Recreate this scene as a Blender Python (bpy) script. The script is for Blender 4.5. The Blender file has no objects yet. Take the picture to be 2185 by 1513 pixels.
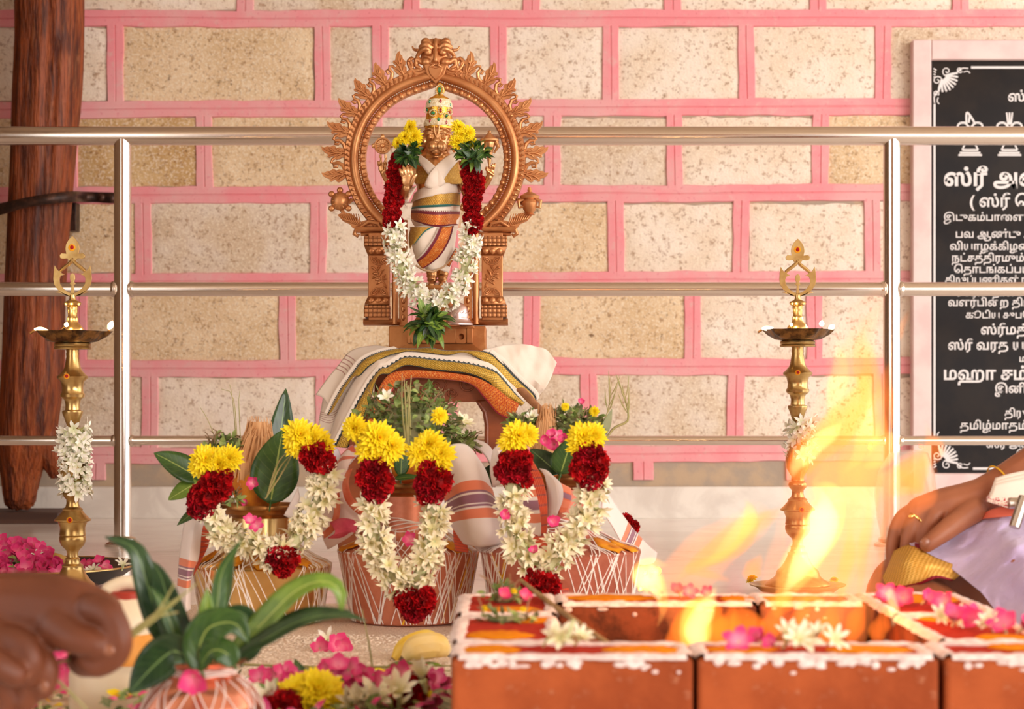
import bpy, bmesh, math, random
from mathutils import Vector, Matrix, noise, Euler
PI = math.pi
sc = bpy.context.scene
C = sc.collection
# ------------------------------------------------------------------ camera, sky, light, exposure
F, HC, CX, HY = 4180.0, 0.38, 1092.5, 861.0        # focal length in pixels, eye height (m), optical axis in the frame
cam = bpy.data.objects.new('camera', bpy.data.cameras.new('camera')); C.objects.link(cam)
cam.location = (0, 0, HC); cam.rotation_euler = (PI/2, 0, 0)
cam.data.sensor_width = 36.0; cam.data.lens = F/2185*36
cam.data.shift_y = (HY-756.5)/2185
cam.data.clip_start = 0.05
cam.data.dof.use_dof = True; cam.data.dof.focus_distance = 3.9; cam.data.dof.aperture_fstop = 7.8
sc.camera = cam
sc.view_settings.view_transform = 'Standard'; sc.view_settings.look = 'None'
sc.view_settings.gamma = 1.0; sc.view_settings.use_curve_mapping = False
sc.view_settings.exposure = 0.60
world = bpy.data.worlds.new('sky'); sc.world = world; world.use_nodes = True
world.node_tree.nodes['Background'].inputs[0].default_value = (1.0, 0.965, 0.935, 1)
world.node_tree.nodes['Background'].inputs[1].default_value = 1.9
sun = bpy.data.lights.new('sun', 'SUN'); sun.energy = 1.5; sun.angle = math.radians(40); sun.color = (1, .93, .86)
so = bpy.data.objects.new('sun', sun); C.objects.link(so)
so.rotation_euler = Vector((-0.60, 0.77, -0.22)).to_track_quat('-Z', 'Y').to_euler()

def P(px, py, d):
    """a point of the photograph, at d metres from the lens"""
    return Vector(((px-CX)/F*d, d, HC-(py-HY)/F*d))
def S(px, d): return px*d/F
def lin(v):
    v /= 255.0
    return v/12.92 if v <= .04045 else ((v+.055)/1.055)**2.4
def rgb(r, g, b): return (lin(r), lin(g), lin(b), 1.0)

# ------------------------------------------------------------------ materials
class NT:
    def __init__(s, m):
        s.t = m.node_tree; s.n = s.t.nodes; s.l = s.t.links; s.b = s.n['Principled BSDF']; s._uv = None
    def put(s, sock, v):
        if isinstance(v, bpy.types.NodeSocket): s.l.new(v, sock)
        else: sock.default_value = v
    def math(s, op, a, b=0.0, c=None, clamp=False):
        n = s.n.new('ShaderNodeMath'); n.operation = op; n.use_clamp = clamp
        s.put(n.inputs[0], a); s.put(n.inputs[1], b)
        if c is not None: s.put(n.inputs[2], c)
        return n.outputs[0]
    def mix(s, f, a, b, blend='MIX'):
        n = s.n.new('ShaderNodeMix'); n.data_type = 'RGBA'; n.blend_type = blend
        s.put(n.inputs[0], f); s.put(n.inputs[6], a); s.put(n.inputs[7], b)
        return n.outputs[2]
    def coord(s, kind='Object', scale=(1, 1, 1), rot=(0, 0, 0)):
        t = s.n.new('ShaderNodeTexCoord'); m = s.n.new('ShaderNodeMapping')
        s.l.new(t.outputs[kind], m.inputs[0]); m.inputs['Scale'].default_value = scale; m.inputs['Rotation'].default_value = rot
        return m.outputs[0]
    def uv(s):
        t = s.n.new('ShaderNodeTexCoord'); x = s.n.new('ShaderNodeSeparateXYZ'); s.l.new(t.outputs['UV'], x.inputs[0])
        return x.outputs[0], x.outputs[1]
    def noise(s, scale, detail=3, rough=.55, vec=None, dist=0):
        n = s.n.new('ShaderNodeTexNoise'); n.inputs['Scale'].default_value = scale; n.inputs['Detail'].default_value = detail
        n.inputs['Roughness'].default_value = rough; n.inputs['Distortion'].default_value = dist
        s.l.new(vec if vec else s.coord(), n.inputs['Vector']); return n.outputs['Fac']
    def voro(s, scale, vec=None, feature='F1'):
        n = s.n.new('ShaderNodeTexVoronoi'); n.inputs['Scale'].default_value = scale; n.feature = feature
        s.l.new(vec if vec else s.coord(), n.inputs['Vector']); return n.outputs['Distance']
    def ramp(s, f, stops, interp='LINEAR'):
        n = s.n.new('ShaderNodeValToRGB'); n.color_ramp.interpolation = interp; e = n.color_ramp.elements
        while len(e) < len(stops): e.new(.5)
        for x, (p, c) in zip(e, stops): x.position = p; x.color = c
        s.put(n.inputs[0], f); return n.outputs[0]
    def step(s, x, a, b):
        n = s.n.new('ShaderNodeMapRange'); n.interpolation_type = 'SMOOTHSTEP'
        s.put(n.inputs[0], x); n.inputs[1].default_value = a; n.inputs[2].default_value = b; return n.outputs[0]
    def bump(s, h, strength=.3, dist=.002):
        n = s.n.new('ShaderNodeBump'); n.inputs['Strength'].default_value = strength; n.inputs['Distance'].default_value = dist
        s.put(n.inputs['Height'], h); s.l.new(n.outputs[0], s.b.inputs['Normal'])
    def color(s, c): s.put(s.b.inputs['Base Color'], c)

def newmat(name, rough=.5, metal=0.0, spec=.5, sss=0.0, sheen=0.0, coat=0.0):
    m = bpy.data.materials.new(name); m.use_nodes = True
    t = NT(m); b = t.b
    b.inputs['Roughness'].default_value = rough; b.inputs['Metallic'].default_value = metal
    b.inputs['Specular IOR Level'].default_value = spec
    if sss: b.inputs['Subsurface Weight'].default_value = sss; b.inputs['Subsurface Radius'].default_value = (.006, .004, .003)
    if sheen: b.inputs['Sheen Weight'].default_value = sheen
    if coat: b.inputs['Coat Weight'].default_value = coat; b.inputs['Coat Roughness'].default_value = .15
    return m, t
def mat(name, c1, c2=None, scale=30, rough=.5, metal=0.0, bump=None, lo=.35, hi=.65, vscale=(1, 1, 1), **k):
    m, t = newmat(name, rough, metal, **k)
    if c2 is None: t.color(c1)
    else: t.color(t.mix(t.step(t.noise(scale, 4, vec=t.coord(scale=vscale)), lo, hi), c1, c2))
    if bump: t.bump(t.noise(bump[0], 4, vec=t.coord(scale=vscale)), bump[1], bump[2] if len(bump) > 2 else .002)
    return m

# ------------------------------------------------------------------ mesh building
def crom(p, t):
    """Catmull-Rom through list p (Vectors or floats) at t in 0..1"""
    n = len(p)-1
    if n == 0: return p[0]
    x = max(0, min(n-1e-9, t*n)); i = int(x); f = x-i
    a, b, c, d = p[max(i-1, 0)], p[i], p[i+1], p[min(i+2, n)]
    return .5*((2*b)+(c-a)*f+(2*a-5*b+4*c-d)*f*f+(3*b-a-3*c+d)*f*f*f)
def path(pts, n):
    """resample evenly by arc length"""
    k = max(64, n*4); q = [crom(pts, i/k) for i in range(k+1)]
    L = [0]
    for i in range(k): L.append(L[-1]+(q[i+1]-q[i]).length)
    out = []; j = 0
    for i in range(n):
        s = L[-1]*i/(n-1)
        while j < k-1 and L[j+1] < s: j += 1
        f = (s-L[j])/max(1e-12, L[j+1]-L[j]); out.append(q[j].lerp(q[j+1], min(1, max(0, f))))
    return out
class MB:
    def __init__(s): s.bm = bmesh.new(); s.uvl = s.bm.loops.layers.uv.new('UVMap')
    def grid(s, rows, m=0, closeu=False, closev=False, flip=False):
        """rows[i][j]; u runs along i, v along j"""
        nu, nv = len(rows), len(rows[0]); bm = s.bm
        V = [[bm.verts.new(p) for p in r] for r in rows]
        for i in range(nu if closeu else nu-1):
            for j in range(nv if closev else nv-1):
                i2, j2 = (i+1) % nu, (j+1) % nv
                q = [V[i][j], V[i2][j], V[i2][j2], V[i][j2]]; uvq = [(i, j), (i+1, j), (i+1, j+1), (i, j+1)]
                if flip: q.reverse(); uvq.reverse()
                try: f = bm.faces.new(q)
                except ValueError: continue
                f.material_index = m; f.smooth = True
                du, dv = (nu if closeu else nu-1), (nv if closev else nv-1)
                for l, (a, b) in zip(f.loops, uvq): l[s.uvl].uv = (a/du, b/dv)
        return V
    def fill(s, vs, m=0):
        try: f = s.bm.faces.new(vs); f.material_index = m; return f
        except ValueError: return None
    def tube(s, pts, r, n=8, m=0, caps=True, squash=1.0, up=None):
        pts = [Vector(p) for p in pts]; k = len(pts)
        if not isinstance(r, (list, tuple)): r = [r]*k
        elif len(r) != k: r = [crom([float(x) for x in r], i/(k-1)) for i in range(k)]
        rows = []; nrm = None
        for i in range(k):
            t = (pts[min(i+1, k-1)]-pts[max(i-1, 0)]).normalized()
            if nrm is None:
                nrm = Vector(up) if up is not None else (Vector((0, 0, 1)) if abs(t.z) < .9 else Vector((1, 0, 0)))
            nrm = (nrm-t*nrm.dot(t)).normalized(); b = t.cross(nrm)
            rows.append([pts[i]+(nrm*math.cos(2*PI*j/n)*squash+b*math.sin(2*PI*j/n))*r[i] for j in range(n)])
        V = s.grid(rows, m, closev=True)
        if caps: s.fill(V[0], m); s.fill(list(reversed(V[-1])), m)
        return s
    def lathe(s, prof, n=32, c=(0, 0, 0), m=0, closed=False, ax=None, wob=None):
        """prof: (radius, height) pairs"""
        c = Vector(c); M = ax.to_3x3() if ax else Matrix.Identity(3)
        rows = []
        for r, z in prof:
            rows.append([c+M@Vector((r*math.cos(2*PI*j/n)*(wob(j/n) if wob else 1), r*math.sin(2*PI*j/n)*(wob(j/n) if wob else 1), z)) for j in range(n)])
        V = s.grid(rows, m, closeu=closed, closev=True, flip=True)
        if not closed:
            if prof[0][0] > 1e-5: s.fill(list(reversed(V[0])), m)
            if prof[-1][0] > 1e-5: s.fill(V[-1], m)
        return s
    def ball(s, c, r, n=16, k=10, M=None, m=0, f=None):
        c = Vector(c); r = Vector((r, r, r)) if isinstance(r, (int, float)) else Vector(r)
        rows = []
        for i in range(k+1):
            a = PI*i/k; row = []
            for j in range(n):
                d = Vector((math.sin(a)*math.cos(2*PI*j/n), math.sin(a)*math.sin(2*PI*j/n), math.cos(a)))
                q = Vector((d.x*r.x, d.y*r.y, d.z*r.z))*(f(d) if f else 1)
                row.append(c+(M@q if M else q))
            rows.append(row)
        s.grid(rows, m, closev=True); return s
    def box(s, c, size, M=None, m=0):
        c = Vector(c); h = Vector(size)/2
        v = [s.bm.verts.new(c+(M@Vector((x*h.x, y*h.y, z*h.z)) if M else Vector((x*h.x, y*h.y, z*h.z)))) for x in (-1, 1) for y in (-1, 1) for z in (-1, 1)]
        for q in ((0, 1, 3, 2), (4, 6, 7, 5), (0, 4, 5, 1), (2, 3, 7, 6), (0, 2, 6, 4), (1, 5, 7, 3)):
            f = s.bm.faces.new([v[i] for i in q]); f.material_index = m
        return s
    def prism(s, pts, depth, m=0):
        """front polygon pts (3D, facing the camera), pushed back along +Y by depth"""
        pts = [Vector(p) for p in pts]; a = [s.bm.verts.new(p) for p in pts]; b = [s.bm.verts.new(p+Vector((0, depth, 0))) for p in pts]
        n = len(a)
        try:
            f = s.bm.faces.new(a); f.material_index = m; g = s.bm.faces.new(list(reversed(b))); g.material_index = m
        except ValueError: return s
        for i in range(n):
            f = s.bm.faces.new([a[i], b[i], b[(i+1) % n], a[(i+1) % n]]); f.material_index = m
        return s
    def loft(s, curves, nu=24, nv=8, m=0, wr=0.0, wf=8.0, seed=0):
        """sheet through several polylines; u along each curve, v from the first to the last"""
        Q = [path([Vector(p) for p in c], nu) for c in curves]
        rows = [[crom([q[i] for q in Q], j/(nv-1)) for j in range(nv)] for i in range(nu)]
        if wr:
            for i in range(nu):
                for j in range(nv):
                    p = rows[i][j]; q = p*wf+Vector((seed*7.3, seed*3.1, 0))
                    p.y += wr*(noise.noise(q)+.4*noise.noise(q*2.7)); 
        s.grid(rows, m); return s
    def cyl(s, a, b, r, n=16, m=0): return s.tube([a, b], r, n, m)
    def build(s, name, mats, parent=None, origin=None, bevel=0, seg=2, solid=0, sub=0, flat=False, normals=False, angle=35, off=0.0):
        bm = s.bm
        o0 = Vector(origin) if origin is not None else (wloc(parent) if parent else Vector())
        if o0.length: bmesh.ops.translate(bm, vec=-o0, verts=bm.verts)
        if normals: bmesh.ops.recalc_face_normals(bm, faces=bm.faces)
        if not flat:
            for f in bm.faces: f.smooth = True
        me = bpy.data.meshes.new(name); bm.to_mesh(me); bm.free()
        for m in (mats if isinstance(mats, (list, tuple)) else [mats]): me.materials.append(m)
        o = bpy.data.objects.new(name, me); C.objects.link(o)
        if parent: o.parent = parent
        if origin is not None: o.location = o0-(wloc(parent) if parent else Vector())
        if not flat: me.set_sharp_from_angle(angle=math.radians(angle))
        if solid:
            k = o.modifiers.new('thickness', 'SOLIDIFY'); k.thickness = solid; k.offset = off
        if bevel:
            k = o.modifiers.new('bevel', 'BEVEL'); k.width = bevel; k.segments = seg; k.limit_method = 'ANGLE'; k.angle_limit = math.radians(35)
        if sub:
            k = o.modifiers.new('smooth', 'SUBSURF'); k.levels = sub; k.render_levels = sub
        return o
def wloc(o):
    v = Vector()
    while o: v += o.location; o = o.parent
    return v
def tag(o, label, cat, group=None, kind=None):
    o['label'] = label; o['category'] = cat
    if group: o['group'] = group
    if kind: o['kind'] = kind
    return o
def thing(name, label, cat, loc, group=None):
    o = bpy.data.objects.new(name, None); C.objects.link(o); o.location = Vector(loc); o.empty_display_size = .05
    return tag(o, label, cat, group)
def struct(o): o['kind'] = 'structure'; return o
def dup(o, parent=None, M=None):
    c = o.copy(); C.objects.link(c); c.parent = parent
    if M is not None: c.matrix_basis = M
    return c
DUMP = bpy.data.collections.new('unlinked')
def proto(mb, name, mats, **k):
    """mesh for copies, not itself in the scene"""
    o = mb.build(name, mats, **k); C.objects.unlink(o); return o
def organic(name, chains, mats, parent=None, origin=None, voxel=.003, smooth=3, balls=(), n=10, fn=None, dec=None):
    """one continuous skin over tapered limbs: chains are lists of (point, radius); balls are (centre, radii, matrix)"""
    mb = MB()
    for ch in chains:
        k = len(ch); m = max(k*6, 12)
        pts = [crom([Vector(p) for p, _ in ch], i/(m-1)) for i in range(m)]; rr = [crom([float(r) for _, r in ch], i/(m-1)) for i in range(m)]
        mb.tube(pts, rr, n)
        mb.ball(pts[0], rr[0]*.995, n, 8); mb.ball(pts[-1], rr[-1]*.995, n, 8)
    for b in balls: mb.ball(b[0], b[1], 16, 10, b[2] if len(b) > 2 else None)
    bm = mb.bm; bmesh.ops.recalc_face_normals(bm, faces=bm.faces)
    me = bpy.data.meshes.new('tmp'); bm.to_mesh(me); bm.free()
    o = bpy.data.objects.new('tmp', me); C.objects.link(o)
    r = o.modifiers.new('r', 'REMESH'); r.mode = 'VOXEL'; r.voxel_size = voxel
    s = o.modifiers.new('s', 'SMOOTH'); s.factor = .5; s.iterations = smooth
    if dec: d = o.modifiers.new('d', 'DECIMATE'); d.ratio = dec
    dg = bpy.context.evaluated_depsgraph_get(); me2 = bpy.data.meshes.new_from_object(o.evaluated_get(dg))
    bpy.data.objects.remove(o)
    o0 = Vector(origin) if origin is not None else (wloc(parent) if parent else Vector())
    for v in me2.vertices:
        if fn: v.co = fn(v.co)
        v.co -= o0
    me2.name = name; me2.materials.clear()
    for m in (mats if isinstance(mats, (list, tuple)) else [mats]): me2.materials.append(m)
    for p in me2.polygons: p.use_smooth = True
    o = bpy.data.objects.new(name, me2); C.objects.link(o); o.parent = parent
    if origin is not None: o.location = o0-(wloc(parent) if parent else Vector())
    return o
def blade(mb, p0, d, up, L, W, bend=0.0, fold=.15, nu=10, nv=4, shape=None, m=0, curl=0.0, wav=0.0):
    """a leaf or petal from p0 along d; up is its upper side"""
    d = Vector(d).normalized(); up = Vector(up); up = (up-d*up.dot(d))
    up = up.normalized() if up.length > 1e-4 else d.orthogonal().normalized(); sd = d.cross(up)
    shape = shape or (lambda t: math.sin(PI*t**.8)**.8)
    p = Vector(p0); ang = 0; rows = []; dl = L/nu
    for i in range(nu+1):
        t = i/nu; w = max(W*.5*shape(min(max(t, 0.0), 1.0)), W*.012)
        dd = d*math.cos(ang)-up*math.sin(ang); uu = up*math.cos(ang)+d*math.sin(ang)
        row = []
        for j in range(nv+1):
            s = 2*j/nv-1
            row.append(p+sd*(s*w)+uu*(abs(s)*fold*w+curl*s*s*w)+uu*(wav*W*math.sin(t*14+s*2)*abs(s)))
        rows.append(row); p = p+dd*dl; ang += bend/nu
    mb.grid(rows, m); return p
RN = random.Random(5)
def U(a, b): return RN.uniform(a, b)
# ------------------------------------------------------------------ setting: floor, walls, roof
WY = 6.5
def stone_mat(name, base, tint, dark):
    m, t = newmat(name, .85, spec=.25)
    n1 = t.noise(6, 3); n2 = t.noise(62, 4, .75); n3 = t.noise(105, 3, .8); n4 = t.noise(24, 5, .75)
    c = t.mix(t.step(n1, .35, .65), base, tint)
    c = t.mix(t.math('MULTIPLY', t.step(n3, .50, .60), .6), c, rgb(244, 232, 212))
    c = t.mix(t.math('MULTIPLY', t.step(n2, .53, .66), .62), c, rgb(146, 98, 54))
    c = t.mix(t.math('MULTIPLY', t.step(n4, .62, .70), .85), c, dark)
    t.color(c); t.bump(n3, .6, .005); return m
STONES = [stone_mat('granite_tan', rgb(234, 208, 172), rgb(220, 190, 150), rgb(104, 70, 42)),
          stone_mat('granite_pale', rgb(244, 230, 216), rgb(234, 214, 192), rgb(150, 116, 86)),
          stone_mat('granite_ochre', rgb(216, 184, 136), rgb(198, 160, 108), rgb(110, 74, 44)),
          stone_mat('granite_grey', rgb(228, 212, 196), rgb(216, 192, 164), rgb(128, 100, 76))]
m, t = newmat('grey_mortar', .9, spec=.2)
t.color(t.mix(t.step(t.noise(12, 4), .4, .65), rgb(172, 156, 140), rgb(190, 166, 140))); t.bump(t.noise(60, 4), .4, .003); MORTAR = m
m, t = newmat('pink_limewash', .8, spec=.25)
n1 = t.noise(5, 4, vec=t.coord(scale=(1, 1, 1))); n2 = t.noise(40, 4, .7); n3 = t.noise(90, 2)
c = t.mix(t.step(n1, .35, .68), rgb(238, 150, 158), rgb(232, 172, 174))
c = t.mix(t.math('MULTIPLY', t.step(n2, .56, .74), .5), c, rgb(222, 186, 182))
c = t.mix(t.math('MULTIPLY', t.step(n3, .62, .72), .5), c, rgb(214, 118, 128))
t.color(c); t.bump(n2, .4, .003); PINK = m
m, t = newmat('polished_marble', .16, spec=.5)
n1 = t.noise(1.6, 5, .6, t.coord(scale=(1, 1.3, 1)), 1.2); n2 = t.noise(5, 4, .6, t.coord(scale=(.8, 1.4, 1)), 1.6)
c = t.mix(t.step(n1, .42, .62), rgb(240, 235, 230), rgb(228, 221, 215)); c = t.mix(t.math('MULTIPLY', t.step(n2, .5, .7), .35), c, rgb(200, 190, 180))
t.color(c); MARBLE = m
m, t = newmat('white_skirting_marble', .3, spec=.5)
t.color(t.mix(t.step(t.noise(6, 5, .6, dist=1), .4, .65), rgb(236, 228, 218), rgb(218, 208, 198))); SKIRT = m
PLASTER = mat('roof_plaster', rgb(226, 205, 180), rgb(206, 184, 158), 3, .9)

fl = MB(); fl.box((0, 2.0, -.05), (16, 12, .1)); struct(fl.build('floor', MARBLE, flat=True))
seam = MB()
for y in (5.02, 3.62): seam.box((0, y, .0002), (14, .0025, .0006))
struct(seam.build('trim_1', mat('floor_grout', rgb(196, 182, 170)), flat=True))
wf_ = MB(); wf_.box((0, -4.3, 1.6), (5.2, .2, 3.1)); struct(wf_.build('wall_front_blocker', mat('front_plaster', rgb(176, 140, 112), rgb(150, 112, 86), 2, .9), flat=True))  # unseen wall behind the camera, added to darken front light and steel reflections
rf = MB(); rf.box((0, 1.2, 3.15), (9, 10.8, .12)); struct(rf.build('ceiling', PLASTER, flat=True))

def zpx(py): return HC-(py-HY)/F*WY
def xpx(px): return (px-CX)/F*WY
HJ = [-150, 39, 232, 415, 600, 785, 970]            # bed joints
VJ = [[-320, 60, 430, 800, 1180, 1560, 1930, 2300, 2690],
      [-330, 150, 525, 880, 1135, 1432, 1744, 2048, 2420],
      [-260, 247, 686, 812, 1063, 1302, 1591, 1885, 2240, 2600],
      [-180, 150, 436, 800, 1178, 1437, 1752, 2090, 2460],
      [-260, 305, 680, 960, 1312, 1581, 1860, 2230, 2600],
      [-190, 170, 612, 880, 1136, 1479, 1738, 2100, 2500],
      [-240, 321, 690, 960, 1257, 1571, 1880, 2260, 2640]]
wb = MB(); wb.box((.2, WY+.15, 1.6), (7.4, .3, 3.24), m=0)
rw = random.Random(3)
rowsY = [-340]+HJ
def stone(x0, x1, y0, y1, mi):
    nx, ny = max(6, int((x1-x0)/14)), max(4, int((y1-y0)/14)); rows = []; sd = rw.uniform(0, 99)
    for i in range(nx+1):
        r = []
        for j in range(ny+1):
            u, v = i/nx, j/ny; px = x0+(x1-x0)*u; py = y0+(y1-y0)*v
            e = noise.noise(Vector((px*.03, py*.03, sd)))
            if i in (0, nx): px += e*5*(1 if i else -1)
            if j in (0, ny): py += e*5
            ed = i in (0, nx) or j in (0, ny)
            r.append(Vector((xpx(px), WY-(.001 if ed else .006)-.002*noise.noise(Vector((px*.02, py*.02, sd+5))), zpx(py))))
        rows.append(r)
    wb.grid(rows, mi, flip=True)
for k in range(len(rowsY)-1):
    y0, y1 = rowsY[k]+14, rowsY[k+1]-14
    vs = VJ[k]
    for a, b in zip(vs, vs[1:]):
        mi = 1+rw.choice((0, 0, 1, 2, 3)) if b < 900 else 1+rw.choice((1, 1, 1, 0, 3))
        if k == 2 and a == 247: mi = 1
        stone(a+12+rw.uniform(0, 6), b-12-rw.uniform(0, 6), y0+rw.uniform(0, 8), y1-rw.uniform(0, 3), mi)
def ribbon(pa, pb, hw):
    """raised painted pointing with an incised centre line, from pixel pa to pb on the wall"""
    a, b = Vector((xpx(pa[0]), 0, zpx(pa[1]))), Vector((xpx(pb[0]), 0, zpx(pb[1]))); L = (b-a).length; n = max(3, int(L/.03))
    d = (b-a).normalized(); q = Vector((-d.z, 0, d.x)); w = S(hw, WY); rows = []; sd = rw.uniform(0, 99)
    for i in range(n+1):
        p = a.lerp(b, i/n); p = p+q*.004*noise.noise(Vector((i*.06, sd, 3)))
        w0 = w*(1+.16*noise.noise(Vector((i*.35, sd, 0)))); w1 = w*(1+.16*noise.noise(Vector((i*.35, sd, 7))))
        c = .003*noise.noise(Vector((i*.1, sd, 9)))
        rows.append([p+q*x+Vector((0, WY-h, 0)) for x, h in ((-w0, -.002), (-w0+.003, .009), (c-.003, .0095), (c-.001, .006), (c+.001, .006), (c+.003, .0095), (w1-.003, .009), (w1, -.002))])
    wb.grid(rows, 5)
for y in HJ: ribbon((-330, y+(4 if y > 100 else 1)), (2700, y-7 if y > 100 else y), 19)
for k in range(len(rowsY)-1):
    for x in VJ[k][1:-1]: ribbon((x, rowsY[k]+8), (x+rw.uniform(-3, 3), rowsY[k+1]-8), 18.5)
for x in (-40, 205, 560, 960, 1372, 1700, 2060): ribbon((x, 984), (x, 1024), 22)
struct(wb.build('wall_back', [MORTAR]+STONES+[PINK], normals=False))
sk = MB(); sk.box((.2, WY-.012, zpx(1072)), (7.4, .024, zpx(1038)-zpx(1106)))
struct(sk.build('baseboard_back', SKIRT, bevel=.003))
wl = MB(); wl.box((-2.02, 4.55, 1.6), (.3, 3.9, 3.24)); struct(wl.build('wall_left_blocker', mat('dark_stone', rgb(120, 92, 66), rgb(96, 72, 50), 14, .9, bump=(60, .5)), flat=True))  # unseen wall, added and lengthened to block light from the left

# ------------------------------------------------------------------ steel railing
STEEL, t = newmat('stainless_steel', .13, 1.0); t.color(rgb(226, 216, 206))
t.put(t.b.inputs['Roughness'], t.math('ADD', .09, t.math('MULTIPLY', t.noise(4, 3, vec=t.coord(scale=(.4, 20, 20))), .12)))
RY = 5.225
rail = thing('steel_railing', 'polished stainless steel guard railing running in front of the stone wall', 'railing', (P(262, 1165, RY).x, RY, 0))
def rx(px): return (px-CX)/F*RY
def rz(py): return HC-(py-HY)/F*RY
def post(px):
    b = MB(); x = rx(px); b.cyl((x, RY, .004), (x, RY, rz(292)), S(18.5, RY), 28)
    o = b.build('post', STEEL, rail)
    fl_ = MB(); fl_.lathe([(.0, 0), (.046, 0), (.047, .006), (.040, .010), (.036, .012), (.036, .020), (.030, .024), (.0235, .026), (.0235, .03)], 32, (x, RY, 0)); fl_.build('base_flange', STEEL, o)
PX = [262-1641, 262, 1903, 1903+1641]
for p in PX: post(p)
b = MB(); b.cyl((rx(PX[0]), RY, rz(290)), (rx(PX[3]), RY, rz(290)), S(20, RY), 32); b.build('handrail', STEEL, rail)
for a, c in zip(PX, PX[1:]):
    for y, r in ((617, 15), (940, 10)):
        b = MB(); b.cyl((rx(a+14), RY, rz(y)), (rx(c-14), RY, rz(y)), S(r, RY), 24); o = b.build('cross_rail', STEEL, rail)
        for x, sg in ((a+19, 1), (c-19, -1)):
            w = MB(); w.lathe([(S(r, RY)+.0028, -.004), (S(r, RY)+.0035, 0), (S(r, RY)+.001, .006)], 24, (rx(x), RY, rz(y)), ax=Matrix.Rotation(PI/2*sg, 4, 'Y')); w.build('weld_bead', STEEL, o)

# ------------------------------------------------------------------ old timber log, strap, plank
m, t = newmat('varnished_old_timber', .55, spec=.3, coat=.08)
v = t.coord(scale=(1, 1, .10)); n1 = t.noise(38, 5, .65, v); n2 = t.noise(110, 3, .6, v); n3 = t.noise(3, 3)
c = t.mix(t.step(n1, .34, .62), rgb(74, 26, 10), rgb(158, 76, 32)); c = t.mix(t.math('MULTIPLY', t.step(n2, .5, .75), .6), c, rgb(176, 104, 58)); c = t.mix(t.math('MULTIPLY', t.step(n3, .45, .7), .6), c, rgb(92, 46, 28))
t.color(c); t.bump(t.math('ADD', n1, t.math('MULTIPLY', n2, 1.2)), 1.0, .012); LOGM = m
LD = 6.25
def logtube(mb, axis, n=72, K=120, seed=1, gro=.06):
    """axis: (px, py, half width px)"""
    ax = [P(a, b, LD) for a, b, w in axis]; ws = [S(w, LD) for a, b, w in axis]; rows = []
    for i in range(K+1):
        t_ = i/K; c = crom(ax, t_); w = crom(ws, t_); row = []
        for j in range(n):
            a = 2*PI*j/n; q = Vector((math.cos(a)*2.2, math.sin(a)*2.2, c.z*1.1+seed*10))
            g = 1+.10*noise.noise(q*.8)+gro*noise.noise(Vector((math.cos(a)*7, math.sin(a)*7, c.z*1.6+seed)))+gro*.5*noise.noise(Vector((math.cos(a)*19, math.sin(a)*19, c.z*3+seed)))-gro*2.2*max(0, noise.noise(Vector((math.cos(a)*5, math.sin(a)*5, c.z*.9-seed)))-.15)
            row.append(c+Vector((math.cos(a)*w*g, math.sin(a)*w*.85*g, .010*noise.noise(Vector((a*3, seed, t_*40))))))
        rows.append(row)
    V = mb.grid(rows, 0, closev=True); mb.fill(V[0]); mb.fill(list(reversed(V[-1])))
lg = MB()
logtube(lg, [(100, -420, 78), (104, 0, 72), (98, 200, 72), (84, 420, 66), (72, 620, 64), (66, 800, 66), (54, 930, 62), (44, 1020, 42), (42, 1072, 32), (42, 1086, 18)])
logtube(lg, [(78, 860, 34), (98, 950, 30), (112, 1000, 18), (116, 1020, 7)], 40, 40, 4)
tag(lg.build('timber_log', LOGM, origin=P(42, 1088, LD), normals=True, angle=60), 'old varnished timber log with a broken forked foot, standing on end against the stone wall', 'log')
IRON = mat('rusty_iron', rgb(84, 56, 44), rgb(48, 34, 30), 40, .45, .6, (60, .3))
st = thing('iron_strap', 'dark iron strap clamping the upright timber log to the wall', 'strap', P(120, 430, LD-.15))
b = MB()
top = [P(-60, 445, LD-.06), P(0, 434, LD-.115), P(60, 421, LD-.135), P(120, 411, LD-.12), P(160, 408, LD-.04), P(180, 409, WY-.03), P(245, 411, WY-.02)]
bot = [P(-60, 476, LD-.06), P(0, 459, LD-.115), P(60, 442, LD-.135), P(120, 434, LD-.12), P(160, 431, LD-.04), P(180, 431, WY-.03), P(245, 434, WY-.02)]
b.loft([top, bot], 40, 3); b.build('strap_band', IRON, st, solid=.005, normals=True)
b = MB(); b.ball(P(217, 421, WY-.027), (.011, .008, .011), 12, 8); b.build('bolt_head', IRON, st)
b = MB(); b.box(P(157, 464, WY-.06), (S(19, LD), .06, S(62, LD))); b.build('hanging_tab', IRON, st, bevel=.002)
pk = MB(); pk.box((P(-60, 0, 6.30).x, 6.31, .018), (.61, .26, .036))
tag(pk.build('wooden_plank', mat('dark_plank', rgb(96, 66, 54), rgb(70, 46, 38), 20, .6, vscale=(.1, 1, 1)), origin=(P(-60, 0, 6.3).x, 6.31, 0), bevel=.003), 'dark wooden plank lying on the floor under the timber log', 'plank')

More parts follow.
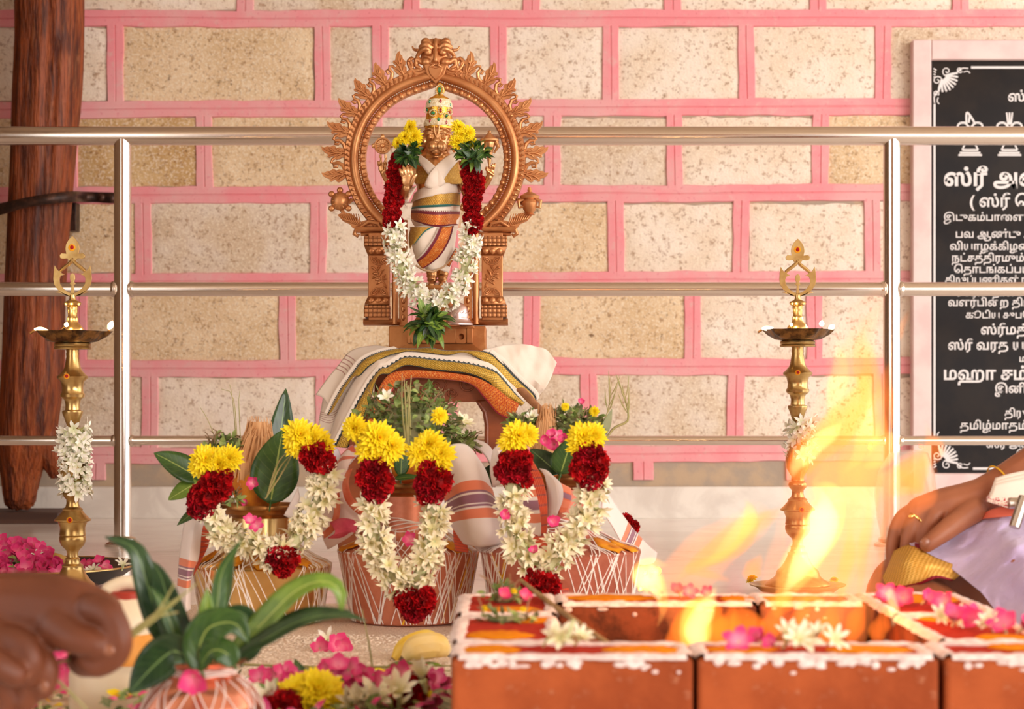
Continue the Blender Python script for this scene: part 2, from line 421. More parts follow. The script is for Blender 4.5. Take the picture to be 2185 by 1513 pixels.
# ------------------------------------------------------------------ inscribed plaque
BLACK = mat('polished_black_granite', rgb(22, 15, 15), rgb(34, 25, 20), 9, .2, spec=.15)
FRAME = mat('pink_white_stone', rgb(232, 208, 204), rgb(222, 192, 190), 8, .6, bump=(80, .15))
INK = mat('white_engraving', rgb(226, 222, 222), rough=.7)
PD = WY-.045
plq = thing('stone_plaque', 'black granite plaque with white inscription in a pale pink stone frame on the wall', 'plaque', P(2340, 1065, PD))
def pz(px, py, d=PD): return P(px, py, d)
b = MB()
X0, X1, Y0, Y1 = 1947, 2733, 85, 1064; x0, x1, y0, y1 = 1987, 2693, 128, 1010
for a in ((X0, x0, Y0, Y1), (x1, X1, Y0, Y1), (x0, x1, Y0, y0), (x0, x1, y1, Y1)):
    p, q = pz(a[0], a[2]), pz(a[1], a[3]); b.box(((p.x+q.x)/2, PD+.02, (p.z+q.z)/2), (q.x-p.x, .05, p.z-q.z))
b.build('frame', FRAME, plq, bevel=.004)
b = MB(); p, q = pz(x0, y0), pz(x1, y1); b.box(((p.x+q.x)/2, PD+.032, (p.z+q.z)/2), (q.x-p.x, .03, p.z-q.z)); slab = b.build('slab', BLACK, plq, flat=True)
TD = PD+.0165
def strip(mb, pts, w, d=TD, th=.002):
    """flat engraved stroke through pixel points"""
    q = path([P(a, c, d) for a, c in pts], max(6, len(pts)*6)) if len(pts) > 2 else [P(a, c, d) for a, c in pts]
    mb.tube(q, S(w/2, d), 6, squash=.25, up=(0, 1, 0))
b = MB()
strip(b, [(1994, 222), (1994, 944)], 5); strip(b, [(2072, 144), (2640, 144)], 6); strip(b, [(2076, 1000), (2640, 1000)], 6)
b.build('border_line', INK, slab)
def corner(cx, cy, sx, sy):
    b = MB()
    def q(x, y): return (cx+sx*x, cy+sy*y)
    for k in range(9):
        a = math.radians(8+k*9.4); r = 46+6*math.sin(k/8*PI)
        strip(b, [q(18+20*math.cos(a)*.5, 18+20*math.sin(a)*.5), q(10+r*.75*math.cos(a), 10+r*.75*math.sin(a)), q(8+r*math.cos(a), 8+r*math.sin(a))], 4.6)
    for ox, oy, R, dr in ((30, 10, 11, 1), (10, 30, 11, -1), (58, 7, 6.5, 1), (7, 58, 6.5, -1)):
        strip(b, [q(ox+R*(1-i/16)*math.cos(dr*i*.62+.6), oy+R*(1-i/16)*math.sin(dr*i*.62+.6)) for i in range(15)], 2.6)
    strip(b, [q(38, 18), q(50, 14), q(62, 4), q(76, 4)], 3); strip(b, [q(18, 38), q(14, 50), q(4, 62), q(4, 78)], 3)
    strip(b, [q(66, 12), q(74, 10), q(80, 14)], 2.5); strip(b, [q(12, 66), q(10, 74), q(14, 80)], 2.5)
    for k in range(4): strip(b, [q(2, 4+6*k), q(8-k, 8+5*k)], 3)
    b.build('corner_ornament', INK, slab)
corner(1990, 142, 1, 1); corner(1990, 1002, 1, -1)
def emblem(cx, k):
    b = MB()
    for y, w in ((331, 25), (326, 22), (320, 17)): strip(b, [(cx-w, y), (cx+w, y)], 5)
    strip(b, [(cx-17, 320), (cx-8, 303), (cx, 299), (cx+8, 303), (cx+17, 320)], 4)
    strip(b, [(cx-24, 300), (cx-26, 268), (cx-12, 262), (cx, 272), (cx+12, 262), (cx+26, 268), (cx+24, 300)], 5)
    strip(b, [(cx-14, 296), (cx, 276), (cx+14, 296)], 4)
    if k: 
        for dx in (-6, 0, 6): strip(b, [(cx+dx*.5, 266), (cx+dx, 240)], 4)
    else:
        strip(b, [(cx-8, 266), (cx-7, 240), (cx+6, 256), (cx+10, 266)], 5); strip(b, [(cx-3, 262), (cx-1, 248)], 5)
    b.build('engraved_emblem', INK, slab)
emblem(2070, 0); emblem(2154, 1)
def line(s, px, py, h, wt):
    """one engraved line; py is the baseline, h the letter height in pixels"""
    c = bpy.data.curves.new('t', 'FONT'); c.body = s; c.size = S(h, TD)/.58; c.extrude = .0008; c.offset = c.size*wt; c.resolution_u = 4
    o = bpy.data.objects.new('t', c); C.objects.link(o)
    dg = bpy.context.evaluated_depsgraph_get(); dg.update(); me = bpy.data.meshes.new_from_object(o.evaluated_get(dg)); bpy.data.objects.remove(o)
    M = Matrix.Translation(P(px, py, TD)-wloc(slab))@Matrix.Rotation(PI/2, 4, 'X'); me.transform(M)
    me.materials.clear(); me.materials.append(INK); me.name = 'lettering'
    o = bpy.data.objects.new('lettering', me); C.objects.link(o); o.parent = slab
for s, x, y, h, w in (("ஸ்ரீ", 2150, 216, 17, .02), ("ஸ்ரீ அனுமந்தராய", 2013, 396, 28, .03), ("( ஸ்ரீ ெஜயமங்கள )", 2068, 441, 20, .02),
                   ("இடுகம்பாைளயம் - இலுப்ைப", 2013, 471, 13, .012), ("பவ ஆண்டு ஆவணி", 2038, 507, 13, .015), ("வியாழக்கிழைம வளர்", 2026, 533, 13, .015),
                   ("நட்சத்திரமும் கூடிய", 2030, 558, 13, .015), ("ெதாடங்கப்பட்டு ேத", 2035, 582, 13, .015), ("திருப்பணிகள் நடந்", 2016, 604, 12, .015), ("சூரிய நாள் ேநர", 2040, 632, 12, .015),
                   ("வளர்பிைற திரேயாத", 2022, 653, 13, .015), ("கூடிய சுபேயாக", 2060, 679, 12, .015), ("ஸ்ரீமத் பரம", 2092, 713, 16, .02), ("ஸ்ரீ வரத யதிராஜ", 2022, 746, 16, .02),
                   ("முன்", 2174, 772, 11, .015), ("மஹா சம்ப்ேராட்சணம்", 2012, 810, 21, .025), ("இனிேத நைட", 2122, 838, 15, .02), ("திருப்பணி", 2143, 889, 13, .015),
                   ("தமிழ்மாதம் முதல்", 2048, 916, 14, .015), ("ஸ்ரீ அனுமந்த", 2104, 955, 13, .015), ("இடு", 2168, 974, 11, .015)): line(s, x, y, h, w)
# ------------------------------------------------------------------ flowers and leaves shared by the garlands
def petal_mat(name, c1, c2, rough=.5, sss=.25, by='v', scale=None):
    m, t = newmat(name, rough, sss=sss, spec=.3)
    u, v = t.uv()
    c = t.mix(t.step(u, .05, .75), c1, c2)
    if scale: c = t.mix(t.math('MULTIPLY', t.step(t.noise(scale, 3), .45, .65), .5), c, c1)
    t.color(c); return m
WHITE = petal_mat('tuberose_white', rgb(230, 230, 190), rgb(250, 244, 232))
CREAM = petal_mat('tuberose_cream', rgb(226, 218, 160), rgb(246, 236, 208))
YELLOW = petal_mat('chrysanthemum_yellow', rgb(240, 178, 10), rgb(253, 226, 30))
RED = petal_mat('velvet_red', rgb(130, 4, 8), rgb(214, 14, 26), .7, .1, scale=90)
CRIM = petal_mat('velvet_crimson', rgb(124, 4, 14), rgb(196, 14, 40), .7, .1, scale=90)
PINKF = petal_mat('oleander_pink', rgb(248, 150, 178), rgb(226, 62, 128))
MAGENTA = petal_mat('petal_magenta', rgb(190, 20, 80), rgb(214, 40, 110))
def leaf_mat(name, c1, c2, vein, rough=.35):
    m, t = newmat(name, rough, spec=.45, sss=.08)
    u, v = t.uv(); a = t.math('ABSOLUTE', t.math('SUBTRACT', v, .5))
    c = t.mix(t.step(t.noise(40, 3), .35, .65), c1, c2)
    side = t.math('ABSOLUTE', t.math('SUBTRACT', t.math('FRACT', t.math('ADD', t.math('MULTIPLY', u, 9.0), t.math('MULTIPLY', a, -4.0))), .5))
    c = t.mix(t.math('MULTIPLY', t.math('SUBTRACT', 1.0, t.step(side, .0, .09)), .14), c, vein)
    c = t.mix(t.math('SUBTRACT', 1.0, t.step(a, .012, .03)), c, vein)
    t.color(c); t.bump(side, .12, .002); return m
LEAF = leaf_mat('mango_leaf_green', rgb(40, 74, 26), rgb(58, 92, 32), rgb(150, 168, 84))
LEAFD = leaf_mat('mango_leaf_dark', rgb(34, 60, 34), rgb(50, 78, 42), rgb(120, 150, 90), .28)
LEAFY = leaf_mat('young_leaf_green', rgb(92, 124, 40), rgb(118, 148, 52), rgb(190, 200, 110))
HERB = mat('basil_green', rgb(98, 124, 54), rgb(166, 182, 108), 60, .6)
HERBD = mat('basil_dull_green', rgb(88, 106, 58), rgb(150, 146, 104), 60, .7)  # duller green, mixed in among the brighter basil leaves
GRASS = mat('dry_grass', rgb(150, 146, 84), rgb(176, 162, 108), 30, .6)
FIBRE = mat('coconut_fibre', rgb(204, 148, 96), rgb(228, 178, 128), 50, .8, vscale=(1, 1, .1))
GOLDP = mat('turmeric_powder', rgb(238, 160, 20), rgb(214, 126, 14), 50, .95)
KUM = mat('vermilion_powder', rgb(176, 24, 14), rgb(150, 20, 14), 60, .95)

def star(np_, L, W, tube, mats, name, seed, open_=.9, bendp=.5, layers=1, shape=None, fold=.2, nu=4):
    """flower facing +Z: np_ petals around a tube"""
    r = random.Random(seed); b = MB()
    if tube: b.tube([(0, 0, -tube), (.001, 0, -tube*.5), (0, 0, 0)], [.0016, .0018, .0032], 6, m=1 if len(mats) > 1 else 0)
    for k in range(layers):
        n = max(4, int(np_*(1-.12*k)))
        for i in range(n):
            a = 2*PI*(i+.5*k)/n+r.uniform(-.12, .12); o = open_*(1-(.28 if layers < 5 else .155)*k)+r.uniform(-.12, .12)
            d = Vector((math.cos(a)*math.sin(o), math.sin(a)*math.sin(o), math.cos(o))); up = Vector((-math.cos(a)*math.cos(o), -math.sin(a)*math.cos(o), math.sin(o)))
            blade(b, d*.0015+Vector((0, 0, .0012*k)), d, up, L*(1-.13*k)*r.uniform(.88, 1.08), W*r.uniform(.9, 1.1), bendp*r.uniform(.5, 1.3), fold, nu, 2, shape)
    return proto(b, name, mats)
ptl = lambda t: .45+.55*math.sin(PI*min(1, t*.9+.06)) if t < .82 else max(.05, (1-t)/.18*.75)
GRN = mat('pale_green_tube', rgb(196, 208, 140), rgb(220, 224, 170), 40)
TUB = [star(6, .0165, .0068, .013, [WHITE, GRN], 'tuberose', s, o, bb, shape=ptl, fold=.3) for s, o, bb in ((1, 1.0, .5), (2, .8, .6), (3, 1.15, .3))] + [star(5, .017, .006, .016, [WHITE, GRN], 'tuberose', 4, .35, .2, shape=ptl, fold=.4)]
CRE = [star(7, .019, .0066, .013, [CREAM, GRN], 'jasmine', s, o, bb, shape=ptl, fold=.3) for s, o, bb in ((5, .95, .5), (6, .7, .5), (7, 1.2, .3))] + [star(6, .02, .006, .014, [CREAM, GRN], 'jasmine', 8, .4, .2, shape=ptl, fold=.4)]
wide = lambda t: .5+.5*math.sin(PI*min(1, t*.8+.12)) if t < .86 else max(.1, (1-t)/.14*.9)
MUM = [star(22, .027, .0072, 0, [YELLOW], 'mum', s, 1.5, .45, 6, wide, .4) for s in (11, 12, 13)]
OLE = [star(5, .021, .016, .012, [PINKF, GRN], 'oleander', s, o, .4, 1, wide, .1) for s, o in ((21, .9), (22, .6), (23, 1.2))]
def ruffle(seed, mats, name, R=.024, n=70):
    """velvety crumpled bloom"""
    r = random.Random(seed); b = MB()
    b.ball((0, 0, 0), R*.72, 12, 8)
    for i in range(n):
        z = 1-2*(i+.5)/n; a = i*2.39996+r.uniform(-.2, .2); q = math.sqrt(1-z*z); d = Vector((q*math.cos(a), q*math.sin(a), z))
        s = d.orthogonal().normalized(); s.rotate(Matrix.Rotation(r.uniform(0, 6.28), 3, d)); u = d.cross(s)
        w = R*r.uniform(.42, .62); ph = r.uniform(0, 6); rows = []
        for k in range(6):
            x = 2*k/5-1; wob = .35*w*math.sin(k*1.9+ph)
            rows.append([d*(R*(.62+.20*j)*(1+.05*math.sin(k*2.6+ph)))+s*(x*w*(.62+.25*j))+u*(wob*(.3+.45*j)) for j in range(3)])
        b.grid(list(zip(*rows)) if False else rows, 0)
    return proto(b, name, mats)
REDS = [ruffle(31, [RED], 'red_bloom'), ruffle(32, [RED], 'red_bloom'), ruffle(33, [CRIM], 'red_bloom')]
SETTLE = Vector((0, -1, .12)).normalized()
def orient(d, roll):
    return Vector(d).normalized().to_track_quat('Z', 'Y').to_matrix().to_4x4()@Matrix.Rotation(roll, 4, 'Z')
def put(pr, name, parent, p, d, s=1.0, roll=None, label=None):
    o = pr.copy(); C.objects.link(o); o.name = name; o.parent = parent
    o.matrix_basis = Matrix.Translation(Vector(p)-wloc(parent))@orient(d, U(0, 6.28) if roll is None else roll)@Matrix.Scale(s, 4)
    if label: o['label'] = label
    return o
def frame(t):
    t = t.normalized(); f = Vector((0, -1, 0)); f = (f-t*f.dot(t)).normalized(); return f, t.cross(f)
def flower_rope(parent, pts, R, protos, name, step=.012, per=4, s=1.0, back=.25, tilt=.3, spread=1.0, core=None, sj=.12):
    """blossoms round a string; only those turned to the open side"""
    L = 0; q = path([Vector(p) for p in pts], 60)
    for a, b in zip(q, q[1:]): L += (b-a).length
    n = max(2, int(L/step)); q = path([Vector(p) for p in pts], n+1) if n > 1 else q; out = []
    for i in range(n):
        t = (q[i+1]-q[i]); f, sd = frame(t); ph = U(0, 1)
        for k in range(per):
            a = (k+ph)/per*2*PI
            d = f*math.cos(a)+sd*math.sin(a)
            if d.dot(f) < -back: continue
            d = (d*spread+t.normalized()*U(-tilt, tilt)).normalized()
            pr = protos[RN.randrange(len(protos))]
            out.append(put(pr, name, parent, q[i].lerp(q[i+1], U(0, 1))+d*R*U(.8, 1.05), d, s*U(1-sj, 1+sj)))
    return out
def herb_heap(name, label, c, r, n, seed, d_mats=None, leaf=(.012, .020), flat=.8):
    """heap of basil sprigs: one tangle of small leaves and stems"""
    rr = random.Random(seed); b = MB()
    for i in range(n):
        z = rr.uniform(-.2, 1); a = rr.uniform(0, 2*PI); q = math.sqrt(max(0, 1-z*z)); k = rr.uniform(.55, 1.0)
        p = Vector((c[0]+r[0]*q*math.cos(a)*k, c[1]+r[1]*q*math.sin(a)*k, c[2]+r[2]*z*k))
        d = Vector((q*math.cos(a), q*math.sin(a), z*.8))+Vector((rr.uniform(-1, 1), rr.uniform(-1, 1), rr.uniform(-1, 1)))*.9
        L = rr.uniform(*leaf)
        blade(b, p, d, Vector((rr.uniform(-1, 1), rr.uniform(-1, .3), 1)), L, L*rr.uniform(.45, .65), rr.uniform(-.8, 1.6), .2, 4, 2, m=0 if rr.random() < .6 else 1, wav=.06)
    for i in range(n//9):
        a = rr.uniform(0, 6.28); p = Vector((c[0]+r[0]*.7*math.cos(a), c[1]+r[1]*.7*math.sin(a), c[2]+r[2]*rr.uniform(.2, .7)))
        e = p+Vector((rr.uniform(-1, 1), rr.uniform(-.6, .3), rr.uniform(.2, 1)))*.024
        b.tube([p, p.lerp(e, .5)+Vector((0, 0, .004)), e], .0009, 5, m=2)
    b.ball(c, Vector(r)*.6, 12, 8, m=1)
    o = b.build(name, [HERB, HERBD, mat('stem_brown', rgb(140, 110, 78))], origin=(c[0], c[1], c[2]-r[2]*.3))
    return o
# ------------------------------------------------------------------ bronze arch, pedestal, deity statue
m, t = newmat('antique_bronze', .38, .72, spec=.5)
n1 = t.noise(16, 4); c = t.mix(t.step(n1, .35, .65), rgb(208, 148, 98), rgb(186, 122, 76)); t.color(c); t.bump(t.noise(90, 3), .12, .001); BRONZE = m
m, t = newmat('carved_bronze', .5, .6, spec=.4)
x_ = t.n.new('ShaderNodeSeparateXYZ'); t.l.new(t.coord(), x_.inputs[0])
v = t.math('MULTIPLY', t.math('ABSOLUTE', t.math('SINE', t.math('MULTIPLY', x_.outputs[0], 330.0))), t.math('ABSOLUTE', t.math('SINE', t.math('MULTIPLY', x_.outputs[2], 330.0)))); c = t.mix(t.step(v, .08, .5), rgb(132, 80, 46), rgb(200, 138, 90)); t.color(c); t.bump(v, .6, .003); CARVED = m
m, t = newmat('polished_statue_bronze', .3, .85); t.color(t.mix(t.step(t.noise(20, 3), .4, .6), rgb(222, 172, 122), rgb(204, 150, 100))); IDOLM = m
m, t = newmat('bronze_box', .45, .6); t.color(t.mix(t.step(t.noise(9, 5, .7), .4, .6), rgb(198, 138, 84), rgb(172, 108, 60))); t.bump(t.noise(60, 3), .15, .001); BOXM = m
DARKH = mat('dark_hollow', rgb(26, 18, 14))
AD = 4.26; AC = (928, 341)
def A(px, py, dy=0.0): return P(px, py, AD)+Vector((0, dy, 0))
s_ = AD/F
arch = thing('bronze_arch', 'carved bronze arch of leaf tips and lion mask on two pillars behind the statue', 'arch', A(928, 697))
def pol(r, deg): return (AC[0]+r*math.sin(math.radians(deg)), AC[1]-r*math.cos(math.radians(deg)))
def ogee(r, deg):
    """ring radius with the pointed crown"""
    e = max(0, 1-abs(deg)/26.0); return r+ (9*e*e*e if r < 165 else 6*e*e)
DEG = [-151+302*i/100 for i in range(101)]
def ring(prof, name, m, cl=True):
    rows = []
    for g in DEG:
        rows.append([A(*pol(ogee(r, g), g), dy) for r, dy in prof])
    b = MB(); V = b.grid(rows, closev=cl); b.fill(V[0]); b.fill(list(reversed(V[-1]))); return b.build(name, m, arch, normals=True)
tr = [(172+9.5*math.cos(a), -.006-9.5*s_*math.sin(a)) for a in [2*PI*k/14 for k in range(14)]]
ring(tr, 'ring_moulding', BRONZE)
ring([(160, .0), (160, -.007), (157.5, -.010), (155, -.007), (149, -.006), (147, 0), (147, .012), (160, .012)], 'inner_band', BRONZE)
ring([(180, .0), (180, -.006), (192, -.008), (194, -.004), (194, .012), (180, .012)], 'outer_band', BRONZE)
b = MB()                                                           # scale pattern on the inner band, ticks and beads
for i in range(46):
    g = -140+i*280/45; b.ball(A(*pol(ogee(152, g), g), -.0075), (.0052, .004, .0062), 10, 6, Matrix.Rotation(math.radians(g), 3, 'Y'))
b.build('scale_ornament', BRONZE, arch)['kind'] = 'stuff'
b = MB()
for i in range(150):
    g = -140+i*280/149; b.ball(A(*pol(ogee(161, g), g), -.009), .0021, 6, 4)
b.build('bead_row', BRONZE, arch)['kind'] = 'stuff'
b = MB()
for i in range(84):
    g = -138+i*276/83
    if abs(g) < 14: continue
    sg = 1 if g < 0 else -1; b.tube([A(*pol(182, g), -.008), A(*pol(187, g+1.4*sg), -.0105), A(*pol(192, g+1.0*sg), -.009)], [.0016, .0026, .0012], 6)
b.build('chased_leaf_row', BRONZE, arch)['kind'] = 'stuff'
LEAFO = [(-14, -3), (-13, 8), (-19, 14), (-22, 22), (-18, 27), (-12, 26), (-12, 33), (-17, 38), (-15, 43), (-8, 42), (-3, 50), (4, 57), (14, 60), (12, 52), (16, 46), (15, 38), (20, 31), (17, 25), (12, 23), (16, 16), (13, 9), (15, -3)]
def leaf_tip(deg, k=1.0, flip=1):
    b = MB(); o = pol(191, deg); a = math.radians(deg)
    ex, ey = (math.cos(a), math.sin(a)), (math.sin(a), -math.cos(a))
    def q(x, y, dy=0): x *= flip*k*.72; y *= k*.88; return A(o[0]+ex[0]*x+ey[0]*y, o[1]+ex[1]*x+ey[1]*y, dy)
    pts = [q(x, y, -.004) for x, y in LEAFO]
    if flip < 0: pts.reverse()
    b.prism(pts, .011)
    for ln in (((0, 0), (-1, 22), (2, 40), (9, 54)), ((-3, 8), (-8, 18), (-15, 22)), ((3, 8), (8, 18), (13, 26)), ((-2, 24), (-6, 34), (-11, 39)), ((3, 30), (8, 36), (12, 42))):
        b.tube([q(x, y, -.0055) for x, y in ln], [.0026, .0022, .0009], 6)
    b.tube([q(12, 2, -.002), q(26, 6, -.003), q(36, 16, -.003), q(34, 28, -.003), q(25, 27, -.003), q(24, 19, -.003), q(29, 17, -.003)], [.0042, .0046, .0044, .004, .0036, .003, .002], 7); b.tube([q(33, 24, -.002), q(40, 32, -.002), q(48, 28, -.002), q(54, 14, -.002)], [.003, .0036, .0034, .003], 7)
    o_ = b.build('leaf_tip', BRONZE, arch, bevel=.0016)
for i in range(7):
    g = 20.3+i*13.1; leaf_tip(-g, 1, 1 if i % 9 else 1); leaf_tip(g, 1, -1)
def lower_wing(sx):
    def q(x, y, dy=0): return A(928+sx*x, y, dy)
    b = MB()
    pts = [q(208, 459), q(196, 453), q(182, 455), q(170, 462), q(160, 474), q(146, 470), q(128, 452), q(112, 470), q(104, 492), q(140, 494), q(162, 492), q(176, 486), q(182, 478), q(196, 472)]
    if sx > 0: pts.reverse()
    b.prism([p+Vector((0, -.004, 0)) for p in pts], .014)
    for k in range(9): b.tube([q(203-k*5, 458-math.sin(k/3)*2, -.005), q(196-k*4.6, 468+k*.8, -.008), q(186-k*4, 474+k*1.4, -.005)], [.001, .0022, .001], 6)
    b.tube([q(160, 486, -.008), q(140, 474, -.012), q(120, 478, -.012), q(116, 488, -.01), q(126, 488, -.009)], [.003, .0045, .0045, .004, .002], 8)
    b.build('scroll_wing', BRONZE, arch, bevel=.0015)
    b = MB(); c = q(202, 430, -.006); b.tube([q(176, 424, .002), q(188, 436, .002), q(202, 430, .002)], [.005, .0045, .005], 8); b.tube([q(202, 430, .002), q(200, 446, .001), q(192, 460, .0)], [.005, .004, .005], 8)
    if sx < 0:
        b.lathe([(.004, .014), (.010, .013), (.018, .007), (.0205, 0), (.019, -.006), (.0, -.007)], 24, c, ax=Matrix.Rotation(PI/2, 4, 'X'))
        for k in range(12):
            a = k*PI/6; b.tube([c+Vector((math.cos(a)*.006, -.0125, math.sin(a)*.006)), c+Vector((math.cos(a)*.017, -.0085, math.sin(a)*.017))], .0012, 5)
        for a in (40, 140, 220, 320, 90): b.ball(c+Vector((math.cos(math.radians(a))*.024, 0, math.sin(math.radians(a))*.024)), (.007, .005, .007), 8, 6)
        b.build('disc_boss', BRONZE, arch)
    else:
        b.lathe([(.003, .030), (.005, .024), (.004, .021), (.012, .017), (.022, .011), (.020, .006), (.013, .004), (.017, -.004), (.014, -.018), (.008, -.026), (.012, -.03)], 20, c)
        for dx in (-1, 1): b.tube([c+Vector((dx*.012, -.004, .004)), c+Vector((dx*.024, -.004, 0)), c+Vector((dx*.022, -.004, -.014)), c+Vector((dx*.013, -.004, -.012))], [.004, .0045, .004, .003], 8)
        b.build('urn_boss', BRONZE, arch)
lower_wing(-1); lower_wing(1)
# pillars
def pillar(sx):
    def q(x, y, dy=0): return A(930+sx*x, y, dy)
    def slab(x0, x1, y0, y1, th, mm='c', nm=None, par=None, bev=.002, fr=0.0):
        b = MB(); a, c = q(x0, y0), q(x1, y1)
        b.box(((a.x+c.x)/2, AD+fr, (a.z+c.z)/2), (abs(c.x-a.x), th, abs(c.z-a.z))); return b.build(nm, mm, par or arch, bevel=bev)
    sh = slab(98, 143, 498, 692, .034, BRONZE, 'pillar', arch)
    for y, r in ((490, 7.5), (500, 4)):
        b = MB(); b.tube([q(84, y), q(170 if r > 5 else 160, y)], S(r, AD), 12, squash=2.2, up=(0, 1, 0)); b.build('capital_roll', BRONZE, sh)
    b = MB(); b.tube([q(160, 494, -.012), q(170, 492, -.012), q(173, 500, -.012), q(166, 505, -.012), q(162, 500, -.012)], [.004, .0055, .005, .004, .002], 8); b.build('capital_scroll', BRONZE, sh)
    slab(97, 152, 506, 527, .050, CARVED, 'frieze_band', sh); slab(97, 152, 652, 678, .050, CARVED, 'frieze_band', sh)
    for ya, yb in ((528, 546), (634, 651)):
        b = MB(); c0, c1 = ((150, 528, -.026), (143, 545, -.018)) if ya < 600 else ((143, 635, -.018), (150, 651, -.026))
        L = [q(97, ya, c0[2]), q(c0[0], ya, c0[2])]; L2 = [q(97, yb, c1[2]), q(c1[0], yb, c1[2])]
        b.grid([[L[0], L[1], L[1]+Vector((0, .045, 0))], [L2[0], L2[1], L2[1]+Vector((0, .04, 0))]], flip=sx > 0)
        for k in range(3): b.ball(q(106+k*15, (ya+yb)/2, -.022), (.0062, .004, .0068), 10, 6)
        b.build('lobed_cushion', BRONZE, sh, solid=.002)
    b = MB()                                                        # vine relief between two fans
    for cy, sg in ((549, 1), (632, -1)):
        b.tube([q(120+17*math.cos(a), cy+sg*17*math.sin(a), -.018) for a in [PI*k/12 for k in range(13)]], .0018, 6)
        for k in range(9):
            a = PI*(k+.5)/9; b.tube([q(120+5*math.cos(a), cy+sg*5*math.sin(a), -.0175), q(120+14*math.cos(a), cy+sg*14*math.sin(a), -.0175)], [.0008, .0022], 6)
    b.tube([q(108, 606, -.018), q(118, 596, -.018), q(124, 582, -.018), q(133, 570, -.018)], .0018, 6)
    for k, (x, y, dx, dy) in enumerate(((112, 600, -6, -14), (116, 596, 12, 4), (119, 590, -10, -14), (122, 585, 12, 0), (124, 580, -8, -12), (127, 577, 9, -8), (112, 600, 14, 8), (108, 606, -4, 10), (121, 588, 14, 8), (113, 598, -10, -2))):
        b.tube([q(x, y, -.018), q(x+dx*.6+2, y+dy*.6, -.0195), q(x+dx, y+dy, -.0175)], [.001, .0028, .0008], 6)
    b.build('vine_relief', BRONZE, sh)
    b = MB(); b.tube([q(76, 687, 0), q(154, 687, 0)], S(8, AD), 12, squash=2.4, up=(0, 1, 0)); b.build('base_roll', BRONZE, sh)
    b = MB(); b.tube([q(86, 692, -.014), q(86, 500, -.014)], S(7, AD), 12); b.build('inner_colonnette', BRONZE, arch)
    b = MB(); a, c = q(60, 470), q(78, 696)
    b.box(((a.x+c.x)/2, AD-.002, (a.z+c.z)/2), (abs(c.x-a.x), .018, abs(c.z-a.z)))
    for k in range(12): b.ball(q(69, 485+k*17.5, -.011), (.0048, .004, .0075), 8, 6)
    b.build('inner_strip', BRONZE, arch, bevel=.001)
pillar(-1); pillar(1)
# lion mask at the crown
ch = []
def L_(pts): ch.append([(A(x, y, dy), r*s_) for x, y, dy, r in pts])
for sx in (-1, 1):
    X = lambda x: 930+sx*x
    L_([(X(10), 112, -.016, 4), (X(20), 108, -.02, 5.5), (X(32), 112, -.014, 5), (X(40), 122, -.006, 4)])
    L_([(X(9), 104, -.014, 5), (X(20), 98, -.016, 6), (X(32), 102, -.01, 5)])
    L_([(X(14), 96, -.008, 8), (X(22), 90, -.006, 9), (X(27), 98, -.006, 6)])
    L_([(X(38), 108, -.004, 4), (X(46), 106, .0, 3), (X(50), 100, .0, 2)])
    L_([(X(30), 134, -.008, 6), (X(40), 128, -.006, 6), (X(42), 140, -.006, 5), (X(34), 146, -.008, 4)])
    L_([(X(30), 150, -.006, 4), (X(44), 152, -.004, 4.5), (X(54), 144, -.002, 5), (X(58), 132, 0, 5), (X(52), 124, 0, 4)])
    L_([(X(24), 158, -.006, 3), (X(36), 162, -.004, 4), (X(50), 158, -.002, 4), (X(56), 150, 0, 3)])
    L_([(X(6), 142, -.016, 3.5), (X(14), 146, -.014, 3.2), (X(22), 142, -.012, 3), (X(26), 148, -.01, 2.4)])
    L_([(X(4), 133, -.024, 3.2), (X(6), 136, -.021, 3.0)])
L_([(930, 100, -.014, 4), (930, 116, -.022, 4), (930, 128, -.026, 5), (930, 133, -.027, 5)])
L_([(930, 86, -.004, 5), (930, 94, -.012, 5), (930, 104, -.016, 4)])
bl = [(A(930, 122, .004), (.034, .020, .034)), (A(930, 100, .006), (.030, .014, .020))]
for sx in (-1, 1): bl += [(A(930+sx*15, 116, -.016), (.0085, .007, .006)), (A(930+sx*20, 134, -.009), (.012, .010, .010))]
organic('lion_mask', ch, BRONZE, arch, voxel=.0013, smooth=2, balls=bl)
b = MB()
for k, dy in ((1, -.016), (.66, -.019)):
    b.prism([A(930+25*k*x, 160+22*k*(y), dy) for x, y in ((-1, -.85), (-.55, -1), (0, -.8), (.55, -1), (1, -.85), (.75, .1), (0, 1), (-.75, .1))], .008)
b.build('pointed_shield', BRONZE, arch, bevel=.002)

# pedestal box under arch and statue
BD = 4.24
pb = thing('bronze_pedestal', 'plain bronze pedestal box with two round holes on the draped stool', 'pedestal', P(934, 750, BD))
def Bq(px, py, dy=0): return P(px, py, BD)+Vector((0, dy, 0))
b = MB(); a, c = Bq(831, 697), Bq(1037, 752); b.box(((a.x+c.x)/2, BD+.06, (a.z+c.z)/2), (c.x-a.x, .18, c.z-a.z)); b.build('box_body', BOXM, pb, bevel=.003)
b = MB(); a, c = Bq(871, 698), Bq(1010, 734); w, h = (c.x-a.x), (a.z-c.z); yf = BD-.044
zc = Bq(0, 720).z; holes = [Bq(890, 720).x, Bq(985, 720).x]; hr = S(5.6, BD); N = 20
b.box(((a.x+c.x)/2, BD-.032, a.z-.002), (w*1.04, .03, .005))
xs = [a.x, holes[0]-hr*2, holes[0]+hr*2, holes[1]-hr*2, holes[1]+hr*2, c.x]
for i in (0, 2, 4): b.box(((xs[i]+xs[i+1])/2, BD-.032, (a.z+c.z)/2), (xs[i+1]-xs[i], .024, h))
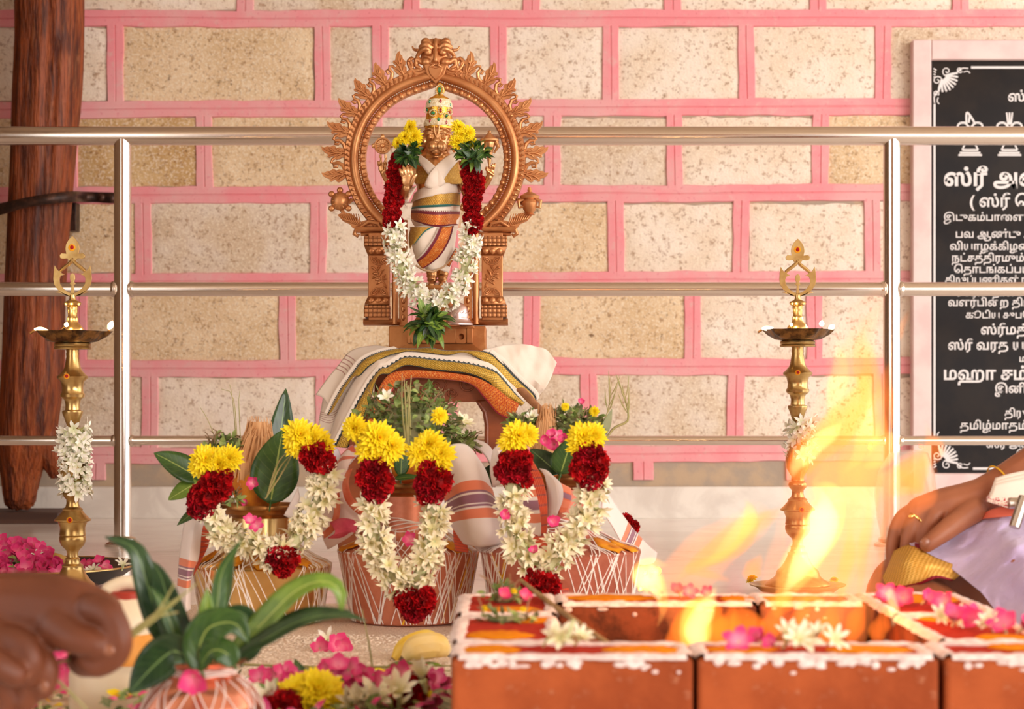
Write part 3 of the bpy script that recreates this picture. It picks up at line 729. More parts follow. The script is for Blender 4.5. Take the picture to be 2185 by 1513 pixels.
for hx in holes:                                                    # plate round a bored hole
    ring1 = [Vector((hx+hr*math.cos(2*PI*k/N), yf, zc+hr*math.sin(2*PI*k/N))) for k in range(N)]; ring2 = []
    for k in range(N):
        cx_, cz_ = math.cos(2*PI*k/N), math.sin(2*PI*k/N); f = 1/max(abs(cx_), abs(cz_)); tz = (a.z if cz_ > 0 else c.z)
        ring2.append(Vector((hx+cx_*f*hr*2, yf, zc+(cz_*f)*abs(tz-zc) if True else 0)))
    b.grid([ring2, ring1, [p+Vector((0, .03, 0)) for p in ring1]], closev=True, flip=True)
b.build('front_panel', BOXM, pb, bevel=.0015, angle=30)
b = MB(); 
lo = [Bq(848, 752, -.056), Bq(1030, 752, -.056)]; hi = [Bq(871, 736, -.044), Bq(1010, 736, -.044)]
b.grid([[hi[0], hi[1]], [lo[0], lo[1]]], flip=True); b.grid([[hi[0]+Vector((0, .05, 0)), hi[0]], [Bq(836, 752, 0), lo[0]]], flip=True); b.grid([[hi[1], hi[1]+Vector((0, .05, 0))], [lo[1], Bq(1033, 752, 0)]], flip=True)
b.build('flared_foot', BOXM, pb)
b = MB(); a, c = Bq(866, 0), Bq(1008, 0); b.box(((a.x+c.x)/2, BD-.008, Bq(0, 694).z), (c.x-a.x, .068, S(5, BD))); b.build('top_step', BOXM, pb, bevel=.002)

# the deity
SD = 4.20
def I(px, py, dy=0): return P(px, py, SD)+Vector((0, dy, 0))
k_ = SD/F
idol = thing('deity_statue', 'polished bronze monkey-faced deity statue with raised palm, wrapped in striped silk, before the arch', 'statue', I(935, 692))
ch = []; bl = []
def limb(pts): ch.append([(I(x, y, dy), r*k_) for x, y, dy, r in pts])
limb([(931, 480, 0, 40), (931, 430, 0, 42), (931, 400, 0, 42), (929, 370, 0, 46), (929, 350, .004, 40)])           # trunk
limb([(929, 352, .004, 22), (931, 335, 0, 20), (932, 318, -.004, 20)])                                         # neck
bl += [(I(933, 300, -.002), (.034, .036, .038)), (I(932, 318, -.030), (.021, .020, .0165)), (I(924, 318, -.042), (.0125, .012, .012)), (I(942, 318, -.042), (.0125, .012, .012)), (I(932, 306, -.041), (.009, .010, .007)), (I(932, 328, -.034), (.014, .014, .008))]
for sx in (-1, 1):
    bl += [(I(933+sx*14.5, 298, -.034), (.0058, .0055, .0042)), (I(933+sx*36, 312, .0), (.006, .010, .014)), (I(933+sx*15, 290, -.030), (.0115, .007, .0032)), (I(933+sx*27, 305, -.016), (.010, .014, .014))]
    limb([(933+sx*5, 290, -.034, 2.2), (933+sx*16, 286, -.034, 2.6), (933+sx*28, 291, -.024, 2)])
    limb([(933+sx*6, 283, -.033, 1.8), (933+sx*17, 279, -.032, 2.0), (933+sx*29, 284, -.022, 1.6)])
    limb([(933+sx*8, 309, -.038, 1.6), (933+sx*20, 316, -.030, 1.6), (933+sx*22, 328, -.02, 1.4)])
    limb([(933+sx*5.0, 273, -.036, 1.9), (933+sx*4.4, 284, -.0375, 1.9), (933+sx*2, 294, -.038, 1.9), (933, 296, -.038, 1.9)])
limb([(930, 345, -.022, 13), (930, 358, -.034, 8), (930, 372, -.038, 3)])
limb([(912, 350, -.024, 3), (930, 360, -.036, 4), (948, 350, -.024, 3)]); limb([(906, 346, -.02, 3), (930, 350, -.036, 3.2), (954, 346, -.02, 3)])
limb([(890, 352, .006, 15), (868, 372, .016, 13), (850, 398, .02, 11), (830, 386, .012, 9), (818, 368, .0, 7.5)])       # rear arms
limb([(970, 352, .006, 15), (996, 376, .016, 13), (1016, 404, .02, 11), (1034, 392, .012, 9), (1044, 378, .0, 7.5)])
limb([(888, 358, -.006, 15), (872, 388, -.02, 13), (866, 418, -.034, 11), (867, 422, -.080, 9.5), (872, 412, -.110, 8.5)])   # front arms
limb([(972, 358, -.006, 15), (990, 392, -.012, 13), (1000, 426, -.02, 11), (990, 446, -.03, 8)])
limb([(912, 480, 0, 26), (914, 530, -.004, 20), (921, 570, -.004, 14), (922, 600, -.004, 9.5)])                  # legs
limb([(950, 480, 0, 26), (948, 530, .004, 20), (945, 570, .004, 15), (944, 600, .004, 9.5)])
for x in (922, 944):
    limb([(x, 596, -.004, 9), (x, 606, -.012, 8), (x-1, 611, -.030, 7)])
    bl += [(I(x, 590, -.004), (.0125, .0125, .0035)), (I(x, 598, -.004), (.0115, .0115, .003))]
def hand(cx, cy, dy, s, tips, thumb):
    """palm toward the viewer; tips: finger end offsets in pixels"""
    bl.append((I(cx, cy, dy), (12.5*s*k_, 5.0*s*k_, 14*s*k_)))
    for i, (tx, ty, td) in enumerate(tips):
        bx = cx+(-10+6.6*i)*s; by = cy-9*s
        limb([(bx, by, dy, 4.0*s), ((bx+cx+tx)/2, (by+cy+ty)/2, dy-.002+td*.5, 3.7*s), (cx+tx, cy+ty, dy+td, 2.9*s)])
    limb([(cx+9*s, cy+8*s, dy-.002, 4.6*s), (cx+thumb[0]*.75, cy+thumb[1]*.45, dy-.006, 4.2*s), (cx+thumb[0], cy+thumb[1], dy-.006, 3.2*s)])
hand(875, 397, -.118, 1.0, [(-15, -21, -.003), (-8, -27, -.002), (0, -28, -.001), (8, -23, -.001)], (19, -10))
hand(816, 360, -.002, .72, [(-9, -14, -.004), (-3, -24, -.002), (9, -22, -.002), (9, -12, -.010)], (8, -8))
hand(1046, 368, -.002, .72, [(-8, -10, -.010), (-2, -16, -.008), (5, -17, -.004), (10, -18, -.001)], (-9, -8))
organic('body', ch, IDOLM, idol, voxel=.00125, smooth=2, balls=bl, n=12)
# discus and conch
b = MB(); c = I(817, 312, -.004)
b.lathe([(0, .009), (.003, .0085), (.005, .006), (.013, .0055), (.0145, .008), (.0175, .008), (.0185, .004), (.0175, 0), (0, 0)], 32, c, ax=Matrix.Rotation(PI/2, 4, 'X'))
for k in range(16):
    a = k*PI/8; b.tube([c+Vector((math.cos(a)*.005, -.006, math.sin(a)*.005)), c+Vector((math.cos(a)*.013, -.006, math.sin(a)*.013))], .0008, 5)
for a in (90, 180, 0): b.ball(c+Vector((math.cos(math.radians(a))*.0195, -.003, math.sin(math.radians(a))*.0195)), (.0045, .004, .0055), 8, 6)
b.tube([c+Vector((-.005, 0, -.018)), I(812, 338, -.003)], .0028, 8); b.tube([c+Vector((.006, 0, -.018)), I(823, 338, -.003)], .0028, 8)
b.build('discus', IDOLM, idol)
b = MB(); c = I(1044, 302, -.004)
b.lathe([(.0, .024), (.004, .021), (.003, .018), (.006, .015), (.011, .010), (.020, .004), (.021, 0), (.014, -.003), (.013, -.010), (.009, -.020), (.005, -.034), (.003, -.050)], 24, c)
b.tube([c+Vector((.014, -.004, .0)), c+Vector((.019, -.006, -.012)), c+Vector((.010, -.004, -.026))], [.005, .004, .002], 8); b.tube([c+Vector((-.014, -.004, .0)), c+Vector((-.015, -.004, -.014)), c+Vector((-.006, -.004, -.028))], [.005, .004, .002], 8)
b.build('conch', IDOLM, idol)
# inner plinth the feet stand on
b = MB(); b.lathe([(.040, S(86, SD)), (.042, S(80, SD)), (.038, S(74, SD)), (.034, S(40, SD)), (.044, S(22, SD)), (.05, S(12, SD)), (.05, 0)][::-1], 32, I(933, 697, 0)); b.build('plinth', BOXM, idol)
# crown
JEWW = mat('pearl_white', rgb(240, 228, 200), rgb(214, 190, 140), 260, .3, bump=(330, .8, .002)); GOLD = mat('crown_gold', rgb(240, 190, 80), rgb(220, 150, 50), 120, .25, .8, (200, .4))
GEMG = mat('green_gem', rgb(10, 120, 70), rough=.08, coat=.6); GEMR = mat('red_gem', rgb(160, 16, 20), rough=.08, coat=.6)
crown = thing('jewelled_crown', 'tall pearl and gold crown with green and red gems on the statue', 'crown', I(937, 276))
def cz(y): return (276-y)*k_
ax = Matrix.Rotation(-.05, 4, 'Y')
b = MB(); b.lathe([(.028, cz(277)), (.031, cz(276)), (.0315, cz(270)), (.0295, cz(262)), (.0285, cz(250)), (.0265, cz(236)), (.0275, cz(230)), (.0265, cz(218)), (.021, cz(210)), (.010, cz(204)), (.007, cz(200)), (.0, cz(196))], 32, I(937, 276)); b.build('crown_cap', GOLD, crown)
def band(y0, y1, r0, r1, nm, scal=0):
    b = MB(); rows = []
    for f in (0, .15, .5, .85, 1):
        rows.append([I(937, 276)+Vector(((r0+(r1-r0)*f+.0022*math.sin(PI*f))*math.cos(2*PI*k/40), (r0+(r1-r0)*f+.0022*math.sin(PI*f))*math.sin(2*PI*k/40), cz(y0+(y1-y0)*f)+scal*abs(math.sin(k*PI/5)))) for k in range(40)])
    b.grid(rows, closev=True, flip=True); return b.build(nm, JEWW, crown)
band(272, 258, .0325, .0305, 'pearl_band', .0016); band(232, 214, .0285, .0245, 'pearl_band', .001)
def gem(x, y, r, rz_, m, nm='gem', ring=True):
    rad = .0305 if y > 250 else .0285 if y > 236 else .0262
    dx = (x-937)*k_; yy = -math.sqrt(max(1e-6, rad*rad-dx*dx)) if abs(dx) < rad else 0
    c = I(x, y, yy-.002)
    b = MB(); b.ball(c, (r*k_, .0028, rz_*k_), 8, 6); g = b.build(nm, m, crown)
    if ring:
        b = MB(); n = 12
        for k in range(n): b.ball(c+Vector((math.cos(2*PI*k/n)*(r+3)*k_, -.0004, math.sin(2*PI*k/n)*(rz_+3)*k_)), .0016, 6, 4)
        b.build('pearl_setting', JEWW, g)
for x, y, m in ((919, 262, GEMR), (937, 259, GEMG), (953, 265, GEMR), (918, 220, GEMG), (941, 220, GEMR), (960, 226, GEMG)): gem(x, y, 3.0, 4.2, m, ring=False)
for x, y, rx_, rz2, m in ((925, 245, 4.2, 3.6, GEMG), (942, 240, 2.6, 5, GEMR), (954, 251, 3, 4, GEMG), (912, 236, 3.4, 3.4, GEMG), (960, 242, 2.4, 3.4, GEMR)): gem(x, y, rx_, rz2, m)
b = MB(); c = I(938, 192, -.004)
b.prism([c+Vector((x*k_, 0, -y*k_)) for x, y in ((0, -16), (6, -12), (10, -4), (11, 4), (7, 11), (0, 14), (-7, 11), (-10, 4), (-9, -4), (-5, -11))][::-1], .006); b.build('crest', GOLD, crown, bevel=.0015)
b = MB(); b.ball(c+Vector((0, -.003, -.001)), (.0042, .003, .0062), 8, 6); b.build('gem', GEMG, crown)
b = MB()
for k in range(16):
    a = 2*PI*k/16; b.ball(c+Vector((math.cos(a)*8*k_, -.002, math.sin(a)*10.5*k_-.001)), .0019, 6, 4)
b.build('pearl_setting', JEWW, crown)

# silk wraps
def zari(name, gold, dark, edge, n=60, tri=None, cross=(46, 3), cloth=rgb(236, 226, 212), e0=.16, e1=.16, line=None):
    """woven border: v runs across; dark edges, brick-diamond gold ground, optional tooth row outside v<0"""
    m, t = newmat(name, .5, spec=.4, sheen=.2); u, v = t.uv()
    x = t.math('MULTIPLY', u, float(n)); y = t.math('MULTIPLY', v, float(cross[1])*2)
    d = t.math('ADD', t.math('ABSOLUTE', t.math('SUBTRACT', t.math('FRACT', x), .5)), t.math('ABSOLUTE', t.math('SUBTRACT', t.math('FRACT', y), .5)))
    d2 = t.math('ABSOLUTE', t.math('SUBTRACT', d, .5))
    g = t.mix(t.step(d2, .04, .16), dark, gold)
    g = t.mix(t.math('MULTIPLY', t.step(t.noise(300, 2), .5, .7), .3), g, rgb(250, 220, 130))
    k = t.math('MAXIMUM', t.math('LESS_THAN', v, e0), t.math('GREATER_THAN', v, 1-e1))
    c = t.mix(k, g, edge)
    if tri:
        w = t.math('ABSOLUTE', t.math('SUBTRACT', t.math('FRACT', t.math('MULTIPLY', u, float(tri[0]))), .5))
        tt = t.math('LESS_THAN', t.math('MULTIPLY', w, 2.0*tri[1]), v); inb = t.math('LESS_THAN', v, tri[1])
        c = t.mix(inb, c, t.mix(tt, cloth, edge))
    t.color(c); t.put(t.b.inputs['Metallic'], t.math('MULTIPLY', t.math('SUBTRACT', 1.0, k), .35)); t.bump(d2, .2, .001); return m
GRNE = rgb(34, 104, 98); MAR = rgb(112, 18, 40)
ZG = zari('gold_green_border', rgb(206, 158, 62), rgb(150, 106, 36), GRNE, 34)
ZO = zari('copper_maroon_border', rgb(208, 116, 34), rgb(158, 66, 24), MAR, 34, e0=.30, e1=.14, tri=(40, .16))
ZGv = zari('gold_green_panel', rgb(206, 158, 62), rgb(160, 112, 40), GRNE, 20, e0=.0, e1=.14)
SILK = mat('cream_silk', rgb(244, 230, 214), rgb(236, 218, 202), 12, .55, sheen=.2)
def wrapc(name, m, curves, nu=28, nv=7, wr=.0, th=.0012):
    b = MB(); b.loft(curves, nu, nv, wr=wr, wf=30); return b.build(name, m, idol, solid=th, normals=False)
def arc(x0, y0, x1, y1, sag=0, d0=-.050, ed=.004, n=7):
    """curve hugging the body from edge to edge"""
    out = []
    for i in range(n):
        f = i/(n-1); b_ = math.sin(PI*f)**.6
        out.append(I(x0+(x1-x0)*f, y0+(y1-y0)*f+sag*math.sin(PI*f), ed+(d0-ed)*b_))
    return out
wrapc('chest_panel', ZGv, [[I(886, 344, .0), I(880, 372, -.012), I(888, 396, -.034)], [I(900, 346, -.024), I(910, 372, -.046), I(922, 398, -.052)], [I(884+24, 346, -.034), I(922, 374, -.050), I(934, 392, -.055)]], 14, 8)
wrapc('chest_panel', ZGv, [[I(986, 344, .0), I(992, 372, -.010), I(984, 396, -.030)], [I(970, 350, -.026), I(962, 374, -.044), I(950, 398, -.052)], [I(962, 352, -.034), I(950, 376, -.050), I(938, 392, -.055)]], 14, 8)
wrapc('shoulder_sash', SILK, [[I(880, 334, -.010), I(900, 358, -.046), I(922, 388, -.060), I(930, 408, -.062)], [I(888, 328, -.012), I(912, 350, -.048), I(938, 380, -.064), I(946, 404, -.064)], [I(896, 332, -.02), I(920, 352, -.05), I(942, 374, -.064), I(952, 396, -.062)]], 20, 6, .0015)
wrapc('shoulder_sash', SILK, [[I(986, 336, -.010), I(964, 366, -.046), I(948, 392, -.060), I(940, 412, -.062)], [I(976, 330, -.014), I(948, 354, -.050), I(926, 384, -.068), I(916, 408, -.064)], [I(962, 332, -.024), I(938, 354, -.052), I(918, 380, -.066), I(908, 402, -.060)]], 20, 6, .0015)
wrapc('waist_sash', SILK, [arc(884, 412, 980, 394, -4, -.062), arc(880, 424, 984, 404, -2, -.066), arc(876, 432, 984, 412, 2, -.064)], 28, 6, .002)
wrapc('waist_tail', SILK, [[I(892, 402, -.046), I(882, 420, -.050), I(874, 436, -.05)], [I(880, 404, -.03), I(866, 424, -.044), I(866, 440, -.044)], [I(868, 416, -.024), I(862, 430, -.03), I(868, 444, -.03)]], 12, 6, .002)
wrapc('waist_border', ZG, [arc(886, 416, 982, 411, -3, -.062), arc(882, 430, 982, 424, 2, -.064), arc(878, 446, 980, 442, 4, -.062)], 36, 8)
wrapc('hip_cloth', SILK, [arc(879, 444, 981, 440, 4, -.060), arc(878, 470, 980, 470, 8, -.060), arc(886, 484, 976, 486, 10, -.060), arc(892, 496, 972, 500, 14, -.055)], 32, 10, .001)
wrapc('hip_border', ZO, [arc(878, 446, 981, 449, 8, -.064), arc(877, 460, 980, 464, 10, -.066), arc(879, 470, 978, 480, 14, -.064)], 36, 8)
wrapc('skirt_cloth', SILK, [[I(876, 486, -.02), I(880, 520, -.034), I(892, 560, -.034), I(918, 582, -.03)], [I(900, 488, -.056), I(904, 526, -.058), I(912, 560, -.052), I(926, 580, -.044)], [I(940, 490, -.060), I(938, 528, -.058), I(938, 560, -.050), I(936, 578, -.044)], [I(976, 486, -.02), I(972, 520, -.026), I(966, 556, -.022), I(958, 584, -.02)]], 26, 20, .001)
wrapc('skirt_border', ZGv, [[I(880, 488, -.036), I(874, 506, -.034), I(877, 534, -.040)], [I(900, 490, -.060), I(890, 508, -.054), I(884, 522, -.050)], [I(928, 491, -.064), I(910, 500, -.064), I(886, 526, -.050)]], 16, 8)
wrapc('skirt_border', ZO, [[I(938, 490, -.066), I(926, 516, -.070), I(906, 544, -.064), I(890, 558, -.052)], [I(954, 490, -.064), I(944, 516, -.068), I(922, 550, -.062), I(896, 568, -.05)], [I(970, 487, -.060), I(962, 516, -.062), I(940, 552, -.058), I(904, 578, -.05)]], 30, 8)
wrapc('skirt_border', ZO, [[I(974, 530, -.034), I(960, 552, -.036), I(952, 566, -.036)], [I(976, 536, -.03), I(968, 556, -.032), I(960, 572, -.032)]], 12, 5)
b = MB(); b.tube([I(890, 570, -.05), I(906, 580, -.058), I(926, 584, -.06), I(948, 574, -.058), I(968, 552, -.04)], .0022, 8); b.build('cord', mat('tan_cord', rgb(184, 150, 116)), idol)
# ------------------------------------------------------------------ carved stool and its cloths
m, t = newmat('carved_rosewood', .35, spec=.5, coat=.2)
t.color(t.mix(t.step(t.noise(20, 5, .6, t.coord(scale=(.3, 1, 1))), .3, .7), rgb(108, 50, 24), rgb(146, 74, 38))); t.bump(t.noise(50, 4), .25, .002); WOOD = m
TD_ = 4.16
def T(px, py, dy=0.0): return P(px, py, TD_)+Vector((0, dy, 0))
stool = thing('carved_stool', 'carved dark wooden stool with an arched leg, under the draped white cloth', 'stool', (T(930, 0).x, TD_+.08, 0))
b = MB(); a, c = T(800, 756), T(1064, 772); b.box(((a.x+c.x)/2, TD_+.095, (a.z+c.z)/2), (c.x-a.x, .24, a.z-c.z)); b.build('seat', WOOD, stool, bevel=.006)
b = MB(); out = [(800, 770), (1062, 770), (1062, 862), (1048, 858), (944, 858), (936, 862), (880, 862), (830, 862), (800, 864)]
b.prism([T(x, y, -.02) for x, y in out][::-1], .02); ap = b.build('apron', WOOD, stool, bevel=.004)
b = MB()
for cx, cy, R, dr in ((860, 822, 20, 1), (1000, 822, 24, -1), (930, 826, 18, 1), (895, 840, 12, -1), (965, 838, 12, 1)):
    b.tube([T(cx+R*(1-i/18)*math.cos(dr*i*.6), cy+R*.9*(1-i/18)*math.sin(dr*i*.6), -.021) for i in range(17)], .0022, 6)
for x in (830, 945, 1030): b.tube([T(x, 845, -.021), T(x+8, 820, -.021), T(x-3, 800, -.021)], .002, 6)
b.build('scroll_carving', WOOD, ap)
zf = T(0, 0).z
def leg(sx, dy, nm='leg'):
    """bowed leg; outline from apron to floor"""
    X = lambda x: 930+sx*(x-930)
    inner = [(1016, 858), (1030, 880), (1034, 905), (1034, 925), (1034, 955), (1042, 985), (1062, 1015), (1088, 1060), (1100, 1120), (1090, 1180), (1078, 1237)]
    outer = [(1118, 1237), (1134, 1180), (1142, 1110), (1128, 1050), (1116, 1000), (1112, 950), (1112, 900), (1094, 862), (1062, 850)]
    def zz(y): return y
    b = MB(); pts = [T(X(x), y, dy) for x, y in inner+outer]
    if sx > 0: pass
    else: pts.reverse()
    b.prism(pts, .045); b.tube([T(X(x+6), y, dy-.001) for x, y in inner[:7]], .0035, 6); return b.build(nm, WOOD, stool, bevel=.004, normals=True)
for sx in (-1, 1):
    for dy in (-.035, .16): leg(sx, dy)
# base pixel 1237 at 4.16 m is floor level

CLOTH = mat('white_cotton', rgb(240, 226, 212), rgb(230, 212, 196), 9, .8, bump=(26, .25, .006), sheen=.3)
m, t = newmat('white_cotton_lines', .8, sheen=.3); u, v = t.uv()
k = t.math('MULTIPLY', t.math('LESS_THAN', t.math('ABSOLUTE', t.math('SUBTRACT', u, .42)), .10), t.math('GREATER_THAN', t.math('FRACT', t.math('MULTIPLY', u, 24.0)), .72))
t.color(t.mix(k, rgb(240, 226, 212), rgb(190, 150, 140))); CLOTHL = m
NAVY = rgb(36, 52, 52)
ZB = zari('gold_navy_border', rgb(206, 164, 58), rgb(112, 82, 24), NAVY, 86, e0=.13, e1=.13, cross=(0, 3.0), cloth=rgb(240, 226, 212))
m, t = newmat('tooth_edge_cotton', .8, sheen=.3); u, v = t.uv()
w = t.math('ABSOLUTE', t.math('SUBTRACT', t.math('FRACT', t.math('MULTIPLY', u, 52.0)), .5))
k = t.math('GREATER_THAN', v, t.math('ADD', .55, t.math('MULTIPLY', w, .62)))
t.color(t.mix(k, rgb(240, 226, 212), NAVY)); TOOTH = m
SILKR = zari('crimson_gold_silk', rgb(206, 110, 30), rgb(170, 40, 26), rgb(158, 16, 44), 70, e0=.0, e1=.22, cross=(0, 2.5))
def cloth(parent, name, m, curves, nu=40, nv=8, wr=0.0, th=.0016, seed=0, wf=14, **k):
    b = MB(); b.loft(curves, nu, nv, wr=wr, wf=wf, seed=seed); return b.build(name, m, parent, solid=th, **k)
def L3(pts, d):
    """polyline given as (px, py[, extra depth])"""
    return [P(q[0], q[1], d+(q[2] if len(q) > 2 else 0)) for q in pts]
red = thing('crimson_silk_cloth', 'crimson and gold silk cloth hanging under the white cloth across the stool front', 'cloth', T(930, 800, -.05))
cloth(red, 'front_fall', SILKR, [L3([(786, 900), (796, 862), (818, 812), (850, 792), (925, 792), (1010, 804), (1056, 826), (1082, 846), (1108, 862)], 4.100),
     L3([(784, 930), (800, 890), (830, 830), (864, 805), (925, 805), (1004, 814), (1040, 842), (1068, 874), (1098, 886)], 4.100),
     L3([(786, 950), (806, 900), (836, 836), (870, 809), (925, 808), (1000, 818), (1034, 850), (1064, 884), (1096, 896)], 4.104)], 70, 7)
wc = thing('bordered_white_cloth', 'white cotton cloth with black and gold woven border draped over the stool', 'cloth', T(930, 760, -.04))
top1 = [(712, 950, -.02), (742, 890, -.03), (778, 826, -.04), (796, 800, -.045), (812, 782, -.05), (822, 781, -.05), (840, 770, -.05), (868, 758, -.05), (930, 764, -.05), (1000, 772, -.05), (1050, 786, -.045), (1070, 802, -.04), (1098, 836, -.03), (1118, 856, -.03)]
mid1 = [(x, y+12, d) for x, y, d in top1]; mid1[0] = (716, 954, -.02)
bot1 = [(742, 956, -.022), (768, 910, -.034), (792, 848, -.046), (798, 822, -.05), (810, 800, -.055), (830, 798, -.055), (846, 788, -.055), (872, 780, -.055), (930, 790, -.055), (1000, 798, -.055), (1044, 818, -.05), (1056, 838, -.045), (1080, 852, -.035), (1112, 866, -.03)]
up1 = [(700, 944, .0), (720, 880, .0), (756, 812, -.01), (782, 780, -.02), (806, 762, -.03), (822, 756, -.03), (846, 752, -.03), (870, 748, -.03), (930, 750, -.03), (1000, 754, -.03), (1046, 764, -.03), (1076, 784, -.02), (1106, 822, -.02), (1124, 846, -.02)]
cloth(wc, 'lower_band_cloth', CLOTH, [L3(up1, TD_), L3([((a[0]+b_[0])/2-1, (a[1]+b_[1])/2+1, (a[2]+b_[2])/2-.006) for a, b_ in zip(up1, top1)], TD_), L3(top1, TD_)], 90, 7, .003)
cloth(wc, 'tooth_edge', TOOTH, [L3([(x-2, y-7, d) for x, y, d in top1], TD_-.001), L3(top1, TD_-.001), L3([(x+2, y+5, d) for x, y, d in top1], TD_-.001)], 90, 4)
cloth(wc, 'gold_border', ZB, [L3([(x+2, y+4, d) for x, y, d in top1], TD_-.002), L3([((a[0]+b_[0])/2+1, (a[1]+b_[1])/2+2, (a[2]+b_[2])/2-.006) for a, b_ in zip(top1, bot1)], TD_-.002), L3(bot1, TD_-.002)], 90, 7)
# upper fold with its own border
u_top = [(700, 886, .0), (724, 838, .0), (756, 792, -.01), (776, 768, -.02), (810, 752, -.03), (850, 744, -.035), (880, 744, -.035), (916, 742, -.04), (950, 748, -.04), (990, 748, -.04), (1040, 752, -.035), (1068, 772, -.03), (1098, 804, -.02), (1136, 840, -.01), (1142, 856, -.01)]
u_bot = [(708, 878, -.004), (752, 806, -.012), (768, 802, -.02), (790, 780, -.03), (828, 760, -.04), (858, 752, -.045), (884, 750, -.045), (918, 754, -.045), (956, 758, -.045), (990, 752, -.045), (1024, 768, -.04), (1048, 788, -.034), (1080, 820, -.026), (1122, 848, -.016), (1138, 858, -.01)]
cloth(wc, 'gold_border', ZB, [L3(u_top, TD_-.006), L3([((a[0]+c[0])/2, (a[1]+c[1])/2, (a[2]+c[2])/2-.004) for a, c in zip(u_top, u_bot)], TD_-.006), L3(u_bot, TD_-.006)], 90, 6)
cloth(wc, 'tooth_edge', TOOTH, [L3([(x-9, y-5, d+.002) for x, y, d in u_top[:6]], TD_-.004), L3([(x+1, y+1, d) for x, y, d in u_top[:6]], TD_-.004)], 50, 4)
cloth(wc, 'tooth_edge', TOOTH, [L3([(x+9, y-7, d+.002) for x, y, d in u_top[10:]], TD_-.004), L3([(x+1, y+1, d) for x, y, d in u_top[10:]], TD_-.004)], 50, 4)
cloth(wc, 'white_fall', CLOTHL, [L3([(674, 842, .03), (700, 806, .03), (722, 780, .03), (744, 752, .03), (768, 742, .02), (800, 738, .02), (832, 742, .0)], TD_), L3([(692, 852, .016), (714, 822, .016), (738, 790, .014), (760, 764, .006), (790, 748, -.01), (820, 744, -.02), (850, 744, -.03)], TD_), L3([(706, 882, .0), (722, 842, .0), (752, 798, -.006), (774, 772, -.016), (808, 754, -.026), (840, 746, -.03), (872, 744, -.034)], TD_)], 40, 10, .006, seed=3)
cloth(wc, 'white_fall', CLOTHL, [L3([(690, 846, .035), (684, 880, .035), (680, 910, .03), (688, 930, .03), (690, 945, .03)], TD_), L3([(720, 838, .01), (712, 880, .012), (704, 920, .012), (700, 950, .012), (704, 968, .012)], TD_), L3([(762, 800, -.008), (744, 850, -.006), (726, 890, -.006), (712, 930, -.006), (716, 958, -.006)], TD_)], 30, 10, .006, seed=4)
cloth(wc, 'white_fall', CLOTH, [L3([(1030, 748, -.02), (1052, 742, .0), (1078, 736, .02), (1110, 734, .03), (1146, 740, .04), (1168, 748, .04), (1188, 774, .04)], TD_), L3([(1050, 756, -.03), (1072, 762, -.02), (1100, 770, .0), (1126, 782, .02), (1150, 794, .02), (1164, 806, .02), (1170, 818, .02)], TD_), L3([(1066, 770, -.034), (1088, 790, -.03), (1104, 808, -.02), (1118, 822, -.01), (1130, 836, .0), (1138, 846, .0), (1144, 852, .0)], TD_)], 36, 14, .016, seed=6, wf=22)

# ------------------------------------------------------------------ three water vessels
m, t = newmat('brass', .25, .95); t.color(t.mix(t.step(t.noise(14, 4), .35, .65), rgb(240, 208, 146), rgb(222, 182, 116))); BRASS = m
m, t = newmat('copper_skin', .45, .55); t.color(t.mix(t.step(t.noise(11, 5, .7), .35, .65), rgb(226, 148, 118), rgb(204, 122, 92))); t.bump(t.noise(40, 3), .1, .002); COPPER = m
m, t = newmat('red_copper', .5, .45); t.color(t.mix(t.step(t.noise(11, 5, .7), .35, .65), rgb(196, 116, 92), rgb(172, 92, 70))); t.bump(t.noise(60, 3), .2, .002); COPPER2 = m
m, t = newmat('dark_brass', .35, .8); t.color(t.mix(t.step(t.noise(14, 4), .35, .65), rgb(176, 122, 66), rgb(120, 72, 36))); DBRASS = m
THR = mat('white_thread', rgb(250, 240, 232), rough=.8); THRY = mat('yellow_thread', rgb(236, 180, 30), rough=.8)
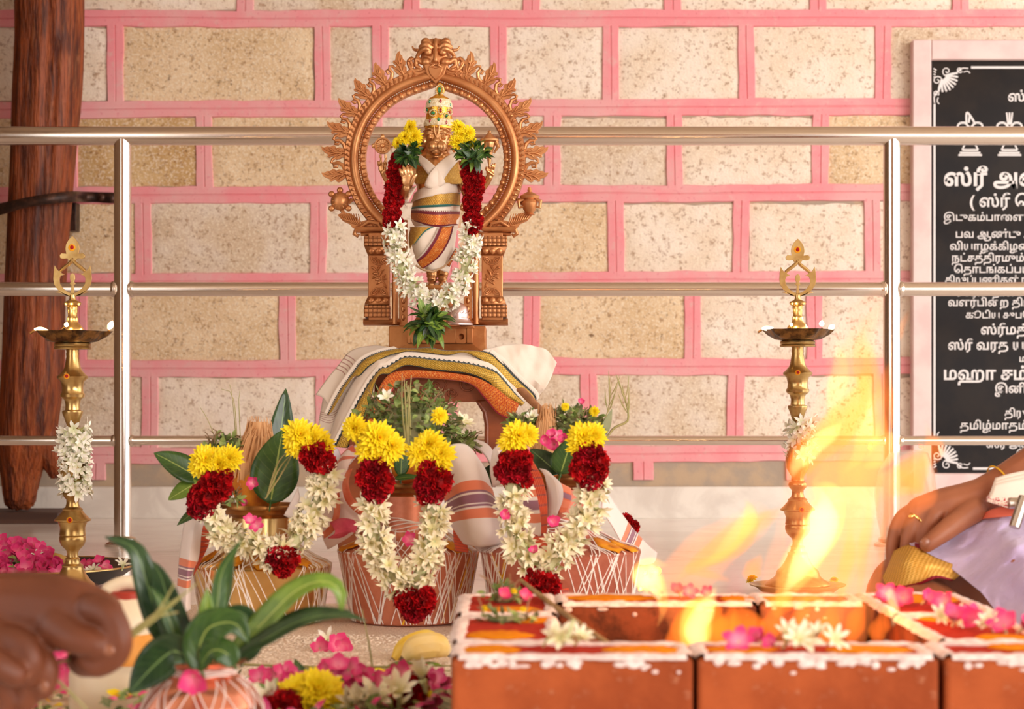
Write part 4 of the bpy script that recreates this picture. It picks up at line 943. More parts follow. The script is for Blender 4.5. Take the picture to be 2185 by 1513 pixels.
def vessel(name, label, d, cx, ytop, ybot, rt, rb_, yrim, rrim, body, rim, nthr, seed, group=None):
    """drum-shaped pot with flat shoulder, short neck and flared rim; pixel sizes at its axis distance"""
    z0 = .014; x = (cx-CX)/F*d; k = d/F
    Z = lambda py: HC-(py-HY)*k
    th = thing(name, label, 'pot', (x, d, z0), group)
    zt = Z(ytop); rT, rB, rr = rt*k, rb_*k, rrim*k; zr = Z(yrim); rn = rr*.78
    b = MB(); b.lathe([(0, z0+.002), (rB*.94, z0+.001), (rB, z0+.006), (rB+(rT-rB)*.5, (z0+zt)/2), (rT, zt-.008), (rT*1.012, zt-.003), (rT*.99, zt), (rT*.9, zt+.004), (rn*1.5, zt+.012), (rn*1.12, zt+.022), (rn, zt+.036), (rn*.98, zr-.018)], 56, (x, d, 0))
    o = b.build('pot_body', body, th, angle=50)
    b = MB(); b.lathe([(rn*.97, zr-.020), (rn*1.05, zr-.014), (rr*.92, zr-.012), (rr*.95, zr-.006), (rr, zr-.004), (rr*1.01, zr), (rr*.99, zr+.003), (rr*.93, zr+.002), (rn*.9, zr-.012), (rn*.9, zr-.03)], 56, (x, d, 0)); b.build('rim', rim, th, angle=50)
    r = random.Random(seed)
    def surf(a, f, e=.0012):
        """f 0..1 side wall from base to shoulder, 1..2 shoulder to neck"""
        if f <= 1: R = rB+(rT-rB)*f+e; z = z0+.004+(zt-z0-.004)*f
        else: R = rT+(rn*1.02-rT)*(f-1)+e; z = zt+.003+(f-1)**1.6*.033+e
        return Vector((x+R*math.cos(a), d+R*math.sin(a), z))
    for i in range(nthr):
        b = MB(); a = r.uniform(PI*.93, PI*2.07); da = r.choice((-1, 1))*r.uniform(.12, .5); aa = a+da; fe = r.uniform(1.6, 2.0) if r.random() < .8 else 1.0
        pts = [surf(a+da*j/8, j/8) for j in range(9)]
        if fe > 1: pts += [surf(aa+da*.5*j/6, 1+(fe-1)*j/6) for j in range(1, 7)]
        b.tube(pts, .0008 if i % 3 else .0011, 5); b.build('thread', THR if (r.random() < .88 or 'copper' not in name) else THRY, th)
    for j in range(5):                                               # turns round neck
        b = MB(); z = zt+.036+.004*j; b.tube([(x+(rn+.0015)*math.cos(2*PI*i/24), d+(rn+.0015)*math.sin(2*PI*i/24), z+.004*math.sin(i+j)) for i in range(25)], .001, 5); b.build('thread', THR, th)
    return th, surf, x, d, Z, k
def smear(th, surf, a, f, s, m=GOLDP, nm='turmeric_smear', seed=1):
    r = random.Random(seed); b = MB(); n = 22; c = [surf(a, f, .002)]
    rows = [[surf(a+s*rr*math.cos(2*PI*i/n)*(1+.3*noise.noise(Vector((i*.8, seed, 0)))), max(1.0, min(2, f+.35*rr*math.sin(2*PI*i/n)*(1+.3*noise.noise(Vector((i*.8, seed, 5)))))), .0016) for i in range(n)] for rr in (1, .5, .01)]
    b.grid(rows, closev=True); b.build(nm, m, th, solid=.0015)
potL = vessel('brass_water_pot', 'golden brass water pot wound with white thread, nearest the left lamp', 3.28, 558, 1203, 1350, 148, 128, 1079, 92, BRASS, DBRASS, 62, 1)
potM = vessel('copper_water_pot', 'copper water pot wound with white and yellow thread, middle of the three pots', 3.30, 872, 1172, 1340, 150, 122, 1033, 88, COPPER, DBRASS, 78, 2)
potR = vessel('red_copper_water_pot', 'reddish copper water pot wound with thread, half hidden behind the brick hearth', 3.22, 1196, 1172, 1352, 170, 146, 1018, 88, COPPER2, DBRASS, 72, 3)
potL[0]['label'] = 'golden brass water pot wound with white thread and holding a husked coconut and broad leaves'
for pt, spots in ((potL, ((4.3, 1.3, .35), (4.9, 1.25, .3), (5.5, 1.35, .35), (3.5, 1.4, .4))), (potM, ((3.5, 1.3, .35), (5.6, 1.2, .3), (4.1, 1.2, .2))), (potR, ((5.5, 1.35, .3), (5.85, 1.25, .25)))):
    for i, (a, f, s) in enumerate(spots): smear(pt[0], pt[1], a, f, s*.62, seed=i+1)

# ------------------------------------------------------------------ coconuts, leaves, herbs in the pots
def coconut(name, label, d, cx, ytip, ybase, w, seed, fray=True):
    k = d/F; x = (cx-CX)*k; Z = lambda py: HC-(py-HY)*k
    th = thing(name, label, 'coconut', (x, d, Z(ybase)))
    zc = Z(ybase)+.028; R = w*k
    b = MB(); b.ball((x, d, zc), (R, R, R*1.12), 24, 16); b.build('shell', mat('turmeric_coconut', rgb(226, 140, 28), rgb(190, 100, 30), 24, .8, bump=(60, .4)), th)
    r = random.Random(seed); b = MB(); zt = Z(ytip)
    b.lathe([(R*.96, zc+R*.25), (R*.92, zc+R*.8), (R*.70, zc+R*1.3), (R*.40, zc+(zt-zc)*.7), (R*.30, zt)], 20, (x, d, 0), wob=lambda f: 1+.08*math.sin(f*50))
    for i in range(120):
        a = r.uniform(0, 2*PI); q = r.uniform(.75, 1.02); e = r.uniform(.12, .5)
        b.tube([(x+R*q*math.cos(a), d+R*q*math.sin(a), zc+R*r.uniform(.0, .6)), (x+R*.86*q*math.cos(a), d+R*.86*q*math.sin(a), zc+R*1.1), (x+R*(.6)*q*math.cos(a+.1), d+R*.6*q*math.sin(a+.1), zc+(zt-zc)*.75), (x+R*e*math.cos(a+.2)+r.uniform(-.004, .004), d+R*e*math.sin(a+.2), zt-r.uniform(-.010, .026))], [.0014, .0020, .0012, .0004], 5)
    b.build('fibre_tuft', FIBRE, th); return th
coconut('husked_coconut', 'coconut with a combed fibre tuft standing in the brass pot', 3.26, 552, 900, 1072, 56, 1)
coconut('husked_coconut', 'coconut with thin fibre tuft standing in the copper pot among basil', 3.30, 868, 862, 1030, 34, 2)
coconut('husked_coconut', 'coconut with short fibre tuft standing in the reddish pot', 3.24, 1166, 872, 1020, 36, 3)
ovate = lambda t: math.sin(PI*t**.75)**.75 if t < 1 else 0
lance = lambda t: math.sin(PI*t**.62)**.9 if t < 1 else 0
def leaf(label, p0, p1, W, m, d0, d1, up=(0, -1, .15), bend=.0, name='mango_leaf', shape=ovate, fold=.18, group=None, stalk=True, wav=.0):
    a, c = P(p0[0], p0[1], d0), P(p1[0], p1[1], d1); b = MB(); L = (c-a).length
    blade(b, a, c-a, up, L, S(W, (d0+d1)/2), bend, fold, 16, 6, shape, wav=wav)
    if stalk: b.tube([a-(c-a).normalized()*.012, a, a+(c-a)*.06], [.0012, .0014, .0008], 6)
    o = b.build(name, [m], origin=a, solid=.0006)
    if label: tag(o, label, 'leaf', group)
    return o
leaf('big dark green mango leaf upright before the coconut in the brass pot', (577, 1076), (602, 916), 104, LEAF, 3.20, 3.22, bend=.12)
leaf('whitish dusted leaf rising behind the coconut of the brass pot', (582, 1070), (612, 828), 66, LEAFD, 3.34, 3.36, (.3, -1, 0), .1)
leaf('broad glossy leaf reaching sideways from the brass pot over the skirting', (430, 1024), (333, 962), 62, LEAF, 3.25, 3.22, (.25, -1, .6), .25)
leaf('pale green leaf below the broad sideways leaf of the brass pot', (424, 1028), (358, 1064), 40, LEAFY, 3.24, 3.22, (.0, -1, .5), .2)
leaf('small green leaf drooping over the brass pot towel', (424, 1088), (376, 1116), 22, LEAF, 3.17, 3.15, (.0, -1, .5), .5, shape=lance)
leaf('small green leaf standing upright before the copper pot coconut', (855, 1016), (858, 954), 36, LEAF, 3.22, 3.22, (.5, -1, 0))
leaf('twisted green leaf lying on the rim of the copper pot', (842, 1022), (900, 1012), 22, LEAF, 3.21, 3.21, (.0, -.7, 1), .3, shape=lance)
leaf('dark leaf tip showing behind the copper pot towel', (1040, 1040), (1050, 990), 44, LEAFD, 3.38, 3.38, (.0, -1, 0))
leaf('pointed mango leaf standing in the reddish pot below the yellow blossom', (1196, 1012), (1224, 924), 62, LEAF, 3.14, 3.16, (-.2, -1, .0), .1, shape=lambda t: math.sin(PI*t**.55)**.9 if t < 1 else 0)
leaf('darker mango leaf leaning behind the pointed leaf of the reddish pot', (1192, 1012), (1132, 956), 52, LEAFD, 3.16, 3.18, (.3, -1, .3), .15)
leaf('dried folded leaf on the stem beside the reddish pot', (1284, 930), (1306, 872), 24, mat('dry_leaf', rgb(128, 136, 96), rgb(150, 150, 112), 40, .6), 3.24, 3.24, (.8, -1, 0), shape=lance)
tag(herb_heap('basil_heap', '', (P(872, 900, 3.30).x, 3.30, P(0, 915, 3.30).z), (S(112, 3.3), .075, S(96, 3.3)), 560, 1), 'tall heap of wilting basil sprigs on top of the copper pot', 'herb')
tag(herb_heap('basil_heap', '', (P(1226, 906, 3.26).x, 3.26, P(0, 912, 3.26).z), (S(62, 3.2), .05, S(46, 3.2)), 230, 2), 'rounded basil heap with pink petals at the outer side of the reddish pot', 'herb')
tag(herb_heap('basil_heap', '', (P(1118, 910, 3.26).x, 3.26, P(0, 918, 3.26).z), (S(40, 3.2), .04, S(34, 3.2)), 110, 3), 'small basil heap on the inner side of the reddish pot', 'herb')
tag(herb_heap('basil_heap', '', (P(478, 952, 3.26).x, 3.26, P(0, 962, 3.26).z), (S(42, 3.2), .035, S(34, 3.2)), 90, 4), 'small basil sprigs behind the yellow blossom of the brass pot', 'herb')
tag(herb_heap('basil_heap', '', (P(978, 938, 3.36).x, 3.36, P(0, 950, 3.36).z), (S(44, 3.3), .04, S(28, 3.3)), 90, 5), 'low basil heap with white petals behind the copper pot towel', 'herb')
tag(herb_heap('basil_heap', '', (P(476, 1064, 3.16).x, 3.16, P(0, 1068, 3.16).z), (S(42, 3.2), .02, S(14, 3.2)), 60, 6, leaf=(.009, .015)), 'few basil sprigs lying on the brass pot rim under red blossoms', 'herb')
def stalk(label, pts, d, r=.0013, name='grass_stalk', m=GRASS, ear=False, group=None):
    b = MB(); q = [P(x, y, d+(e[0] if e else 0)) for x, y, *e in pts]; b.tube(path(q, 14), [r, r, r*.5], 6)
    if ear:
        e = q[-1]; t_ = (q[-1]-q[-2]).normalized()
        for k in range(7):
            a = k*2.4; s = t_.orthogonal(); s.rotate(Matrix.Rotation(a, 3, t_)); p = e-t_*.03+t_*.006*k
            b.tube([p, p+(t_*.9+s*.28)*.016, p+(t_+s*.22)*.036], [.0006, .0013, .0004], 5)
    return tag(b.build(name, m, origin=q[0]), label, 'grass', group)
for i, (pts, e) in enumerate((([(872, 960), (872, 880), (878, 800)], 0), ([(870, 960), (866, 880), (862, 806)], 0), ([(866, 950), (858, 870), (858, 798)], 0), ([(876, 950), (874, 870), (866, 812)], 0), ([(868, 990), (866, 900), (872, 822)], 0))):
    stalk('grass blade standing in the basil heap of the copper pot', pts, 3.20+.01*i, .0014, group='grass blades in the copper pot')
for i, pts in enumerate((([(510, 1066), (500, 860), (472, 830)]), ([(514, 1066), (498, 870), (490, 820)]), ([(520, 1066), (510, 870), (512, 834)]), ([(508, 1066), (452, 916), (428, 870)]))):
    stalk('thin grass blade rising behind the brass pot', pts, 3.36+.004*i, .001, group='grass blades behind the brass pot')
for pts in (([(568, 1062), (596, 1000), (630, 962)]), ([(566, 1064), (600, 1012), (636, 948)]), ([(570, 1058), (592, 990), (622, 958)])):
    stalk('knotted grass blade leaning on the big mango leaf', pts, 3.165, .0014, group='knotted grass on the mango leaf')
stalk('dry wheat stalk with its ear rising over the reddish pot towel', [(1284, 950), (1310, 914), (1340, 896), (1334, 850)], 3.26, .002, 'wheat_stalk', ear=True)
stalk('second thin stalk beside the dried folded leaf', [(1276, 930), (1296, 880), (1302, 846)], 3.28, .0012, 'wheat_stalk', ear=True)
b = MB(); b.tube([P(1112, 832, 3.9), P(1136, 858, 3.6), P(1172, 892, 3.28)], [.010, .009, .007], 10, squash=.5)
tag(b.build('dry_leaf_sheath', mat('brown_sheath', rgb(150, 92, 48), rgb(190, 130, 80), 20, .6, vscale=(1, .1, 1)), origin=P(1172, 892, 3.28)), 'dry brown leaf sheath reaching from the reddish pot to the cloth corner', 'leaf')

# ------------------------------------------------------------------ towels round the pots
def towel_mat(name, bands, base=rgb(240, 224, 216), plaid=None, along='u'):
    """bands: (start, end, colour) along u"""
    m, t = newmat(name, .85, sheen=.3, sss=.05); u, v = t.uv(); c = base
    for a, e, col in bands:
        k = t.math('MULTIPLY', t.math('GREATER_THAN', u, a), t.math('LESS_THAN', u, e)); c = t.mix(k, c, col)
    if plaid:
        k = t.math('GREATER_THAN', v, plaid[0]); c2 = t.mix(t.math('GREATER_THAN', t.math('FRACT', t.math('MULTIPLY', u, 9.0)), .8), rgb(214, 70, 44), rgb(150, 60, 70))
        c2 = t.mix(t.math('GREATER_THAN', t.math('FRACT', t.math('MULTIPLY', v, 22.0)), .75), c2, rgb(240, 130, 80)); c = t.mix(k, c, c2)
    t.color(c); t.bump(t.noise(500, 2), .08, .001); return m
OR, PU = rgb(234, 132, 96), rgb(152, 104, 122)
TW1 = towel_mat('towel_striped', [(.50, .57, OR), (.57, .585, PU), (.60, .66, PU), (.67, .685, PU), (.70, .77, OR)])
TW2 = towel_mat('towel_plaid', [(.46, .56, OR), (.60, .70, PU), (.74, .84, OR)], plaid=(.72,))
TWP = mat('towel_white', rgb(242, 228, 222), rgb(230, 214, 214), 8, .85, sheen=.3)
TWR = towel_mat('towel_orange_edge', [(.0, .07, rgb(206, 84, 50)), (.16, .22, rgb(206, 96, 66))], rgb(228, 200, 190))
PLAID = towel_mat('towel_red_plaid', [], plaid=(-.1,))
tw = thing('striped_towel', 'white towel with orange and purple stripes bulging beside the copper pot', 'towel', P(1000, 1170, 3.2))
cloth(tw, 'front_drape', TW1, [L3([(946, 968, .06), (944, 1010, .02), (948, 1060, .0), (958, 1110, .0), (976, 1140, .0), (990, 1160, .0)], 3.20), L3([(962, 950, .04), (976, 990, -.03), (986, 1050, -.05), (998, 1110, -.05), (1012, 1150, -.05), (1020, 1166, -.04)], 3.20), L3([(990, 948, .05), (1014, 986, -.02), (1032, 1044, -.04), (1044, 1104, -.045), (1046, 1146, -.045), (1048, 1164, -.03)], 3.20), L3([(1006, 958, .09), (1034, 1000, .05), (1052, 1050, .03), (1066, 1106, .01), (1074, 1140, .0), (1076, 1158, .01)], 3.20)], 44, 20, .012, seed=11, wf=16)
cloth(tw, 'inner_fold', PLAID, [L3([(966, 1120, .01), (968, 1150, .01), (972, 1176, .01)], 3.20), L3([(992, 1130, .0), (996, 1156, .0), (1000, 1180, .0)], 3.20)], 10, 6, .004)
cloth(tw, 'lower_fold', TWP, [L3([(1000, 1150, .0), (1016, 1172, .0), (1030, 1184, .0)], 3.21), L3([(1040, 1146, .0), (1044, 1166, .0), (1042, 1182, .0)], 3.21), L3([(1074, 1130, .01), (1070, 1150, .01), (1050, 1176, .01)], 3.21)], 10, 8, .004)
cloth(tw, 'back_fold', TWP, [L3([(1000, 948, .12), (1030, 966, .10), (1050, 1000, .09), (1056, 1040, .09)], 3.24), L3([(1010, 936, .16), (1044, 952, .14), (1062, 990, .13), (1064, 1030, .13)], 3.24)], 14, 6, .006)
tw = thing('orange_edged_towel', 'crumpled pinkish towel with orange edge between the brass and copper pots', 'towel', P(740, 1170, 3.22))
cloth(tw, 'drape', TWR, [L3([(776, 968, .06), (752, 980, .03), (740, 1010, .0), (742, 1050, -.01), (760, 1090, -.01), (772, 1110, -.01)], 3.22), L3([(758, 958, .06), (736, 980, .03), (728, 1020, .0), (728, 1070, -.02), (740, 1110, -.02), (752, 1140, -.02)], 3.22), L3([(748, 952, .07), (724, 984, .05), (712, 1030, .02), (700, 1080, .0), (706, 1130, .0), (716, 1164, .0)], 3.22), L3([(700, 1000, .1), (690, 1040, .06), (682, 1080, .04), (684, 1120, .03), (690, 1150, .02), (700, 1172, .02)], 3.22)], 34, 18, .014, seed=21, wf=16)
cloth(tw, 'edge_ribbon', mat('orange_ribbon', rgb(204, 88, 56), rgb(224, 128, 92), 30, .8), [L3([(752, 1000), (744, 1030), (752, 1060), (772, 1080), (786, 1090)], 3.185), L3([(740, 1004), (730, 1036), (738, 1070), (760, 1094), (780, 1104)], 3.185)], 24, 4)
cloth(tw, 'edge_ribbon', bpy.data.materials['orange_ribbon'], [L3([(706, 1060), (712, 1090), (704, 1120), (688, 1136)], 3.19), L3([(724, 1050), (726, 1090), (716, 1128), (692, 1150)], 3.19)], 20, 4)
cloth(tw, 'white_fold', TWP, [L3([(790, 934, .08), (764, 946, .06), (742, 968, .05), (722, 1000, .05)], 3.24), L3([(796, 948, .05), (772, 962, .04), (752, 984, .04), (730, 1010, .04)], 3.24)], 18, 6, .004)
cloth(tw, 'pale_fold', mat('towel_bluish', rgb(222, 216, 236), rgb(236, 228, 236), 8, .85), [L3([(700, 950, .06), (704, 980, .04), (700, 1010, .03)], 3.24), L3([(722, 958, .06), (730, 985, .05), (726, 1016, .04)], 3.24)], 12, 6, .003)
cloth(tw, 'magenta_flap', mat('towel_magenta', rgb(222, 92, 112), rgb(204, 64, 92), 40, .85), [L3([(704, 1116), (730, 1106), (764, 1112)], 3.16), L3([(716, 1136), (738, 1130), (760, 1136)], 3.15), L3([(700, 1148), (730, 1146), (758, 1126)], 3.17)], 14, 6, .004)
tw = thing('fringed_towel', 'white towel end with orange stripes hanging down the outer side of the brass pot', 'towel', P(400, 1290, 3.2))
cloth(tw, 'drape', TW1, [L3([(402, 1082, .03), (392, 1130, .02), (384, 1180, .02), (380, 1230, .02), (376, 1300, .02)], 3.2), L3([(420, 1090, .0), (410, 1140, -.02), (402, 1190, -.02), (398, 1240, -.02), (394, 1306, -.02)], 3.2), L3([(440, 1098, .0), (430, 1140, -.01), (424, 1190, -.01), (408, 1230, -.01), (406, 1300, -.01)], 3.2)], 36, 10, .006, seed=31)
cloth(tw, 'red_fold', PLAID, [L3([(430, 1120, .01), (424, 1170, .01), (412, 1230, .01)], 3.2), L3([(450, 1124, .01), (446, 1160, .01), (420, 1216, .01)], 3.2)], 12, 6, .003)
cloth(tw, 'front_tail', TWP, [L3([(636, 1040, -.02), (622, 1070, -.03), (606, 1100, -.03)], 3.18), L3([(640, 1060, -.03), (634, 1086, -.04), (624, 1108, -.035)], 3.18)], 12, 6, .002)
tw = thing('plaid_towel', 'white and orange plaid towel folded round the neck of the reddish pot', 'towel', P(1180, 1140, 3.12))
cloth(tw, 'front_drape', TW2, [L3([(1060, 960, .05), (1076, 1010, .02), (1104, 1060, .0), (1120, 1110, .0), (1122, 1150, .0)], 3.10), L3([(1096, 970, .04), (1112, 1020, .01), (1130, 1064, -.01), (1142, 1110, -.01), (1144, 1146, .0)], 3.10), L3([(1134, 978, .03), (1156, 1018, .0), (1166, 1060, -.02), (1168, 1104, -.02), (1166, 1140, -.01)], 3.10)], 34, 16, .008, seed=41, wf=18)
cloth(tw, 'white_lobe', TWP, [L3([(1150, 1000, .03), (1164, 1020, .0), (1168, 1060, -.01), (1168, 1104, -.01)], 3.10), L3([(1166, 1004, .02), (1186, 1030, -.02), (1192, 1066, -.03), (1186, 1100, -.02)], 3.10), L3([(1180, 1016, .03), (1198, 1036, .0), (1200, 1066, .0), (1188, 1096, .0)], 3.10)], 20, 10, .003)
cloth(tw, 'striped_edge', towel_mat('towel_orange_plaid', [(.0, .25, OR), (.3, .5, PU), (.55, .8, OR)], rgb(226, 110, 70)), [L3([(1186, 1026, .01), (1194, 1060, .0), (1192, 1096, .0)], 3.11), L3([(1218, 1042, .02), (1218, 1070, .01), (1206, 1094, .01)], 3.11)], 14, 8, .003)
cloth(tw, 'red_hem', PLAID, [L3([(1108, 1070, .01), (1130, 1140, .0), (1150, 1200, .0), (1186, 1240, .0), (1196, 1290, .0)], 3.10), L3([(1150, 1070, .01), (1168, 1140, .0), (1196, 1200, .0), (1212, 1240, .0), (1212, 1290, .0)], 3.10)], 24, 10, .004)
cloth(tw, 'outer_corner', TW1, [L3([(1290, 1040, .06), (1322, 1090, .06), (1352, 1130, .08), (1380, 1160, .08), (1402, 1180, .08)], 3.22), L3([(1286, 1060, .02), (1310, 1104, .02), (1340, 1150, .05), (1366, 1186, .06), (1396, 1200, .06)], 3.22), L3([(1282, 1090, .0), (1302, 1116, .0), (1330, 1166, .03), (1350, 1200, .04), (1376, 1206, .05)], 3.22)], 26, 10, .005, seed=44)
cloth(tw, 'inner_corner', TWP, [L3([(1052, 960, .05), (1046, 1000, .04), (1052, 1040, .03)], 3.13), L3([(1072, 938, .05), (1070, 980, .02), (1076, 1030, .01)], 3.13)], 12, 6, .003)
# ------------------------------------------------------------------ garlands
def G3(pts, d): return [P(x, y, d+(e[0] if e else 0)) for x, y, *e in pts]
def core(th, pts, r, m=None, name='string'):
    b = MB(); b.tube(path(pts, 40), r, 8); return b.build(name, m or mat('garland_string', rgb(196, 196, 150), rough=.9), th)
def blooms(th, spots, protos, name, d, s, face=(0, -1, .15), jit=.35):
    for x, y, k in spots:
        dd = Vector(face)+Vector((U(-jit, jit), 0, U(-jit, jit)*.6)); put(protos[RN.randrange(len(protos))], name, th, P(x, y, d), dd, s*k)
# statue garland
g = thing('statue_garland', 'long garland of yellow, red and white flowers hanging from the statue shoulders to its plinth', 'garland', P(930, 720, 4.12))
GD = 4.135
wl_ = G3([(846, 486), (838, 510), (850, 545), (862, 585), (882, 615), (908, 640), (932, 652)], GD-.012); wr_ = G3([(1002, 490), (1004, 520), (996, 555), (988, 590), (972, 620), (950, 642), (932, 652)], GD-.012)
STR = mat('garland_core', rgb(214, 214, 170), rough=.9)
for w in (wl_, wr_):
    core(g, w, .009, STR, 'white_strand_core'); flower_rope(g, w, .0155, TUB, 'tuberose_blossom', .0105, 6, 1.08, back=.05, tilt=.7)
rl = G3([(852, 336), (846, 370), (842, 410), (838, 445), (840, 474)], GD-.006); rr_ = G3([(1000, 350), (1010, 390), (1008, 430), (1008, 465), (1008, 486)], GD-.004)
for r_ in (rl, rr_):
    core(g, r_, .014, RED, 'red_strand_core')
    q = path(r_, 8)
    for p in q:
        for dx in (-.0065, .0075): put(REDS[RN.randrange(2)], 'red_blossom', g, p+Vector((dx+U(-.003, .003), -.008+U(-.004, .004), U(-.005, .005))), (dx*20, -1, 0), .58*U(.9, 1.1))
blooms(g, ((876, 272, .9), (884, 292, 1), (864, 294, .95), (850, 306, .8), (884, 312, .8)), MUM, 'yellow_blossom', GD-.02, .70, (-.3, -1, .2))
blooms(g, ((978, 272, .95), (976, 302, 1), (1000, 284, .9), (1006, 304, .8), (984, 288, .9)), MUM, 'yellow_blossom', GD-.02, .70, (.3, -1, .2))
def leaf_spray(th, cx, cy, d, r, n, L, W, mats, seed, name='leaf_spray', sp=1.0, kz=1.0):
    rr = random.Random(seed); b = MB()
    for i in range(n):
        a = rr.uniform(0, 2*PI); q = rr.uniform(0, 1)**.5; p = P(cx+r*q*math.cos(a), cy+r*q*kz*math.sin(a), d+rr.uniform(-.015, .01))
        dv = Vector((math.cos(a), -rr.uniform(.2, 1.2), -math.sin(a)))*sp+Vector((rr.uniform(-.6, .6), 0, rr.uniform(-.6, .6)))
        blade(b, p, dv, (rr.uniform(-.5, .5), -.6, 1), L*rr.uniform(.6, 1.1), W*rr.uniform(.7, 1.2), rr.uniform(-.3, 1.3), .2, 6, 2, lance, m=rr.randrange(len(mats)))
    return b.build(name, mats, th)
leaf_spray(g, 872, 328, GD-.024, 18, 34, .026, .015, [LEAF, LEAFD], 1); leaf_spray(g, 1010, 328, GD-.022, 24, 44, .028, .013, [LEAF, LEAFD, LEAFY], 2, kz=.7)
leaf_spray(g, 916, 686, GD-.05, 22, 34, .046, .017, [LEAF, LEAFY, LEAF], 3, 'tassel_leaves'); leaf_spray(g, 916, 690, GD-.062, 12, 26, .034, .015, [LEAF, LEAFD], 4, 'tassel_leaves'); 
blooms(g, ((905, 668, 1), (930, 670, 1)), REDS, 'red_blossom', GD-.045, .38)
b = MB(); blade(b, P(918, 700, GD-.055), (.1, -.1, -1), (0, -1, 0), .048, .013, .2, .2, 8, 2, lance); b.build('tassel_leaves', [LEAFY], g)
rt_ = random.Random(77)
for cx_, cy_, w_, h_ in ((873, 326, 16, 12), (1010, 328, 24, 12)):
    b = MB()
    for i in range(40): blade(b, P(cx_+rt_.uniform(-w_, w_), cy_+rt_.uniform(-h_, h_), GD-.024+rt_.uniform(-.008, .004)), (rt_.uniform(-1, 1), rt_.uniform(-.5, .1), rt_.uniform(-1, .6)), (rt_.uniform(-.4, .4), -1, .3), .022, .011, rt_.uniform(-.4, .9), .2, 5, 2, lance, m=rt_.randrange(2))
    b.build('leaf_spray', [LEAF, LEAFD], g)
b = MB()
for i in range(46): blade(b, P(916+rt_.uniform(-16, 16), 686+rt_.uniform(-16, 18), GD-.056+rt_.uniform(-.012, .006)), (rt_.uniform(-1, 1), rt_.uniform(-.5, .1), rt_.uniform(-1, .7)), (rt_.uniform(-.4, .4), -1, .3), .030, .013, rt_.uniform(-.4, .9), .2, 5, 2, lance, m=rt_.randrange(2))
b.build('tassel_leaves', [LEAF, LEAFY], g)
# pot garlands
def pot_garland(name, label, base, d, strands, tail, reds, yellows, s=1.0):
    g = thing(name, label, 'garland', base)
    for pts in strands:
        p = G3(pts, d); core(g, p, .011, STR, 'white_strand_core'); flower_rope(g, p, .0135, CRE, 'jasmine_blossom', .0118, 6, 1.12*s, back=.05, tilt=.75)
    for grp, pr, nm, k, off in ((tail, REDS, 'red_blossom', .95, -.014), (reds, REDS, 'red_blossom', .95, -.014), (yellows, MUM, 'yellow_blossom', 1.0, -.012)):
        for x, y, q, *e in grp:
            put(pr[RN.randrange(len(pr))], nm, g, P(x, y, d+off+(e[0] if e else 0)), (U(-.35, .35), -1, U(-.1, .4)), k*q*s)
    return g
gl = pot_garland('pot_garland', 'garland looped over the brass pot with white chain and a red tassel', P(605, 1225, 3.12), 3.13,
    [[(448, 1086), (452, 1120), (480, 1140), (516, 1152), (552, 1168), (590, 1190)], [(700, 1000), (692, 1040), (676, 1080), (656, 1120), (632, 1150), (602, 1184)]],
    [(592, 1190, .8), (616, 1190, .8), (604, 1208, .8)], [(428, 1082, .9), (440, 1056, 1.05), (466, 1040, .95), (454, 1030, .9), (426, 1062, .8), (476, 1014, .7), (690, 986, .85), (664, 970, .85), (682, 962, .85), (668, 990, .6)],
    [(440, 982, 1.05), (470, 990, 1.05), (490, 978, .85), (426, 996, .7), (640, 930, 1.1), (668, 938, 1.0), (690, 950, .8), (632, 950, .8)])
gm = pot_garland('pot_garland', 'V-shaped garland hanging low in front of the copper pot', P(885, 1320, 3.08), 3.09,
    [[(798, 1066), (796, 1100), (798, 1140), (806, 1180), (830, 1216), (860, 1246), (880, 1256)], [(926, 1066), (928, 1100), (922, 1140), (914, 1180), (900, 1220), (884, 1250)]],
    [(868, 1280, .85), (900, 1284, .95), (884, 1300, .9), (910, 1270, .6)], [(800, 1000, .95), (784, 1020, .8), (812, 1030, .95), (800, 1050, .85), (920, 1006, .95), (936, 1026, .95), (908, 1036, .8), (924, 1052, .8), (904, 1062, .5)],
    [(806, 936, 1.2), (834, 954, 1.0), (790, 962, .95), (812, 976, .9), (758, 914, .85), (916, 950, 1.0), (896, 968, .9), (940, 970, .95), (934, 996, .8), (908, 996, .7), (938, 888, .55)])
gr = pot_garland('pot_garland', 'garland looped over the reddish pot, its red tassel behind the bricks', P(1160, 1270, 3.02), 3.04,
    [[(1092, 1030), (1096, 1070), (1092, 1110), (1104, 1150), (1120, 1190), (1148, 1222)], [(1268, 1020), (1266, 1060), (1252, 1100), (1226, 1140), (1196, 1176), (1160, 1216)]],
    [(1142, 1238, .85), (1168, 1250, .9), (1150, 1262, .8), (1130, 1256, .6)], [(1092, 986, .9), (1080, 1006, .8), (1106, 1004, .85), (1114, 980, .7), (1122, 1026, .5), (1256, 968, .95), (1272, 984, .85), (1244, 1000, .9), (1262, 1020, .85), (1280, 1004, .6)],
    [(1104, 932, 1.0), (1090, 944, .8), (1126, 928, .7), (1246, 934, 1.05), (1264, 930, .9), (1236, 950, .8)])
